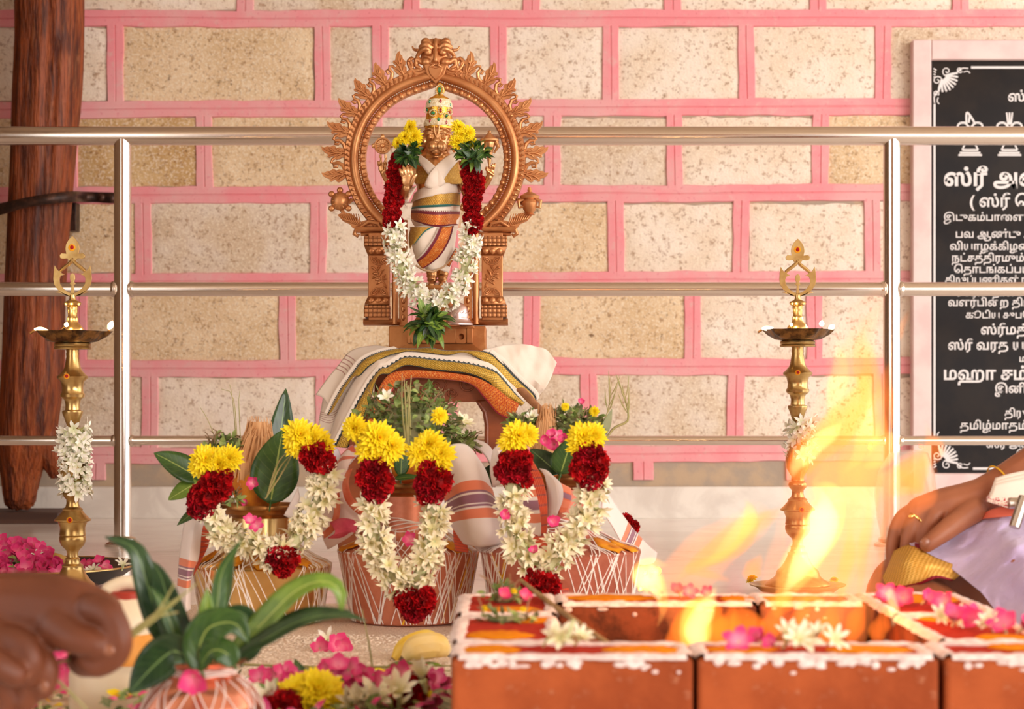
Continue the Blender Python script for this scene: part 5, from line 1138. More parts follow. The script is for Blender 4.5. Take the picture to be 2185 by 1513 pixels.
# loose pink and white blossoms on the pots
def loose(label, spots, protos, name, d, s, cat='flower', group=None, face=(0, -1, .4)):
    for x, y, *e in spots:
        o = put(protos[RN.randrange(len(protos))], name, None, P(x, y, d+(e[0] if e else 0)), Vector(face)+Vector((U(-.5, .5), 0, U(-.4, .4))), s*U(.85, 1.15)); tag(o, label, cat, group)
loose('pink oleander blossom caught on the brass pot garland', ((534, 1112), (548, 1122)), OLE, 'oleander_blossom', 3.10, .68, group='pink blossoms on the brass pot garland')
loose('pink oleander blossom hanging beside the mango leaf of the brass pot', ((540, 1030),), OLE, 'oleander_blossom', 3.16, .6)
loose('pink bud on the rim of the brass pot', ((523, 1074),), [OLE[1]], 'oleander_bud', 3.16, .4)
loose('pink oleander blossom resting on the copper pot shoulder in the garland loop', ((876, 1152),), OLE, 'oleander_blossom', 3.10, .7)
loose('pink petal cluster on top of the reddish pot between the leaves', ((1190, 930), (1206, 938), (1184, 948), (1176, 930), (1160, 940)), OLE, 'oleander_blossom', 3.17, .7, group='pink petals on the reddish pot')
loose('pink petal caught in the inner white strand of the reddish pot garland', ((1078, 1098), (1140, 1178)), [OLE[1]], 'oleander_blossom', 3.02, .6, group='petals in the inner strand')
loose('pink oleander blossom hung inside the reddish pot garland loop', ((1178, 1112),), OLE, 'oleander_blossom', 3.04, .66)
loose('pink bud topping the rounded basil heap', ((1240, 860),), [OLE[1]], 'oleander_bud', 3.24, .45)
loose('yellow petal standing on the rounded basil heap', ((1268, 878), (1206, 868)), [MUM[0]], 'yellow_petals', 3.22, .3, group='yellow petals on the basil heap')
loose('white jasmine blossom on the low basil heap behind the copper pot towel', ((960, 905), (980, 900), (972, 915), (992, 905)), CRE, 'jasmine_blossom', 3.30, 1.0, group='white petals on the low basil heap', face=(.2, -.6, 1))
loose('white blossom on the crest of the copper pot basil heap', ((826, 850),), TUB, 'jasmine_blossom', 3.24, 1.1)
loose('white blossom on the small inner basil heap', ((1134, 892),), TUB, 'jasmine_blossom', 3.22, 1.1)
blm = [(1330, 1108), (1352, 1122), (1318, 1096)]
loose('dark red blossom showing past the outer towel corner of the reddish pot', ((1334, 1112), (1350, 1124)), REDS, 'red_blossom', 3.34, .55, group='red blossoms behind the towel corner')
# dome beside the plinth
b = MB(); SILV = mat('pinkish_silver', rgb(226, 200, 196), rgb(206, 176, 172), 40, .3, .8)
dm = thing('silver_dome', 'small pinkish silver dome on a ringed plate beside the statue plinth', 'ornament', P(976, 694, 4.17))
b.lathe([(S(34, 4.17), 0), (S(34, 4.17), .003), (S(30, 4.17), .006), (S(26, 4.17), .012), (S(26, 4.17), .014), (S(22, 4.17), .015)], 36, P(976, 694, 4.17)); b.build('ringed_plate', SILV, dm)
b = MB(); b.lathe([(S(23, 4.17), .014), (S(24, 4.17), .022), (S(21, 4.17), .036), (S(13, 4.17), .046), (0, .050)], 32, P(976, 694, 4.17)); b.build('dome', SILV, dm)
b = MB()
for k in range(7):
    a = PI+PI*(k+.5)/7; c = P(976, 694, 4.17)+Vector((S(23.5, 4.17)*math.cos(a), S(23.5, 4.17)*math.sin(a), .024)); b.tube([c+Vector((-.004, 0, .004)), c+Vector((0, -.001, 0)), c+Vector((.004, 0, .004))], .0007, 5)
b.build('engraved_scallop', SILV, dm)
# ------------------------------------------------------------------ standing oil lamps
def flame_mat(name, col, strength):
    m = bpy.data.materials.new(name); m.use_nodes = True; n = m.node_tree.nodes; n.clear()
    o = n.new('ShaderNodeOutputMaterial'); e = n.new('ShaderNodeEmission'); e.inputs[0].default_value = col; e.inputs[1].default_value = strength
    m.node_tree.links.new(e.outputs[0], o.inputs['Surface']); return m
WICKF = flame_mat('wick_flame', (1, .72, .34, 1), 5.0)
SOOT = mat('sooty_brass', rgb(70, 48, 28), rgb(150, 106, 56), 60, .4, .8)
m, t = newmat('aged_brass', .28, .95); t.color(t.mix(t.step(t.noise(18, 4), .35, .7), rgb(208, 176, 116), rgb(168, 130, 74))); LBRASS = m
def lamp(label, d, cx, dz, flames, wreath, seed):
    k = 3.75/F; yb = 1284.6; x = (cx-CX)/F*d
    R = lambda r: r*k
    Z = lambda py: (yb-py)*k+dz
    th = thing('oil_lamp', label, 'lamp', (x, d, dz)); c = (x, d, 0)
    def part(prof, name, m=LBRASS, parent=th, n=40):
        b = MB(); b.lathe([(R(r), Z(y)) for r, y in prof], n, c); return b.build(name, m, parent, angle=40)
    part([(0, 1284), (72, 1284), (74, 1281), (72, 1277), (56, 1268), (50, 1262), (48, 1256), (46, 1250), (38, 1243), (30, 1232), (24, 1220), (22, 1214), (23, 1211), (17, 1207), (15, 1200), (16, 1197), (12, 1193), (11.5, 1184), (14, 1178), (24, 1168), (28, 1158), (28, 1150), (26.5, 1148), (28, 1146), (27, 1140), (26.5, 1130), (30, 1121), (31, 1118), (38, 1116), (39, 1113), (34, 1109), (24, 1098), (21, 1094), (22, 1091), (15, 1086), (13, 1078), (13.5, 1070), (19, 1064), (21, 1059), (20, 1054), (15, 1050)], 'base_stem')
    part([(15, 1050), (14, 1040), (26, 1020), (27, 1000), (22, 975), (13, 950), (12, 925), (12.5, 912), (19, 893), (22, 886), (22, 882), (16, 879), (15, 868), (17, 860), (18, 857), (25, 852), (26, 846), (23, 842), (22, 832), (25, 818), (32, 812), (33, 808), (28, 804), (20, 795), (17, 788), (15, 776), (13, 765), (14, 760), (13, 756), (14, 750)], 'stem')
    part([(14, 751), (39, 750), (40, 747), (38, 744), (39.5, 741), (38, 737), (30, 736)], 'foot_ring')
    b = MB(); n = 60
    prof = [(30, 737), (52, 733), (62, 722), (70, 713), (72, 711.5), (69, 712), (58, 722), (30, 726), (0, 726)]
    sp = [0, 72, 144, 216, 288]
    rows = []
    for r, y in prof:
        row = []
        for j in range(n):
            a = 2*PI*j/n; e = 0
            for s in sp:
                da = abs((math.degrees(a)-s-4+180) % 360-180)
                if da < 14: e = max(e, math.cos(da/14*PI/2)**2)
            q = 1+.20*e*(1 if r > 60 else 0); row.append(Vector((x+R(r)*q*math.cos(a), d+R(r)*q*math.sin(a), Z(y))))
        rows.append(row)
    b.grid(rows, closev=True, flip=True); dish = b.build('oil_dish', SOOT, th, angle=60)
    part([(0, 727), (22, 724), (24, 712), (23, 706), (19, 700), (13, 694), (11.5, 686), (12, 683), (10, 680), (10.5, 668), (12, 661), (11, 659), (17, 656), (18.5, 652), (17, 649), (8, 645), (6, 640), (6.5, 634), (0, 633)], 'upper_stem')
    # flat cut-out finial
    def q(px, py, dy=0): return Vector((x+(px-154)*k, d+dy, Z(py)))
    b = MB()
    b.prism([q(px, py, -.0025) for px, py in ((154, 508), (146, 516), (140.5, 526), (139, 536), (141, 546), (131, 545), (127, 549), (128, 555), (134, 557), (143, 556), (147, 561), (161, 561), (165, 556), (174, 557), (180, 555), (181, 549), (177, 545), (167, 546), (169, 536), (167.5, 526), (162, 516))][::-1], .005)
    for s in (-1, 1):
        X = lambda px: 154+s*px
        b.tube([q(X(-3), 557), q(X(8), 568), q(X(20), 577), q(X(27), 583)], [.0046, .0046, .0046, .004], 8, squash=.8)
        P1 = [(24, 580), (30, 583), (34, 578), (38, 571), (40, 584), (41, 600), (39, 612), (32, 622), (22, 630), (28, 626), (36, 628), (22, 631), (8, 637), (0, 639), (0, 631), (10, 628), (20, 620), (27, 610), (28, 600), (25, 593), (17, 590), (24, 587)]
        pts = [q(X(px), py, -.0025) for px, py in P1]
        if s > 0: pts.reverse()
        b.prism(pts, .005)
    b.prism([q(px, py, -.0025) for px, py in ((154, 587), (149, 591), (148.5, 600), (151, 606), (148, 610), (152, 614), (150, 632), (158, 632), (156, 614), (160, 610), (157, 606), (159.5, 600), (159, 591))][::-1], .005)
    fin = b.build('finial', LBRASS, th, bevel=.0006)
    for px, py, r, rad in ((153, 533, 5.5, 0), (149, 808, 4.4, 33), (157, 1112, 5, 39)):
        p = q(px, py); p.y = d-R(rad)-.0022 if rad else d-.003
        b = MB(); b.ball(p, (R(r*1.45), .0015, R(r*1.35)), 10, 6); g = b.build('turmeric_dot', GOLDP, fin if not rad else th); b = MB(); b.ball(p+Vector((.0004, -.001, .0002)), (R(r*.8), .0015, R(r*.85)), 10, 6); b.build('vermilion_dot', KUM, g)
    for i, (dx, py, ang, L, w) in enumerate(flames):
        p = q(154+dx, py); p.y = d+math.sin(ang)*R(66)*.9
        b = MB(); b.tube([p+Vector((-.008 if dx < 0 else .004, 0, -.008)), p+Vector((0, 0, -.003))], .0022, 6); wk = b.build('wick', SOOT, dish)
        b = MB(); dx_, dz_ = (L[0]*k, L[1]*k)
        b.tube(path([p, p+Vector((dx_*.45, 0, dz_*.35)), p+Vector((dx_, 0, dz_))], 9), [R(w*.35), R(w*.9), R(w), R(w*.7), R(.6)], 10); b.build('wick_flame', WICKF, dish)
        l = bpy.data.lights.new('wick_light', 'POINT'); l.energy = .12; l.color = (1, .62, .28); l.shadow_soft_size = .008
        lo_ = bpy.data.objects.new('wick_light', l); C.objects.link(lo_); lo_.location = p+Vector((0, 0, .02))
    return th, x, k, Z
lampL = lamp('brass oil lamp with a thick white flower wreath, standing beside the flower tray', 3.75, 155, .004, [(-82, 707, PI, (30, -2), 5.5), (-2, 704, -1.6, (4, 10), 5), (72, 706, .3, (10, 18), 6.5), (-16, 706, 2.2, (26, 3), 3.5)], None, 1)
lampR = lamp('brass oil lamp with a loose white flower wreath, standing behind the fire', 3.93, 1702, .014, [(-80, 709, PI, (26, 2), 5.5), (-22, 706, -2.2, (2, 8), 4), (58, 703, .6, (2, 14), 6), (70, 709, .1, (14, 8), 6)], None, 2)
def wreath(label, d, cx, cy, rx_, y0, y1, n, seed, loosef=.1):
    g = thing('flower_wreath', label, 'garland', P(cx, y1, d)); r = random.Random(seed)
    for i in range(n):
        f = i/n; a = i*2.39996; y = y0+(y1-y0)*f
        R = S(rx_, d)*(1+r.uniform(-loosef, loosef)); dv = Vector((math.cos(a), math.sin(a), r.uniform(-.5, .6)))
        if dv.y > .45: continue
        put(TUB[r.randrange(4)], 'tuberose_blossom', g, P(cx, y, d)+Vector((math.cos(a)*R*.62, math.sin(a)*R*.62, 0)), dv, r.uniform(.95, 1.25))
    b = MB(); b.lathe([(S(rx_*.45, d), P(cx, y1-6, d).z), (S(rx_*.5, d), P(cx, (y0+y1)/2, d).z), (S(rx_*.42, d), P(cx, y0+6, d).z)], 20, (P(cx, 0, d).x, d, 0)); b.build('wound_string', STR, g)
    return g
wreath('thick wreath of white tuberoses wound round the stem of the oil lamp by the tray', 3.75, 160, 980, 36, 912, 1052, 100, 5)
gw = wreath('loose wreath of white tuberoses on the oil lamp behind the fire', 3.93, 1707, 940, 30, 898, 985, 44, 6, .3)
b = MB(); b.lathe([(0, .001), (.07, .001), (.084, .012), (.096, .016), (.097, .018), (.092, .0175), (.08, .012), (.07, .006), (0, .005)], 48, (lampR[1], 3.93, 0))
tag(b.build('brass_plate', LBRASS, origin=(lampR[1], 3.93, 0)), 'shallow brass plate under the oil lamp behind the fire', 'plate')
loose('orange petal lying on the rim of the brass plate behind the fire', ((1604, 1236), (1780, 1238)), [MUM[1]], 'marigold_petals', 3.88, .42, group='petals on the brass plate', face=(0, -.3, 1))

# ------------------------------------------------------------------ flower tray beside the lamp
TX, TY = P(58, 0, 4.06).x, 4.06
tray = thing('flower_tray', 'wide dark metal tray of rice, bananas and pink blossoms by the oil lamp', 'tray', (TX, TY, 0))
b = MB(); b.lathe([(0, .004), (.15, .004), (.19, .018), (.222, .040), (.228, .043), (.226, .046), (.219, .044), (.186, .023), (.15, .010), (0, .010)], 56, (TX, TY, 0)); b.build('tray_dish', mat('dark_tray_metal', rgb(96, 82, 74), rgb(70, 58, 52), 9, .3, .7), tray)
b = MB(); b.tube([(TX+.2265*math.cos(2*PI*i/48), TY+.2265*math.sin(2*PI*i/48), .045) for i in range(49)], .0022, 6); b.build('gold_rim', BRASS, tray)
m, t = newmat('rice_grains', .7, sss=.1); v = t.voro(330); t.color(t.mix(t.step(v, .2, .7), rgb(248, 232, 214), rgb(214, 190, 168))); t.bump(v, -.9, .004); RICE = m
b = MB(); b.lathe([(.2, .028), (.16, .034), (.08, .042), (0, .044)], 40, (TX, TY, 0)); o = tag(b.build('rice_layer', RICE, origin=(TX, TY, .02)), 'white rice filling the dark flower tray', 'rice', kind='stuff')
def banana(label, p0, p1, sag, r, mm, d0, d1, group=None):
    a, c = P(*p0, d0), P(*p1, d1); mid = (a+c)/2+Vector((0, -.004, sag)); th = thing('banana', label, 'banana', (a+c)/2-Vector((0, 0, r)), group)
    q = path([a, a.lerp(mid, .55)+Vector((0, 0, sag*.3)), mid, c.lerp(mid, .55)+Vector((0, 0, sag*.3)), c], 22)
    b = MB(); b.tube(q[1:-1], [r*.35, r*.8, r, r*1.02, r, r*.85, r*.4], 10); b.build('peel', mm, th)
    b = MB(); b.tube([q[0]+(q[0]-q[1])*.8, q[0], q[1], q[2]], [r*.22, r*.24, r*.3, r*.4], 8); b.build('stalk_end', mat('banana_brown', rgb(150, 110, 60), rgb(92, 66, 40), 60), th)
    b = MB(); b.ball(q[-1]-(q[-1]-q[-2])*.5, r*.3, 8, 6); b.build('flower_end', mat('banana_black', rgb(60, 46, 34)), th); return th
BAN = mat('banana_yellow', rgb(232, 190, 60), rgb(246, 214, 100), 14, .5); BANP = mat('banana_pale', rgb(240, 214, 150), rgb(236, 196, 92), 12, .5)
banana('dull yellow banana lying among pink blossoms in the flower tray, next to the lamp', (150, 1206), (98, 1192), .004, .013, mat('banana_dull', rgb(206, 174, 92), rgb(182, 142, 80), 20, .5), 3.98, 4.02)
banana('brownish banana half buried under pink blossoms in the flower tray', (78, 1204), (40, 1188), .004, .013, bpy.data.materials['banana_dull'], 3.98, 4.02)
rr = random.Random(8)
for i in range(84):
    px = rr.uniform(-70, 128); h = max(0, 1-((px-10)/150)**2); py = 1230-rr.uniform(0, 1)**.8*74*h; dd = 3.92+.10*(1230-py)/74
    o = put(OLE[rr.randrange(3)], 'oleander_blossom', None, P(px, py, dd), (rr.uniform(-.7, .7), -.8, rr.uniform(0, 1)), rr.uniform(.8, 1.15)); tag(o, 'pink oleander blossom heaped in the dark flower tray', 'flower', 'pink blossoms in the flower tray')
for px, py in ((186, 1206), (200, 1204), (214, 1204), (176, 1210), (222, 1208), (168, 1216)):
    tag(put(OLE[rr.randrange(3)], 'oleander_blossom', None, P(px, py, 4.0), (rr.uniform(-.5, .5), -.6, .8), rr.uniform(.7, 1)), 'pink oleander blossom on the rice at the lamp side of the flower tray', 'flower', 'pink blossoms on the tray rice')
for px, py, k in ((200, 1216, 1), (262, 1206, 1.1), (36, 1200, 1), (82, 1188, 1), (190, 1220, .8)):
    tag(put(TUB[rr.randrange(3)], 'tuberose_blossom', None, P(px, py, 3.97), (rr.uniform(-.3, .3), -.5, .9), k), 'white tuberose blossom in the dark flower tray', 'flower', 'white blossoms in the flower tray')
# mound of leaves that carries the pink heap
b = MB(); b.ball((P(10, 0, 4.05).x, 4.06, .030), (S(112, 4.05), .11, .045), 20, 10)
for i in range(60):
    a, q = rr.uniform(0, 6.28), rr.uniform(.5, 1); blade(b, (P(10, 0, 4.05).x+S(120, 4)*q*math.cos(a), 4.02+.1*q*math.sin(a), .045+.045*(1-q*q)), (rr.uniform(-1, 1), -.5, rr.uniform(0, .6)), (0, -.5, 1), .022, .012, .6, .2, 4, 2)
o = tag(b.build('leaf_mound', [HERB], origin=(P(10, 0, 4.05).x, 4.05, .038)), 'mound of small leaves and petals under the pink blossoms in the tray', 'leaves', kind='stuff')
# ------------------------------------------------------------------ brick hearth
m, t = newmat('red_clay_brick', .8, spec=.25); n1 = t.noise(9, 5, .65); n2 = t.noise(70, 4, .7)
c = t.mix(t.step(n1, .32, .68), rgb(176, 86, 42), rgb(144, 64, 28)); c = t.mix(t.math('MULTIPLY', t.step(n2, .58, .74), .45), c, rgb(206, 146, 112)); c = t.mix(t.math('MULTIPLY', t.step(t.noise(22, 4, .7, t.coord(scale=(.4, 1, 1))), .64, .72), .6), c, rgb(120, 52, 28)); t.color(c); t.bump(n2, .5, .003); BRICK = m
m, t = newmat('sooty_shaded_brick', .85, spec=.2); n1 = t.noise(9, 5, .65); n2 = t.noise(70, 4, .7)
c = t.mix(t.step(n1, .32, .68), rgb(150, 78, 48), rgb(112, 56, 34)); c = t.mix(t.math('MULTIPLY', t.step(t.noise(14, 5, .7), .44, .6), .75), c, rgb(60, 34, 24)); c = t.mix(t.math('MULTIPLY', t.step(n2, .66, .74), .35), c, rgb(190, 150, 130)); t.color(c); t.bump(n2, .5, .003); SBRICK = m  # soot mottling over a base colour darkened to give the pit its shade
def powder(name, a, b_, sc_=120): return mat(name, a, b_, sc_, .98, bump=(260, .7, .003), spec=.1)
WPOW = powder('white_rice_powder', rgb(248, 232, 226), rgb(226, 200, 194)); RPOW = powder('red_powder', rgb(186, 58, 40), rgb(164, 42, 30)); OPOW = powder('orange_powder', rgb(236, 150, 22), rgb(220, 124, 16))
ZT = .1436
hb = MB(); hb.box((.243, 2.115, .033), (.594, .61, .066)); 
tag(hb.build('hearth_plinth', mat('packed_clay', rgb(150, 100, 70), rgb(120, 78, 52), 14, .95), bevel=.006, origin=(.24, 2.115, 0)), 'low packed clay plinth carrying the bricks of the fire hearth', 'plinth')
def irregular(cx, cy, rx_, ry_, z, seed, n=26, th=.002):
    rows = []
    for q in (1.0, .82, .45, .01):
        rows.append([Vector((cx+rx_*q*math.cos(2*PI*i/n)*(1+.22*noise.noise(Vector((math.cos(2*PI*i/n)*1.6, math.sin(2*PI*i/n)*1.6, seed)))), cy+ry_*q*math.sin(2*PI*i/n)*(1+.22*noise.noise(Vector((math.cos(2*PI*i/n)*1.6, math.sin(2*PI*i/n)*1.6, seed+9)))), z+(0 if q == 1 else th*(1+.5*noise.noise(Vector((q*9, i, seed))))))) for i in range(n)])
    return rows
def brick(label, x0, x1, y0, y1, seed, oranges, tilt=0.0):
    th = thing('brick', label, 'brick', ((x0+x1)/2, (y0+y1)/2, .066)); r = random.Random(seed)
    b = MB(); nx, ny = 16, 8; h = ZT-.0665
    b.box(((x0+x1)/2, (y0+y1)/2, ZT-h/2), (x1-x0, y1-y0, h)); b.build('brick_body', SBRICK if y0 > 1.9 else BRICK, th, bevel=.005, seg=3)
    def lump(pts, w, hgt, sd):
        rows = []; n = len(pts)
        for i, p in enumerate(pts):
            t_ = (pts[min(i+1, n-1)]-pts[max(i-1, 0)]).normalized(); s = Vector((-t_.y, t_.x, 0)); k = 1+.45*noise.noise(Vector((p.x*60, p.y*60, sd))); kk = 1+.5*noise.noise(Vector((p.x*90, p.y*90, sd+4)))
            rows.append([p+s*(w*k*q)+Vector((0, 0, hgt*kk*e)) for q, e in ((-1, -.3), (-.75, .55), (-.3, 1), (.3, 1), (.75, .6), (1, -.3))])
        return rows
    e = .006; cs = [Vector((x0+e, y0+e, ZT)), Vector((x1-e, y0+e, ZT)), Vector((x1-e, y1-e, ZT)), Vector((x0+e, y1-e, ZT))]; b = MB()
    for a, c in zip(cs, cs[1:]+cs[:1]):
        L = (c-a).length; n = max(8, int(L/.005)); b.grid(lump([a.lerp(c, i/n) for i in range(n+1)], .0085, .0042, seed+a.x*10), 0, flip=True)
    for k in range(26 if y0 < 1.9 else 5):                          # powder spilt down the front
        fx = r.uniform(x0+.012, x1-.012); hh = r.uniform(0, 1)**2*(.013 if noise.noise(Vector((fx*18, seed, 0))) > .12 else .005); kk = 1-hh/.022; b.ball((fx, y0-.0005, ZT-.003-hh), (r.uniform(.003, .008)*kk, .0016, r.uniform(.002, .0045)*kk), 10, 6)
    b.build('white_powder_border', WPOW, th)
    b = MB(); rows = [[Vector((x0+.009+(x1-x0-.018)*i/nx, y0+.009+(y1-y0-.018)*j/ny, ZT+.0016+.0012*noise.noise(Vector((i*.9, j*.9, seed))))) for j in range(ny+1)] for i in range(nx+1)]
    b.grid(rows); b.build('red_powder', RPOW, th)
    for k, (fx, fy, rx_, ry_) in enumerate(oranges):
        b = MB(); b.grid(irregular(x0+(x1-x0)*fx, y0+(y1-y0)*fy, rx_, ry_, ZT+.002, seed+k*3), closev=True, flip=True); b.build('orange_powder', OPOW, th, normals=True)
    return th
brick('front corner brick with orange powder at both ends, beside the bananas', -.0554, .168, 1.815, 1.912, 1, [(.16, .5, .030, .030), (.80, .5, .040, .028)])
brick('middle brick of the front row, with pink and white blossoms on its top', .1726, .396, 1.815, 1.912, 2, [(.20, .5, .036, .026), (.74, .5, .044, .028)])
brick('front row brick cut off by the picture edge', .402, .632, 1.815, 1.912, 3, [(.35, .7, .026, .022), (.8, .5, .03, .026)])
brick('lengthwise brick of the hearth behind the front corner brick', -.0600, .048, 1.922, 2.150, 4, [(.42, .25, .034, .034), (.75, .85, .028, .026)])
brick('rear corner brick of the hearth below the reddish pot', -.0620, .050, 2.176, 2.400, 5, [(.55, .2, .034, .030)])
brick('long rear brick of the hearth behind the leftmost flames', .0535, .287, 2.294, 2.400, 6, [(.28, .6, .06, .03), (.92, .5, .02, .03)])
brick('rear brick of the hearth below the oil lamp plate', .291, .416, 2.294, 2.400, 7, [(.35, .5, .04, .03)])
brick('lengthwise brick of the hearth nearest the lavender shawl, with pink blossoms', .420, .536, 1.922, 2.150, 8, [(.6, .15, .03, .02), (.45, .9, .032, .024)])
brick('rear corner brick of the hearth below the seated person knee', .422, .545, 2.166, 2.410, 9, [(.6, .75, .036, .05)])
b = MB()                                                            # ash and embers in the pit
rows = [[Vector((.05+.37*i/20, 1.915+.375*j/20, .072+.006*noise.noise(Vector((i*.6, j*.6, 2))))) for j in range(21)] for i in range(21)]; b.grid(rows)
tag(b.build('ash_bed', mat('ash', rgb(64, 48, 42), rgb(110, 84, 70), 60, .95, bump=(90, .8, .006)), origin=(.235, 2.1, .07)), 'dark ash in the pit of the brick hearth', 'ash', kind='stuff')
for i, (x0, y0, x1, y1, r) in enumerate(((.09, 2.0, .22, 2.16, .012), (.20, 1.98, .32, 2.2, .013), (.30, 2.02, .18, 2.24, .012), (.38, 1.98, .28, 2.2, .012))):
    b = MB(); b.tube([(x0, y0, .084+.01*(i % 2)), ((x0+x1)/2, (y0+y1)/2, .090+.01*(i % 2)), (x1, y1, .086+.012*(i % 2))], r, 10)
    tag(b.build('firewood_stick', mat('charred_wood', rgb(50, 32, 24), rgb(90, 56, 38), 40, .9), origin=(x0, y0, .08)), 'charred firewood stick burning in the hearth pit', 'firewood', 'firewood in the hearth pit')
# ------------------------------------------------------------------ fire: glowing gas, thin at its edges
def glow(name, col, s, soot=20.0, sc_=(1, .93, .45, 1)):
    m = bpy.data.materials.new(name); m.use_nodes = True; n = m.node_tree.nodes; n.clear()
    o = n.new('ShaderNodeOutputMaterial'); e = n.new('ShaderNodeEmission'); e.inputs[0].default_value = col; e.inputs[1].default_value = s
    a = n.new('ShaderNodeVolumeAbsorption'); a.inputs[0].default_value = sc_; a.inputs[1].default_value = soot
    x = n.new('ShaderNodeAddShader'); k = m.node_tree.links; k.new(e.outputs[0], x.inputs[0]); k.new(a.outputs[0], x.inputs[1]); k.new(x.outputs[0], o.inputs['Volume']); return m
GO = glow('flame_orange', (1, .22, .03, 1), 38.0, 55, (1, .66, .22, 1)); GP = glow('flame_pale_orange', (1, .24, .06, 1), 14.0, 14, (1, .72, .40, 1)); GY = glow('flame_yellow', (1, .54, .13, 1), 34.0, 28); GW = glow('flame_white', (1, .76, .34, 1), 60.0, 30); GH = glow('flame_haze', (1, .20, .07, 1), 7.0, 6, (1, .76, .52, 1))
fire = thing('fire', 'tall orange and yellow flames leaping from the brick hearth', 'fire', (.235, 2.1, .08))
fs = [0]
def flame(pts, m, d=2.1, dep=.8, tip=.4):
    """pts: (px, py, half width px)"""
    fs[0] += 1; sd = fs[0]*3.7; n = 44; ax = [P(x, y, d) for x, y, w in pts]; ws = [S(w, d) for x, y, w in pts]; rows = []; K = 20
    for i in range(n):
        t_ = i/(n-1); c = crom(ax, t_); w = max(.0006, crom(ws, t_)); c = c+Vector((.30*w*noise.noise(Vector((t_*3.2, sd, 0))), .3*w*noise.noise(Vector((t_*3, sd, 5))), 0))
        w *= 1+.22*noise.noise(Vector((t_*5, sd, 9))); dr = (crom(ax, min(1, t_+.03))-crom(ax, max(0, t_-.03))).normalized(); s = Vector((dr.z, 0, -dr.x)).normalized()
        e = math.sin(PI*min(1, max(0, t_)))**tip if tip else 1; w *= max(.02, e)
        rows.append([c+s*(w*math.cos(2*PI*j/K)*(1+.12*noise.noise(Vector((math.cos(2*PI*j/K)*1.5+t_*4, sd, 2)))))+Vector((0, dep*w*math.sin(2*PI*j/K), 0)) for j in range(K)])
    b = MB(); V = b.grid(rows, closev=True); b.fill(V[0]); b.fill(list(reversed(V[-1]))); return b.build('flame', m, fire, normals=True)
# wide faint sheets
flame([(1760, 1390, 150), (1760, 1250, 130), (1760, 1120, 120), (1790, 1000, 120), (1820, 900, 90), (1830, 800, 72), (1820, 740, 60), (1850, 660, 44), (1900, 600, 10)], GH, 2.16, .5)
flame([(1750, 1390, 100), (1740, 1260, 80), (1770, 1120, 84), (1800, 1000, 78), (1820, 900, 60), (1800, 800, 46), (1790, 720, 14)], GP, 2.12, .6)
flame([(1820, 1390, 70), (1830, 1240, 60), (1840, 1100, 50), (1850, 1000, 60), (1850, 880, 46), (1870, 780, 20), (1860, 720, 5)], GP, 2.18, .6)
flame([(1900, 1130, 40), (1930, 1060, 66), (1950, 1010, 56), (1960, 970, 30), (1965, 930, 6)], GP, 2.2, .5)
flame([(1690, 1390, 50), (1650, 1300, 40), (1660, 1180, 22), (1668, 1120, 14), (1650, 1080, 4)], GP, 2.1, .6)
flame([(1480, 1400, 70), (1470, 1310, 70), (1450, 1250, 66), (1500, 1190, 54), (1570, 1140, 46), (1620, 1100, 40), (1600, 1066, 8)], GP, 2.05, .5)
# bright tongues
flame([(1560, 1240, 10), (1500, 1222, 14), (1470, 1212, 10), (1560, 1180, 14), (1600, 1130, 22), (1600, 1086, 16), (1590, 1066, 4)], GO, 2.08, .7)
flame([(1480, 1215, 6), (1530, 1190, 18), (1570, 1150, 22), (1592, 1110, 24), (1596, 1080, 14), (1590, 1060, 3)], GY, 2.06, .4, .7)
flame([(1600, 1150, 8), (1630, 1110, 16), (1660, 1090, 8), (1690, 1070, 3)], GO, 2.1, .5)
flame([(1402, 1340, 5), (1412, 1310, 10), (1414, 1280, 15), (1400, 1250, 24), (1378, 1226, 36), (1392, 1206, 26), (1430, 1206, 6)], GY, 2.2, .8, .5)
flame([(1410, 1300, 6), (1404, 1262, 14), (1384, 1236, 28), (1370, 1226, 26), (1398, 1210, 10)], GW, 2.2, .6, .7)
flame([(1418, 1395, 5), (1460, 1380, 22), (1478, 1350, 40), (1490, 1310, 34), (1516, 1276, 26), (1530, 1248, 8)], GY, 1.96, .7, .5)
flame([(1484, 1402, 14), (1484, 1370, 24), (1490, 1330, 24), (1510, 1290, 20), (1528, 1252, 5)], GW, 1.95, .5, .6)
flame([(1480, 1400, 10), (1440, 1380, 30), (1500, 1340, 60), (1560, 1330, 30), (1560, 1280, 8)], GO, 2.0, .6)
flame([(1600, 1370, 40), (1590, 1330, 40), (1580, 1300, 16), (1576, 1280, 4)], GO, 2.05, .6)
flame([(1660, 1300, 40), (1680, 1240, 52), (1720, 1180, 44), (1760, 1120, 44), (1768, 1060, 36), (1740, 1030, 14), (1760, 1000, 4)], GY, 2.1, .5, .6)
flame([(1670, 1270, 16), (1700, 1220, 30), (1734, 1170, 32), (1754, 1120, 36), (1760, 1076, 26), (1750, 1040, 6)], GW, 2.08, .5, .7)
flame([(1690, 1020, 10), (1700, 990, 20), (1740, 950, 20), (1780, 920, 16), (1804, 892, 4)], GW, 2.12, .5, .6)
flame([(1680, 1040, 12), (1700, 1010, 34), (1730, 960, 34), (1790, 910, 36), (1830, 860, 30), (1846, 800, 20), (1850, 740, 6)], GO, 2.12, .5)
flame([(1800, 1010, 14), (1840, 960, 26), (1860, 900, 24), (1872, 840, 16), (1866, 790, 4)], GY, 2.14, .4, .6)
flame([(1780, 930, 6), (1776, 870, 18), (1788, 820, 22), (1790, 770, 20), (1784, 720, 6)], GY, 2.15, .35, .6)
flame([(1840, 1000, 26), (1890, 960, 36), (1880, 920, 20), (1888, 880, 5)], GY, 2.16, .35, .6)
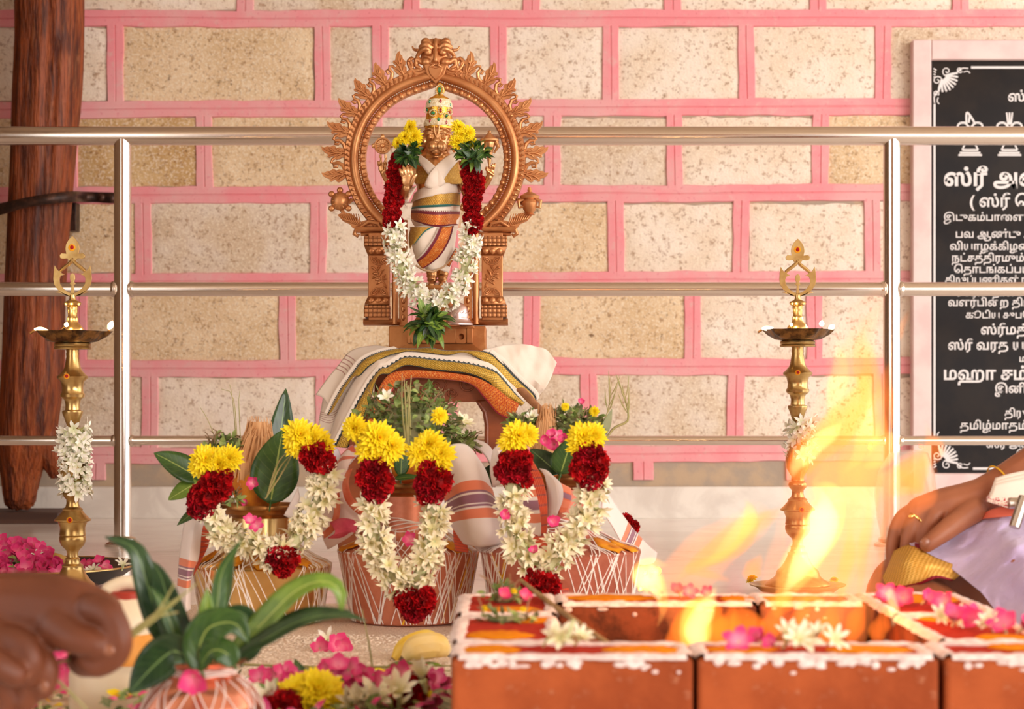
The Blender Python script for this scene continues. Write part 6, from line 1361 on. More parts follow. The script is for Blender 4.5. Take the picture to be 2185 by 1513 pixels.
flame([(1900, 1060, 20), (1940, 1020, 40), (1960, 985, 26), (1970, 950, 6)], GO, 2.2, .5)
flame([(1904, 1340, 4), (1908, 1316, 12), (1906, 1290, 13), (1900, 1262, 9), (1898, 1246, 2)], GW, 2.0, .8, .6)
for x, y, w, h in ((1640, 1370, 34, 90), (1700, 1370, 30, 110), (1760, 1375, 34, 100), (1820, 1375, 34, 110), (1870, 1375, 30, 90), (1540, 1380, 34, 100), (1600, 1240, 30, 60), (1660, 1320, 34, 90)):
    flame([(x, y, w*.4), (x+4, y-h*.3, w*.8), (x+16, y-h*.65, w*.5), (x+24, y-h, 3)], GO, 2.1+.02*(x % 3), .6)
for x, y, w, h in ((1876, 1260, 10, 300), (1830, 1280, 14, 240), (1790, 1300, 16, 200)):
    flame([(x, y, w*.4), (x+10, y-h*.4, w), (x+24, y-h*.7, w*.7), (x+20, y-h, 3)], GO, 2.15, .6)
flame([(1800, 860, 20), (1830, 800, 44), (1836, 740, 40), (1856, 690, 24), (1886, 636, 6)], GP, 2.15, .5)
flame([(1820, 900, 10), (1856, 840, 26), (1850, 780, 30), (1836, 730, 18), (1850, 690, 4)], GO, 2.16, .4)
flame([(1860, 960, 10), (1900, 880, 22), (1890, 820, 18), (1906, 760, 4)], GO, 2.18, .4)
flame([(1440, 1240, 8), (1490, 1200, 22), (1540, 1168, 28), (1580, 1130, 26), (1620, 1104, 16), (1650, 1090, 4)], GO, 2.07, .5)
flame([(1960, 1000, 14), (1990, 960, 30), (1984, 930, 12), (1975, 900, 3)], GO, 2.24, .4)
flame([(1900, 760, 3), (1916, 720, 9), (1926, 690, 9), (1940, 660, 2)], GO, 2.2, .5)
for (x, y, d, e) in ((1470, 1310, 2.02, 1.2), (1740, 1150, 2.1, 3.0), (1680, 1300, 2.1, 1.6), (1840, 950, 2.14, 1.6)):
    l = bpy.data.lights.new('fire_light', 'POINT'); l.energy = e*.2; l.color = (1, .45, .14); l.shadow_soft_size = .05
    lo_ = bpy.data.objects.new('fire_light', l); C.objects.link(lo_); lo_.location = P(x, y, d)
# things lying on the bricks
def onb(label, x, y, protos, name, s, group=None, dz=.010, face=None):
    o = put(protos[RN.randrange(len(protos))], name, None, (x, y, ZT+dz), face or (U(-.6, .6), -.7, U(.3, 1)), s*.78); return tag(o, label, 'flower', group)
for x, y in ((.035, 1.97), (.06, 2.04)): pass
for x, y, s in ((.215, 1.86, 1), (.236, 1.87, .9), (.246, 1.85, .7)): onb('pink blossom on the middle front brick', x, y, OLE, 'oleander_blossom', s*1.0, 'pink blossoms on the middle front brick')
for x, y, s in ((.262, 1.868, 1.5), (.276, 1.86, 1.5), (.288, 1.868, 1.4), (.306, 1.862, 1.2), (.27, 1.852, 1.2)): onb('white blossom on the middle front brick', x, y, CRE, 'jasmine_blossom', s*.9, 'white blossoms on the middle front brick', .012)
for x, y, s in ((.036, 1.875, 1.3), (.046, 1.87, 1.3), (.056, 1.875, 1.2), (.064, 1.868, 1.1)): onb('cream blossom on the front corner brick', x, y, CRE, 'jasmine_blossom', s*.9, 'cream blossoms on the front corner brick', .012)
b = MB(); b.tube([P(1210, 1362, 1.86), P(1224, 1322, 1.86)], .0015, 6); tag(b.build('grass_stalk', GRN, origin=P(1210, 1362, 1.86)), 'pale stem standing among cream blossoms on the front corner brick', 'stem')
for x, y, s in ((.462, 2.05, 1.1), (.48, 2.03, 1.1), (.50, 1.99, 1.2), (.515, 1.975, 1.0), (.49, 2.09, .9)): onb('pink blossom on the lengthwise brick by the shawl', x, y, OLE, 'oleander_blossom', s, 'pink blossoms on the brick by the shawl')
for x, y, s in ((.47, 2.06, 1.2), (.488, 2.0, 1.1), (.455, 2.08, 1.0)): onb('white blossom on the lengthwise brick by the shawl', x, y, CRE, 'jasmine_blossom', s, 'white blossoms on the brick by the shawl')
for x, y, s in ((.455, 2.28, 1.0), (.475, 2.25, 1.0), (.445, 2.33, .9), (.49, 2.22, .9)): onb('pink blossom on the rear corner brick below the knee', x, y, OLE, 'oleander_blossom', s, 'pink blossoms on the rear brick below the knee')
for x, y, s in ((.20, 2.345, .8), (.213, 2.35, .7), (.17, 2.35, .7), (.235, 2.345, .6)): onb('magenta blossom on the long rear brick', x, y, OLE, 'oleander_blossom', s, 'magenta blossoms on the long rear brick')
for x, y, s in ((-.012, 2.29, .8), (.012, 2.27, .8)): onb('pink bud on the rear corner brick below the reddish pot', x, y, [OLE[1]], 'oleander_bud', s, 'pink buds on the rear corner brick')
tag(herb_heap('herb_tuft', '', (-.010, 2.31, ZT+.008), (.024, .016, .013), 50, 21, leaf=(.008, .014)), 'withered herb tuft on the rear corner brick below the reddish pot', 'herb')
tag(herb_heap('herb_tuft', '', (-.006, 2.10, ZT+.005), (.036, .012, .007), 40, 22, leaf=(.008, .014)), 'withered herb strip across the lengthwise brick by the bananas', 'herb')
for x, y, s in ((-.03, 2.10, .35), (.012, 2.095, .3), (.002, 2.30, .35)): onb('yellow petals in the withered herbs on the bricks', x, y, [MUM[0]], 'yellow_petals', s*.6, 'yellow petals on the hearth bricks', .016)
b = MB(); b.tube(path([P(1112, 1238, 2.5), P(1180, 1292, 2.25), P(1300, 1375, 1.97)], 10), [.0022, .0034, .0026], 8); tag(b.build('wooden_stick', mat('thin_stick', rgb(176, 146, 96), rgb(150, 116, 74), 30, .7), origin=P(1300, 1375, 1.97)), 'thin dry stick leaning across the pit from the rear corner brick', 'stick')
# ------------------------------------------------------------------ rice bed, bananas, litter
b = MB(); nx, ny = 60, 50; rows = []
for i in range(nx+1):
    r_ = []
    for j in range(ny+1):
        x, y = -.66+1.12*i/nx, 2.66+.98*j/ny; e = min(i, nx-i, 2*j, 2*(ny-j))/6; n_ = noise.noise(Vector((x*6, y*6, 1)))
        r_.append(Vector((x+.02*noise.noise(Vector((y*14, 3, x*2))), y+.02*noise.noise(Vector((x*14, 8, y*2))), .0005+min(1, max(0, e))**.6*(.0125+.002*n_+.0012*noise.noise(Vector((x*60, y*60, 4)))))))
    rows.append(r_)
b.grid(rows); tag(b.build('rice_bed', RICE, normals=True), 'bed of raw white rice spread on the floor under the pots', 'rice', kind='stuff')
rr = random.Random(12)
b = MB()
for i in range(3400):                                              # loose grains
    x, y = rr.uniform(-.42, .0), rr.uniform(2.68, 3.1); a = rr.uniform(0, PI); v = Vector((math.cos(a), math.sin(a), rr.uniform(-.2, .2)))*.0023
    p = Vector((x, y, .0145)); b.tube([p-v, p, p+v], [.0003, .0009, .0003], 4, caps=False)
tag(b.build('rice_grains', mat('rice_grain', rgb(250, 236, 220), rgb(232, 212, 190), 200, .6, sss=.1)), 'loose rice grains on top of the rice bed before the copper pot', 'rice', kind='stuff')
banana('ripe yellow banana lying behind the pale one on betel leaves', (836, 1412), (944, 1374), .014, .0165, BAN, 2.80, 2.84)
banana('pale yellow banana lying in front on betel leaves beside the hearth bricks', (858, 1408), (962, 1396), .016, .0185, BANP, 2.755, 2.765)
leaf('green betel leaf flat under the bananas', (900, 1424), (816, 1432), 66, LEAFY, 2.74, 2.70, (0, -.3, 1), .1, 'betel_leaf', group='betel leaves under the bananas')
leaf('green betel leaf flat under the bananas', (880, 1428), (956, 1430), 60, LEAFY, 2.74, 2.72, (0, -.3, 1), .1, 'betel_leaf', group='betel leaves under the bananas')
for pts, d in (([(520, 1418), (700, 1424), (960, 1432)], 2.62), ([(560, 1432), (760, 1424), (1000, 1420)], 2.58)): stalk('long grass blade lying across the petals before the bananas', pts, d, .0016, group='long grass blades across the petals')
stalk('single grass blade standing upright before the copper pot', [(800, 1480), (790, 1390), (772, 1300)], 2.45, .0012)
def scat(n, x0, x1, y0, y1, d0, d1, protos, name, label, group, s=1.0, seed=1, lift=.0):
    r = random.Random(seed)
    for i in range(n):
        px = r.uniform(x0, x1); f = r.random(); d = d0+(d1-d0)*f; z = .013+lift*r.random(); x = (px-CX)/F*d
        o = put(protos[r.randrange(len(protos))], name, None, (x, d, z), (r.uniform(-.8, .8), -.6, r.uniform(.3, 1)), s*r.uniform(.8, 1.2)); tag(o, label, 'flower', group)
for x, y, k in ((682, 1384, .9), (718, 1376, 1.1), (734, 1386, .9)): tag(put(OLE[0], 'oleander_blossom', None, P(x, y, 2.90), (U(-.6, .6), -.8, .3), k), 'pink blossom lying alone on the rice before the copper pot', 'flower', 'pink blossoms on the rice')
tag(put(TUB[0], 'tuberose_blossom', None, P(700, 1366, 2.95), (-.3, -.7, .5), 1.2), 'white blossom beside the pink ones on the rice before the copper pot', 'flower')
LITX = lambda px, d: (px-CX)/F*d
# leafy litter: one mound
b = MB(); nx, ny = 40, 24; rows = []
for i in range(nx+1):
    r_ = []
    for j in range(ny+1):
        x, y = -.46+.385*i/nx, 2.02+.60*j/ny; e = min(i, nx-i, j, ny-j)/5; r_.append(Vector((x, y, .0005+min(1, max(0, e))*(.012+.030*max(0, 1-abs(y-2.2)/.35)+.006*noise.noise(Vector((x*20, y*20, 6)))))))
    rows.append(r_)
b.grid(rows, 0)
for i in range(900):
    x, y = rr.uniform(-.45, -.085), rr.uniform(2.04, 2.62); z = .012+.030*max(0, 1-abs(y-2.2)/.35)+.004; k = rr.random()
    L = rr.uniform(.012, .026); blade(b, (x, y, z), (rr.uniform(-1, 1), rr.uniform(-1, .3), rr.uniform(-.1, .7)), (rr.uniform(-.4, .4), -.4, 1), L, L*rr.uniform(.4, .7), rr.uniform(0, 1), .2, 3, 2, m=1 if k < .42 else 2 if k < .6 else 3 if k < .82 else 4 if k < .9 else 5)
tag(b.build('petal_litter', [mat('litter_ground', rgb(150, 130, 92), rgb(104, 96, 60), 40, .9), HERB, HERBD, PINKF, YELLOW, CREAM], normals=False), 'litter of loose petals and small leaves on the floor before the rice', 'petals', kind='stuff')
def heapf(spots, protos, name, label, group, s, d):
    for x, y, *k in spots: tag(put(protos[RN.randrange(len(protos))], name, None, P(x, y, d), (U(-.4, .4), -.7, U(.4, .9)), s*(k[0] if k else 1)), label, 'flower', group)
heapf(((640, 1486, 1.15), (676, 1478, 1.1), (700, 1500, 1.0), (668, 1504, 1.1)), MUM, 'yellow_blossom', 'yellow chrysanthemum in the petal litter at the bottom edge', 'yellow chrysanthemums in the litter', 1.05, 2.18)
heapf(((610, 1510), (590, 1514)), REDS, 'red_blossom', 'dark red blossom at the bottom edge beside yellow chrysanthemums', 'red blossoms in the litter', .8, 2.16)
heapf(((884, 1470, .8), (892, 1450, .6), (862, 1502, .9)), REDS, 'red_blossom', 'dark red blossom in the litter close to the front corner brick', 'red blossoms by the corner brick', .8, 2.2)
heapf(((566, 1508), (590, 1500), (780, 1500), (804, 1492), (812, 1508), (744, 1506), (760, 1512), (850, 1482), (902, 1452), (545, 1512)), CRE, 'jasmine_blossom', 'white blossom in the petal litter at the bottom edge', 'white blossoms in the litter', 1.5, 2.17)
heapf(((760, 1470), (778, 1482), (752, 1488), (772, 1462), (900, 1496), (914, 1504), (880, 1494), (846, 1508), (800, 1464), (826, 1452), (842, 1460), (820, 1466), (744, 1430), (770, 1444), (722, 1424), (706, 1428), (690, 1446), (610, 1440), (588, 1448), (556, 1452), (630, 1452), (618, 1458), (606, 1466), (556, 1474), (600, 1482), (586, 1472), (930, 1450), (940, 1462), (854, 1440), (870, 1446)), OLE, 'oleander_blossom', 'pink oleander blossom in the petal litter before the rice', 'pink blossoms in the litter', .85, 2.32)
for i, (a, c) in enumerate((((560, 1460), (580, 1420)), ((650, 1450), (630, 1404)), ((700, 1470), (740, 1440)), ((590, 1440), (650, 1432)))): leaf('small green leaf in the petal litter', a, c, 22, LEAF, 2.36, 2.36, (0, -.6, .6), .4, 'small_leaf', group='small leaves in the litter', shape=lance)
# ------------------------------------------------------------------ plastic jug
JD = 2.34; jx = LITX(243, JD)
jug = thing('plastic_jug', 'cream plastic jug with loop handle and orange label behind the person hand', 'jug', (jx, JD, 0))
PLA = mat('cream_plastic', rgb(240, 226, 200), rgb(234, 214, 180), 6, .35, sss=.2)
def rrect(w, dp, z, n=40, e=3.2, ox=0.0):
    out = []
    for j in range(n):
        a = 2*PI*j/n; c, s = math.cos(a), math.sin(a); out.append(Vector((jx+ox+w*abs(c)**(2/e)*(1 if c >= 0 else -1), JD+dp*abs(s)**(2/e)*(1 if s >= 0 else -1), z)))
    return out
b = MB(); secs = [(.046, .046, .002, 0), (.050, .050, .008, 0), (.050, .050, .060, 0), (.049, .049, .064, 0), (.050, .050, .068, 0), (.050, .050, .110, 0), (.047, .047, .124, .004), (.034, .034, .138, .012), (.024, .024, .145, .018), (.020, .020, .148, .018)]
V = b.grid([rrect(w, dp, z, ox=ox) for w, dp, z, ox in secs], closev=True, flip=True); b.fill(list(reversed(V[0]))); b.fill(V[-1]); b.build('jug_body', PLA, jug)
b = MB(); V = b.grid([rrect(.0508, .0508, z) for z in (.072, .108)], closev=True, flip=True); b.build('orange_label', mat('orange_label', rgb(232, 150, 50), rgb(240, 172, 84), 12, .5), jug)
b = MB(); b.tube(path([Vector((jx-.014, JD, .140)), Vector((jx-.006, JD, .158)), Vector((jx+.018, JD, .166)), Vector((jx+.042, JD, .156)), Vector((jx+.046, JD, .132))], 16), .0085, 12, squash=1.0); b.build('loop_handle', PLA, jug)
b = MB(); b.lathe([(.021, .146), (.021, .154), (.019, .156), (0, .156)], 24, (jx+.018, JD, 0)); b.build('cap', mat('red_cap', rgb(170, 50, 30)), jug)
# ------------------------------------------------------------------ small copper pot with mango leaves
KD = 1.95; kx = LITX(432, KD)
m, t = newmat('pink_copper', .28, .85); t.color(t.mix(t.step(t.noise(14, 4), .35, .65), rgb(226, 150, 120), rgb(190, 106, 80))); PCOP = m
kal = thing('small_copper_pot', 'small round copper pot in a white thread net holding mango leaves, nearest the lens', 'pot', (kx, KD, 0))
def KR(z):
    pr = [(.0, .034), (.03, .052), (.06, .0595), (.080, .0600), (.098, .050), (.107, .039), (.112, .033)]
    for (a, ra), (c, rc) in zip(pr, pr[1:]):
        if a <= z <= c: return ra+(rc-ra)*(z-a)/(c-a)
    return .032
b = MB(); b.lathe([(0, .001)]+[(KR(z), max(.001, z)) for z in [.112*i/24 for i in range(25)]]+[(.031, .116), (.038, .121), (.043, .123), (.044, .125), (.042, .126), (.033, .121), (.027, .114), (.026, .105)], 48, (kx, KD, 0)); b.build('pot_body', PCOP, kal, angle=50)
for i in range(17):
    for s in (-1, 1):
        b = MB(); a0 = 2*PI*i/17+.2*math.sin(i*3.1)+.1*s; b.tube([(kx+(KR(z)+.001)*math.cos(a0+s*(z*9)), KD+(KR(z)+.001)*math.sin(a0+s*(z*9)), z) for z in [.004+.104*k/14 for k in range(15)]], .0006, 5); b.build('thread', THR, kal)
for j in range(4):
    b = MB(); b.tube([(kx+.0335*math.cos(2*PI*i/24), KD+.0335*math.sin(2*PI*i/24), .108+.003*j+.002*math.sin(i)) for i in range(25)], .001, 5); b.build('thread', THR, kal)
def bleaf(label, pts, W, m, d, ups=(0, -1, .1), fold=.15, shape=ovate, dd=None):
    """leaf along a bent midrib given in pixels"""
    ax = path([P(x, y, d+(e[0] if e else 0)) for x, y, *e in pts], 18); up = Vector(ups); rows = []; w = S(W*.41, d)
    for i, p in enumerate(ax):
        t_ = (ax[min(i+1, 17)]-ax[max(i-1, 0)]).normalized(); u = (up-t_*up.dot(t_)).normalized(); s = t_.cross(u); f = i/17; ww = max(w*shape(min(.999, f*.97+.03)), w*.05)
        rows.append([p+s*(ww*q)+u*(abs(q)*ww*fold) for q in (-1, -.66, -.33, 0, .33, .66, 1)])
    b = MB(); b.grid(rows); b.tube([ax[0]-(ax[1]-ax[0])*1.5, ax[0], ax[4]], [.0016, .0014, .0008], 6)
    return tag(b.build('mango_leaf', [m], origin=ax[0], solid=.0006), label, 'leaf')
GL, GLD = LEAFD, LEAF
bleaf('long leaf of the small pot bending left at its pointed top', [(382, 1400), (340, 1330), (312, 1240), (286, 1170), (224, 1146)], 74, LEAFD, 1.97, (.3, -1, .2))
bleaf('folded leaf arching over beside the long bent leaf of the small pot', [(404, 1400), (372, 1320), (344, 1230), (326, 1198)], 92, LEAFD, 1.95, (-.3, -1, .1), .35)
bleaf('narrow leaf of the small pot leaning towards the fist', [(384, 1390), (352, 1300), (318, 1250)], 40, LEAF, 1.93, (.5, -1, .1), .3)
bleaf('bright green upright leaf in the middle of the small pot', [(438, 1410), (440, 1330), (442, 1256)], 60, LEAFY, 1.93, (.3, -1, 0))
bleaf('tall narrow leaf of the small pot ending in a fine point', [(452, 1400), (464, 1290), (474, 1220), (516, 1150)], 48, LEAF, 1.96, (.6, -1, .1), .25)
bleaf('second narrow leaf crossing the tall pointed one in the small pot', [(462, 1400), (474, 1320), (492, 1240), (500, 1170)], 30, LEAF, 1.98, (-.6, -1, .1), .3)
bleaf('broad leaf of the small pot arching over to the copper pot side', [(490, 1402), (560, 1330), (630, 1262), (690, 1240), (726, 1262), (728, 1312)], 80, LEAFY, 1.96, (-.1, -.7, .8), .2)
bleaf('long dark leaf of the small pot stretching far across the rice', [(492, 1410), (570, 1362), (650, 1322), (730, 1312), (782, 1326)], 66, LEAFD, 1.93, (.1, -.6, 1), .15)
bleaf('thin dark leaf above the long dark one of the small pot', [(500, 1392), (580, 1340), (660, 1304), (752, 1304)], 36, LEAFD, 1.96, (.1, -.6, 1), .25)
bleaf('wide shiny leaf of the small pot hanging down towards the jug', [(400, 1404), (370, 1390), (330, 1420), (276, 1478)], 112, LEAFD, 1.90, (.15, -1, .5), .12)
bleaf('wide leaf curling forward over the small pot rim', [(430, 1430), (424, 1390), (446, 1340), (500, 1330), (530, 1372)], 96, LEAF, 1.90, (.1, -1, .3), .2)
bleaf('short leaf folded over the front of the small pot', [(500, 1420), (480, 1392), (450, 1390), (428, 1424)], 70, LEAF, 1.895, (0, -1, .6), .2)
bleaf('dark leaf standing behind the curling ones in the small pot', [(520, 1410), (540, 1360), (520, 1310), (474, 1300)], 64, LEAFD, 1.97, (.1, -1, .2), .2)
tag(put(OLE[1], 'oleander_petal', None, P(413, 1442, 1.885), (.1, -1, -.3), 1.0), 'magenta petal hanging on the rim of the small copper pot', 'flower')
loose('orange and red petals tucked among the leaves of the small pot', ((386, 1340), (396, 1352), (382, 1366)), [MUM[0], OLE[1], REDS[0]], 'mixed_petals', 1.96, .3, group='petals among the small pot leaves')
for pts in ([(236, 1392), (300, 1334), (400, 1262)], [(240, 1390), (320, 1330), (420, 1244)], [(246, 1380), (310, 1326), (380, 1306)], [(238, 1396), (330, 1312), (372, 1246)]): stalk('grass blade held in the fist and crossing the mango leaves', pts, 1.76, .0015, group='grass blades held in the fist')
for pts, d in (([(78, 1424), (120, 1414), (172, 1400)], 1.76), ([(110, 1440), (150, 1478), (200, 1530)], 1.8), ([(40, 1520), (90, 1492), (140, 1466)], 1.85), ([(84, 1480), (86, 1520), (86, 1540)], 1.85)): stalk('loose grass blade under the fist', pts, d, .0016, group='loose grass under the fist')
# litter beside the jug, coconut husk at the bottom corner
rr = random.Random(31)
b = MB()
for i in range(420):
    x, y = rr.uniform(-.74, -.50), rr.uniform(2.3, 2.95); L = rr.uniform(.014, .03); k = rr.random()
    blade(b, (x, y, rr.uniform(.002, .02)), (rr.uniform(-1, 1), rr.uniform(-1, .3), rr.uniform(-.1, .6)), (0, -.5, 1), L, L*rr.uniform(.3, .6), rr.uniform(0, 1), .2, 3, 2, m=0 if k < .3 else 1 if k < .5 else 2 if k < .7 else 3 if k < .85 else 4)
b.box((-.62, 2.63, .0015), (.24, .66, .003), m=5)
tag(b.build('petal_litter', [HERB, HERBD, PINKF, YELLOW, CREAM, mat('litter_rice', rgb(228, 206, 176), rgb(186, 160, 120), 60, .9)]), 'litter of petals and leaves on the floor beside the plastic jug', 'petals', kind='stuff')
for px, py, d in ((118, 1400, 2.75), (130, 1392, 2.8), (144, 1404, 2.75), (132, 1452, 2.5), (144, 1460, 2.5), (76, 1486, 2.45), (120, 1420, 2.65), (140, 1434, 2.6)): tag(put(OLE[rr.randrange(3)], 'oleander_blossom', None, P(px, py, d), (U(-.5, .5), -.7, .5), .95), 'pink blossom between the fist and the plastic jug', 'flower', 'pink blossoms by the jug')
b = MB(); b.ball((LITX(8, 2.2), 2.2, .036), (.030, .030, .034), 20, 14, f=lambda d: 1+.06*noise.noise(d*9)); tag(b.build('coconut_piece', mat('brown_husk', rgb(196, 132, 78), rgb(150, 92, 50), 50, .9, bump=(70, .8, .004)), origin=(LITX(8, 2.2), 2.2, .003)), 'brown fibrous coconut at the bottom corner under the hand', 'coconut')
# clear plastic bag behind the fire
m, t = newmat('clear_plastic', .12); t.color((.95, .9, .84, 1)); t.b.inputs['Alpha'].default_value = .28; CLEAR = m
b = MB(); b.loft([L3([(1880, 1150), (1868, 1080), (1872, 1010), (1900, 966)], 3.25), L3([(1900, 1150), (1900, 1070, -.05), (1910, 1000, -.05), (1930, 960, -.02)], 3.25), L3([(1970, 1150), (1970, 1070, -.05), (1968, 1000, -.05), (1964, 962, -.02)], 3.25), L3([(1996, 1150), (1998, 1080), (1994, 1010), (1980, 966)], 3.25), L3([(1970, 1150, .06), (1968, 1070, .1), (1962, 1000, .08), (1956, 964, .04)], 3.25), L3([(1882, 1150, .0), (1870, 1080, .01), (1874, 1010, .01), (1902, 966, .0)], 3.25)], 24, 40, 0, .01, wf=20)
tag(b.build('plastic_bag', CLEAR, origin=P(1936, 1150, 3.25), solid=.0006), 'clear plastic bag standing behind the hand and the flames', 'bag')
# ------------------------------------------------------------------ two seated people, mostly beyond the frame
m, t = newmat('brown_skin', .5, spec=.4, sss=.15); n1 = t.noise(9, 4); n2 = t.noise(90, 3)
t.color(t.mix(t.step(n1, .35, .65), rgb(122, 66, 40), rgb(96, 50, 30))); t.bump(n2, .15, .002); SKIN1 = m
m, t = newmat('tan_skin', .5, spec=.4, sss=.15); n1 = t.noise(8, 4); n2 = t.noise(110, 3)
t.color(t.mix(t.step(n1, .35, .65), rgb(166, 104, 72), rgb(146, 86, 58))); t.bump(n2, .15, .002); SKIN2 = m
NAIL = mat('fingernail', rgb(142, 88, 62), rough=.3)
def V3(x, y, z): return Vector((x, y, z))
# person whose fist holds the grass: hand over the small pot side
D1 = 1.75
def H1(px, py, dy=0.0): return P(px, py, D1+dy)
s1 = D1/F
per = thing('person', 'person reaching in with a bare brown arm, fist closed on blades of grass', 'person', (-1.25, 1.97, 0))
ch = []
def lb(pts): ch.append([(p, r) for p, r in pts])
lb([(H1(-760, 1080, .05), .050), (H1(-520, 1230, .03), .042), (H1(-250, 1300, .01), .040), (H1(-90, 1310, 0), .033), (H1(0, 1306, 0), .034)])   # forearm
lb([(H1(-20, 1304, 0), .034), (H1(60, 1304, 0), .036), (H1(140, 1310, -.004), .034), (H1(205, 1318, -.006), .026)])                               # back of hand
lb([(H1(60, 1300, .022), .030), (H1(160, 1300, .022), .028), (H1(214, 1312, .016), .022)])
for i, dy in enumerate((-.026, -.006, .014, .032)):                                                                                         # curled fingers
    k = 1-.06*i; ox = -8*i
    lb([(H1(196+ox, 1298+4*i, dy), .0145), (H1(232+ox, 1312+4*i, dy-.006), .0135), (H1(256+ox, 1362, dy-.010), .0115), (H1(246+ox, 1402, dy-.008), .0105), (H1(206+ox, 1424, dy-.004), .0098), (H1(182+ox, 1410, dy), .0085)])
lb([(H1(120, 1336, -.028), .018), (H1(160, 1362, -.036), .0145), (H1(204, 1376, -.038), .0125), (H1(234, 1386, -.034), .0105)])                  # thumb across
organic_balls = [(H1(110, 1310, 0.004), (.052, .034, .034))]
# second hand picking at the grass, then trunk, head and legs beyond the frame
D2 = 1.72
def H2(px, py, dy=0.0): return P(px, py, D2+dy)
lb([(H2(-520, 1300, .03), .044), (H2(-200, 1360, .01), .034), (H2(-110, 1372), .032)])
lb([(H2(-120, 1372), .032), (H2(-50, 1376), .034), (H2(-10, 1384), .028)])
lb([(H2(-20, 1368, -.004), .017), (H2(36, 1372, -.012), .0140), (H2(66, 1408, -.016), .0120), (H2(58, 1444, -.014), .0100)])
lb([(H2(-14, 1386, .006), .017), (H2(60, 1388, .002), .0140), (H2(98, 1426, -.002), .0120), (H2(94, 1472, -.002), .0098)])
lb([(H2(-20, 1404, .008), .016), (H2(36, 1428, .006), .0130), (H2(66, 1470, .004), .0115), (H2(56, 1500, .004), .0095)])
lb([(H2(-30, 1416, .010), .015), (H2(0, 1450, .010), .0120), (H2(22, 1490, .01), .0105), (H2(16, 1516, .01), .0090)])
lb([(H2(-60, 1394, -.026), .018), (H2(-10, 1420, -.036), .0145), (H2(30, 1440, -.034), .0115)])
organic_balls += [(H2(-60, 1384, 0), (.040, .030, .034)), (V3(-1.20, 1.97, .90), (.095, .080, .115)), (V3(-1.105, 1.97, .885), (.02, .014, .018))]
sf, sn = V3(-1.22, 2.17, .62), V3(-1.22, 1.77, .62)
el, e2 = H1(-760, 1080, .05), H2(-520, 1300, .03)
lb([(el, .050), (el.lerp(sf, .5)+V3(0, .03, 0), .052), (sf, .060)]); lb([(e2, .044), (V3(-.92, 1.70, .30), .046), (V3(-1.10, 1.73, .48), .054), (sn, .060)]); lb([(sf, .062), (sn, .062)])
lb([(V3(-1.28, 1.97, .16), .15), (V3(-1.27, 1.97, .32), .14), (V3(-1.24, 1.97, .50), .155), (V3(-1.22, 1.97, .60), .13), (V3(-1.22, 1.97, .72), .068), (V3(-1.21, 1.97, .80), .056)])
lb([(V3(-1.24, 1.87, .12), .095), (V3(-.90, 1.66, .09), .070), (V3(-1.02, 1.98, .06), .05)]); lb([(V3(-1.24, 2.07, .12), .095), (V3(-.92, 2.36, .09), .07), (V3(-1.06, 2.04, .06), .05)])
organic('body', ch, SKIN1, per, voxel=.0026, smooth=4, balls=organic_balls, n=12)
b = MB(); b.ball((-1.215, 1.97, .94), (.098, .084, .095), 20, 12); b.build('hair', mat('black_hair', rgb(26, 20, 18), rough=.6), per)
b = MB(); b.lathe([(.155, .0), (.175, .02), (.172, .16), (.158, .30), (.150, .30)], 28, (-1.285, 1.97, .005)); b.build('waist_cloth', TWP, per)
b = MB(); p = H1(232, 1388, -.0455); b.ball(p, (.006, .002, .005), 10, 6); b.build('fingernail', NAIL, per)
for x, y, dy in ((54, 1436, -.0255), (92, 1464, -.0125)):
    b = MB(); b.ball(H2(x, y, dy), (.005, .002, .006), 10, 6); b.build('fingernail', NAIL, per)
# ------------------------------------------------------------------ person by the fire: hand on knee
D3 = 2.95
def H3(px, py, dy=0.0): return P(px, py, D3+dy)
s3 = D3/F
pr3 = thing('person', 'seated person by the fire resting a ringed hand on one knee under a lavender shawl', 'person', H3(2480, 1300).xy.to_3d())
ch = []; bl = []
lb([(H3(2420, 880, .10), .048), (H3(2330, 930, .05), .044), (H3(2230, 985, .02), .036), (H3(2150, 1030, .0), .030), (H3(2100, 1056, -.004), .028)])     # forearm to wrist
lb([(H3(2110, 1054, -.004), .028), (H3(2060, 1072, -.008), .030), (H3(2010, 1086, -.010), .031), (H3(1968, 1096, -.010), .027)])
bl.append((H3(2020, 1088, -.004), (.045, .034, .026)))
lb([(H3(1986, 1078, .020), .016), (H3(1940, 1098, .024), .0130), (H3(1914, 1150, .024), .0110), (H3(1904, 1190, .020), .0082)])
lb([(H3(1974, 1084, .004), .0160), (H3(1926, 1106, .000), .0130), (H3(1906, 1158, -.004), .0112), (H3(1902, 1204, -.008), .0082)])
lb([(H3(1976, 1098, -.016), .0165), (H3(1946, 1124, -.024), .0136), (H3(1936, 1164, -.028), .0115), (H3(1931, 1200, -.030), .0082)])
lb([(H3(1990, 1104, -.030), .0155), (H3(1976, 1134, -.034), .0125), (H3(1966, 1160, -.030), .0105), (H3(1962, 1178, -.026), .0082)])
lb([(H3(2078, 1088, -.032), .020), (H3(2044, 1112, -.052), .0175), (H3(2010, 1138, -.068), .0150), (H3(1978, 1162, -.076), .0120)])
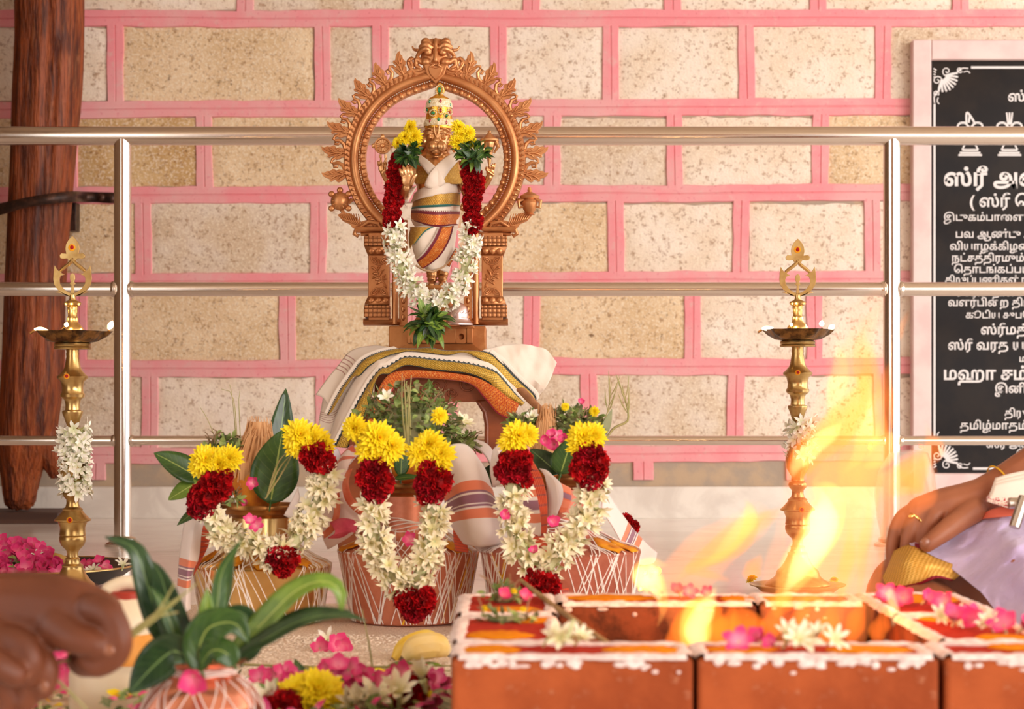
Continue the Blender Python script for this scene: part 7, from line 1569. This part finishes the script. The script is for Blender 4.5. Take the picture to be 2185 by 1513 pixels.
# trunk, arm, legs beyond the frame
X3 = lambda px: (px-CX)/F*D3
sx0 = X3(2480)
sh3 = V3(sx0+.02, 3.16, .60)
lb([(H3(2420, 880, .10), .048), (H3(2420, 880, .10).lerp(sh3, .5)+V3(.02, .03, .02), .052), (sh3, .060)])
lb([(V3(sx0+.16, 3.15, .15), .155), (V3(sx0+.16, 3.17, .34), .145), (V3(sx0+.16, 3.18, .50), .155), (V3(sx0+.16, 3.18, .60), .13), (V3(sx0+.155, 3.17, .70), .068), (V3(sx0+.15, 3.15, .78), .056)])
lb([(sh3, .06), (V3(sx0+.30, 3.18, .60), .06), (V3(sx0+.34, 3.02, .36), .046), (V3(sx0+.08, 2.86, .24), .038)])
lb([(V3(sx0+.12, 3.12, .13), .10), (V3(X3(2160), 3.02, .115), .085), (H3(1960, 1262, .02), .068), (H3(1925, 1282, .0), .058)])                   # thigh to knee
lb([(H3(1930, 1282, .0), .058), (H3(2020, 1340, -.12), .052), (H3(2140, 1396, -.20), .048), (H3(2300, 1440, -.26), .036)])                   # shin folding back
lb([(V3(sx0+.20, 3.08, .12), .10), (V3(sx0+.30, 2.80, .10), .07), (V3(sx0+.05, 2.70, .06), .045)])
bl += [(V3(sx0+.145, 3.10, .885), (.080, .095, .115)), (V3(sx0+.14, 3.005, .87), (.014, .02, .018))]
# tips of the other hand at the picture edge
for y, dy in ((1198, -.19), (1246, -.2), (1284, -.2)): lb([(V3(sx0+.08, 2.86, .24), .03), (H3(2270, y-10, dy+.06), .0150), (H3(2206, y-4, dy+.03), .0130), (H3(2168+(y-1198)*.12, y+2, dy+.02), .0105)])
organic('body', ch, SKIN2, pr3, voxel=.0030, smooth=4, balls=bl, n=12)
b = MB(); b.ball((sx0+.15, 3.12, .925), (.084, .098, .095), 20, 12); b.build('hair', bpy.data.materials['black_hair'], pr3)
b = MB(); p = H3(1974, 1158, -.0875); b.ball(p, (.0085, .003, .0075), 12, 6); b.build('fingernail', NAIL, pr3)
RING = mat('ring_gold', rgb(240, 200, 120), rough=.15, metal=1.0)
rg = thing('finger_ring', 'gold ring on the finger of the hand by the fire', 'ring', H3(1940, 1118, -.02))
b = MB(); c = H3(1955, 1114, -.021); ax_ = (H3(1946, 1124, -.024)-H3(1976, 1098, -.016)).normalized(); Mx = ax_.to_track_quat('Z', 'Y').to_matrix()
b.tube([c+Mx@V3(.0158*math.cos(2*PI*i/24), .0158*math.sin(2*PI*i/24), 0) for i in range(25)], .0018, 8); b.build('band', RING, rg)
b = MB(); b.ball(c+V3(-.010, -.010, .009), (.0045, .0035, .0035), 10, 6); b.build('setting', RING, rg)
b = MB(); c = H3(2136, 1036, 0); ax_ = (H3(2230, 985, .02)-H3(2100, 1056, -.004)).normalized(); Mx = ax_.to_track_quat('Z', 'Y').to_matrix()
b.tube([c+Mx@V3(.0325*math.cos(2*PI*i/28), .0325*math.sin(2*PI*i/28), 0) for i in range(29)], .0012, 6); tag(b.build('wrist_thread', THRY, origin=c), 'yellow thread tied round the wrist of the hand by the fire', 'thread')
# dhoti border, lavender shawl
m, t = newmat('gold_zari', .35, .45); u, v = t.uv(); w = t.math('SINE', t.math('MULTIPLY', t.math('ADD', u, t.math('MULTIPLY', v, .4)), 130.0)); w2 = t.math('SINE', t.math('MULTIPLY', v, 60.0))
h = t.math('MULTIPLY', w, w2); c = t.mix(t.step(h, -.6, .4), rgb(206, 150, 50), rgb(240, 190, 96)); c = t.mix(t.math('GREATER_THAN', v, .80), c, rgb(150, 24, 44)); t.color(c); t.bump(h, .3, .002); ZARI = m
dh = thing('dhoti', 'cloth with gold and maroon border lying over the knee under the ringed hand', 'cloth', H3(1940, 1230, -.05))
cloth(dh, 'gold_border', ZARI, [L3([(1908, 1176, -.03), (1936, 1164, -.05), (1962, 1172, -.07), (2000, 1192, -.075), (2060, 1214, -.08)], D3), L3([(1896, 1206, -.03), (1932, 1200, -.075), (1970, 1206, -.09), (2000, 1210, -.09), (2050, 1226, -.085)], D3), L3([(1880, 1236, -.02), (1926, 1240, -.075), (1966, 1234, -.092), (1996, 1222, -.092), (2040, 1234, -.088)], D3), L3([(1868, 1246, -.01), (1912, 1258, -.062), (1966, 1246, -.088), (2000, 1234, -.09), (2030, 1240, -.088)], D3)], 30, 14)
cloth(dh, 'maroon_fold', mat('maroon_cloth', rgb(140, 20, 42), rgb(120, 16, 36), 20, .8), [L3([(1912, 1170, .02), (1936, 1158, -.02), (1966, 1162, -.05)], D3), L3([(1912, 1178, .0), (1940, 1168, -.04), (1970, 1174, -.064)], D3)], 14, 5)
LAV = mat('lavender_cotton', rgb(208, 192, 226), rgb(190, 172, 214), 7, .8, bump=(12, .7, .02), sheen=.3)
sh_ = thing('lavender_shawl', 'crumpled lavender cotton shawl running from the ringed hand down over the leg', 'shawl', H3(2110, 1250, -.1))
cloth(sh_, 'drape', LAV, [L3([(1940, 1160, -.040), (1990, 1190, -.066), (2040, 1220, -.10), (2090, 1262, -.17), (2130, 1310, -.21), (2180, 1368, -.26), (2260, 1430, -.30)], D3),
     L3([(1966, 1154, -.036), (2020, 1172, -.050), (2080, 1206, -.11), (2124, 1250, -.19), (2160, 1296, -.24), (2210, 1340, -.29), (2300, 1400, -.33)], D3),
     L3([(2014, 1142, -.030), (2064, 1152, -.050), (2120, 1182, -.12), (2160, 1226, -.20), (2200, 1270, -.25), (2250, 1310, -.30), (2340, 1370, -.34)], D3),
     L3([(2064, 1122, -.03), (2110, 1128, -.06), (2160, 1158, -.14), (2200, 1200, -.19), (2240, 1240, -.24), (2290, 1280, -.29), (2370, 1330, -.33)], D3),
     L3([(2096, 1104, -.01), (2140, 1100, -.05), (2190, 1124, -.10), (2240, 1160, -.15), (2290, 1200, -.2), (2340, 1240, -.25), (2410, 1290, -.29)], D3)], 70, 50, .030, .0022, seed=8, wf=15)
cloth(sh_, 'back_fold', LAV, [L3([(2090, 1106, .0), (2130, 1096, .0), (2180, 1100, .0), (2260, 1120, .0)], D3), L3([(2110, 1110, -.04), (2150, 1118, -.06), (2200, 1140, -.06), (2280, 1170, -.06)], D3), L3([(2120, 1140, -.07), (2170, 1170, -.10), (2220, 1200, -.11), (2300, 1230, -.11)], D3)], 30, 14, .014, seed=9, wf=18)
# paper napkins with red print, steel handle
m, t = newmat('printed_paper', .8); u, v = t.uv(); k = t.math('MULTIPLY', t.math('GREATER_THAN', t.noise(9, 2, vec=t.coord('UV', (2.2, 1.2, 1))), .54), t.math('GREATER_THAN', v, .55)); t.color(t.mix(k, rgb(242, 228, 214), rgb(190, 60, 74))); PAPER = m
np_ = thing('paper_napkin', 'white paper napkins with red flower print lying over the wrist', 'napkin', H3(2160, 1070, -.05))
for i in range(3):
    o_ = i*7
    cloth(np_, 'sheet', PAPER, [L3([(2124-o_*.2, 1020+o_, -.045-.003*i), (2160, 1010+o_, -.05-.003*i), (2230, 996+o_, -.05-.003*i)], D3), L3([(2112, 1052+o_*.6, -.052-.003*i), (2160, 1050+o_*.6, -.06-.003*i), (2230, 1040+o_*.6, -.06-.003*i)], D3), L3([(2104, 1062+o_*.5, -.056-.003*i), (2160, 1080+o_*.4, -.07-.003*i), (2230, 1078+o_*.4, -.07-.003*i)], D3)], 16, 8, .003, .0008, seed=i)
cloth(np_, 'orange_sheet', mat('orange_paper', rgb(226, 130, 100), rgb(214, 104, 80), 16, .8), [L3([(2090, 1102, -.035), (2120, 1086, -.05), (2170, 1076, -.06)], D3), L3([(2092, 1108, -.04), (2126, 1104, -.06), (2180, 1100, -.07)], D3)], 12, 5, .003)
fx = thing('steel_clamp', 'brushed steel clamp of two short tubes by the paper napkins at the picture edge', 'clamp', H3(2168, 1090, -.10))
SATIN = mat('satin_steel', rgb(206, 198, 190), rough=.28, metal=1.0)
b = MB(); b.cyl(H3(2152, 1074, -.11), H3(2300, 1070, -.11), S(12, 2.85), 24); b.build('cross_tube', SATIN, fx, bevel=.001)
b = MB(); b.cyl(H3(2186, 1060, -.12), H3(2164, 1126, -.13), S(12, 2.85), 24); b.build('short_tube', SATIN, fx, bevel=.001)
b = MB(); b.cyl(H3(2300, 1070, -.11), H3(2330, 1380, -.11), S(12, 2.85), 24); b.build('stand_tube', SATIN, fx, bevel=.001)
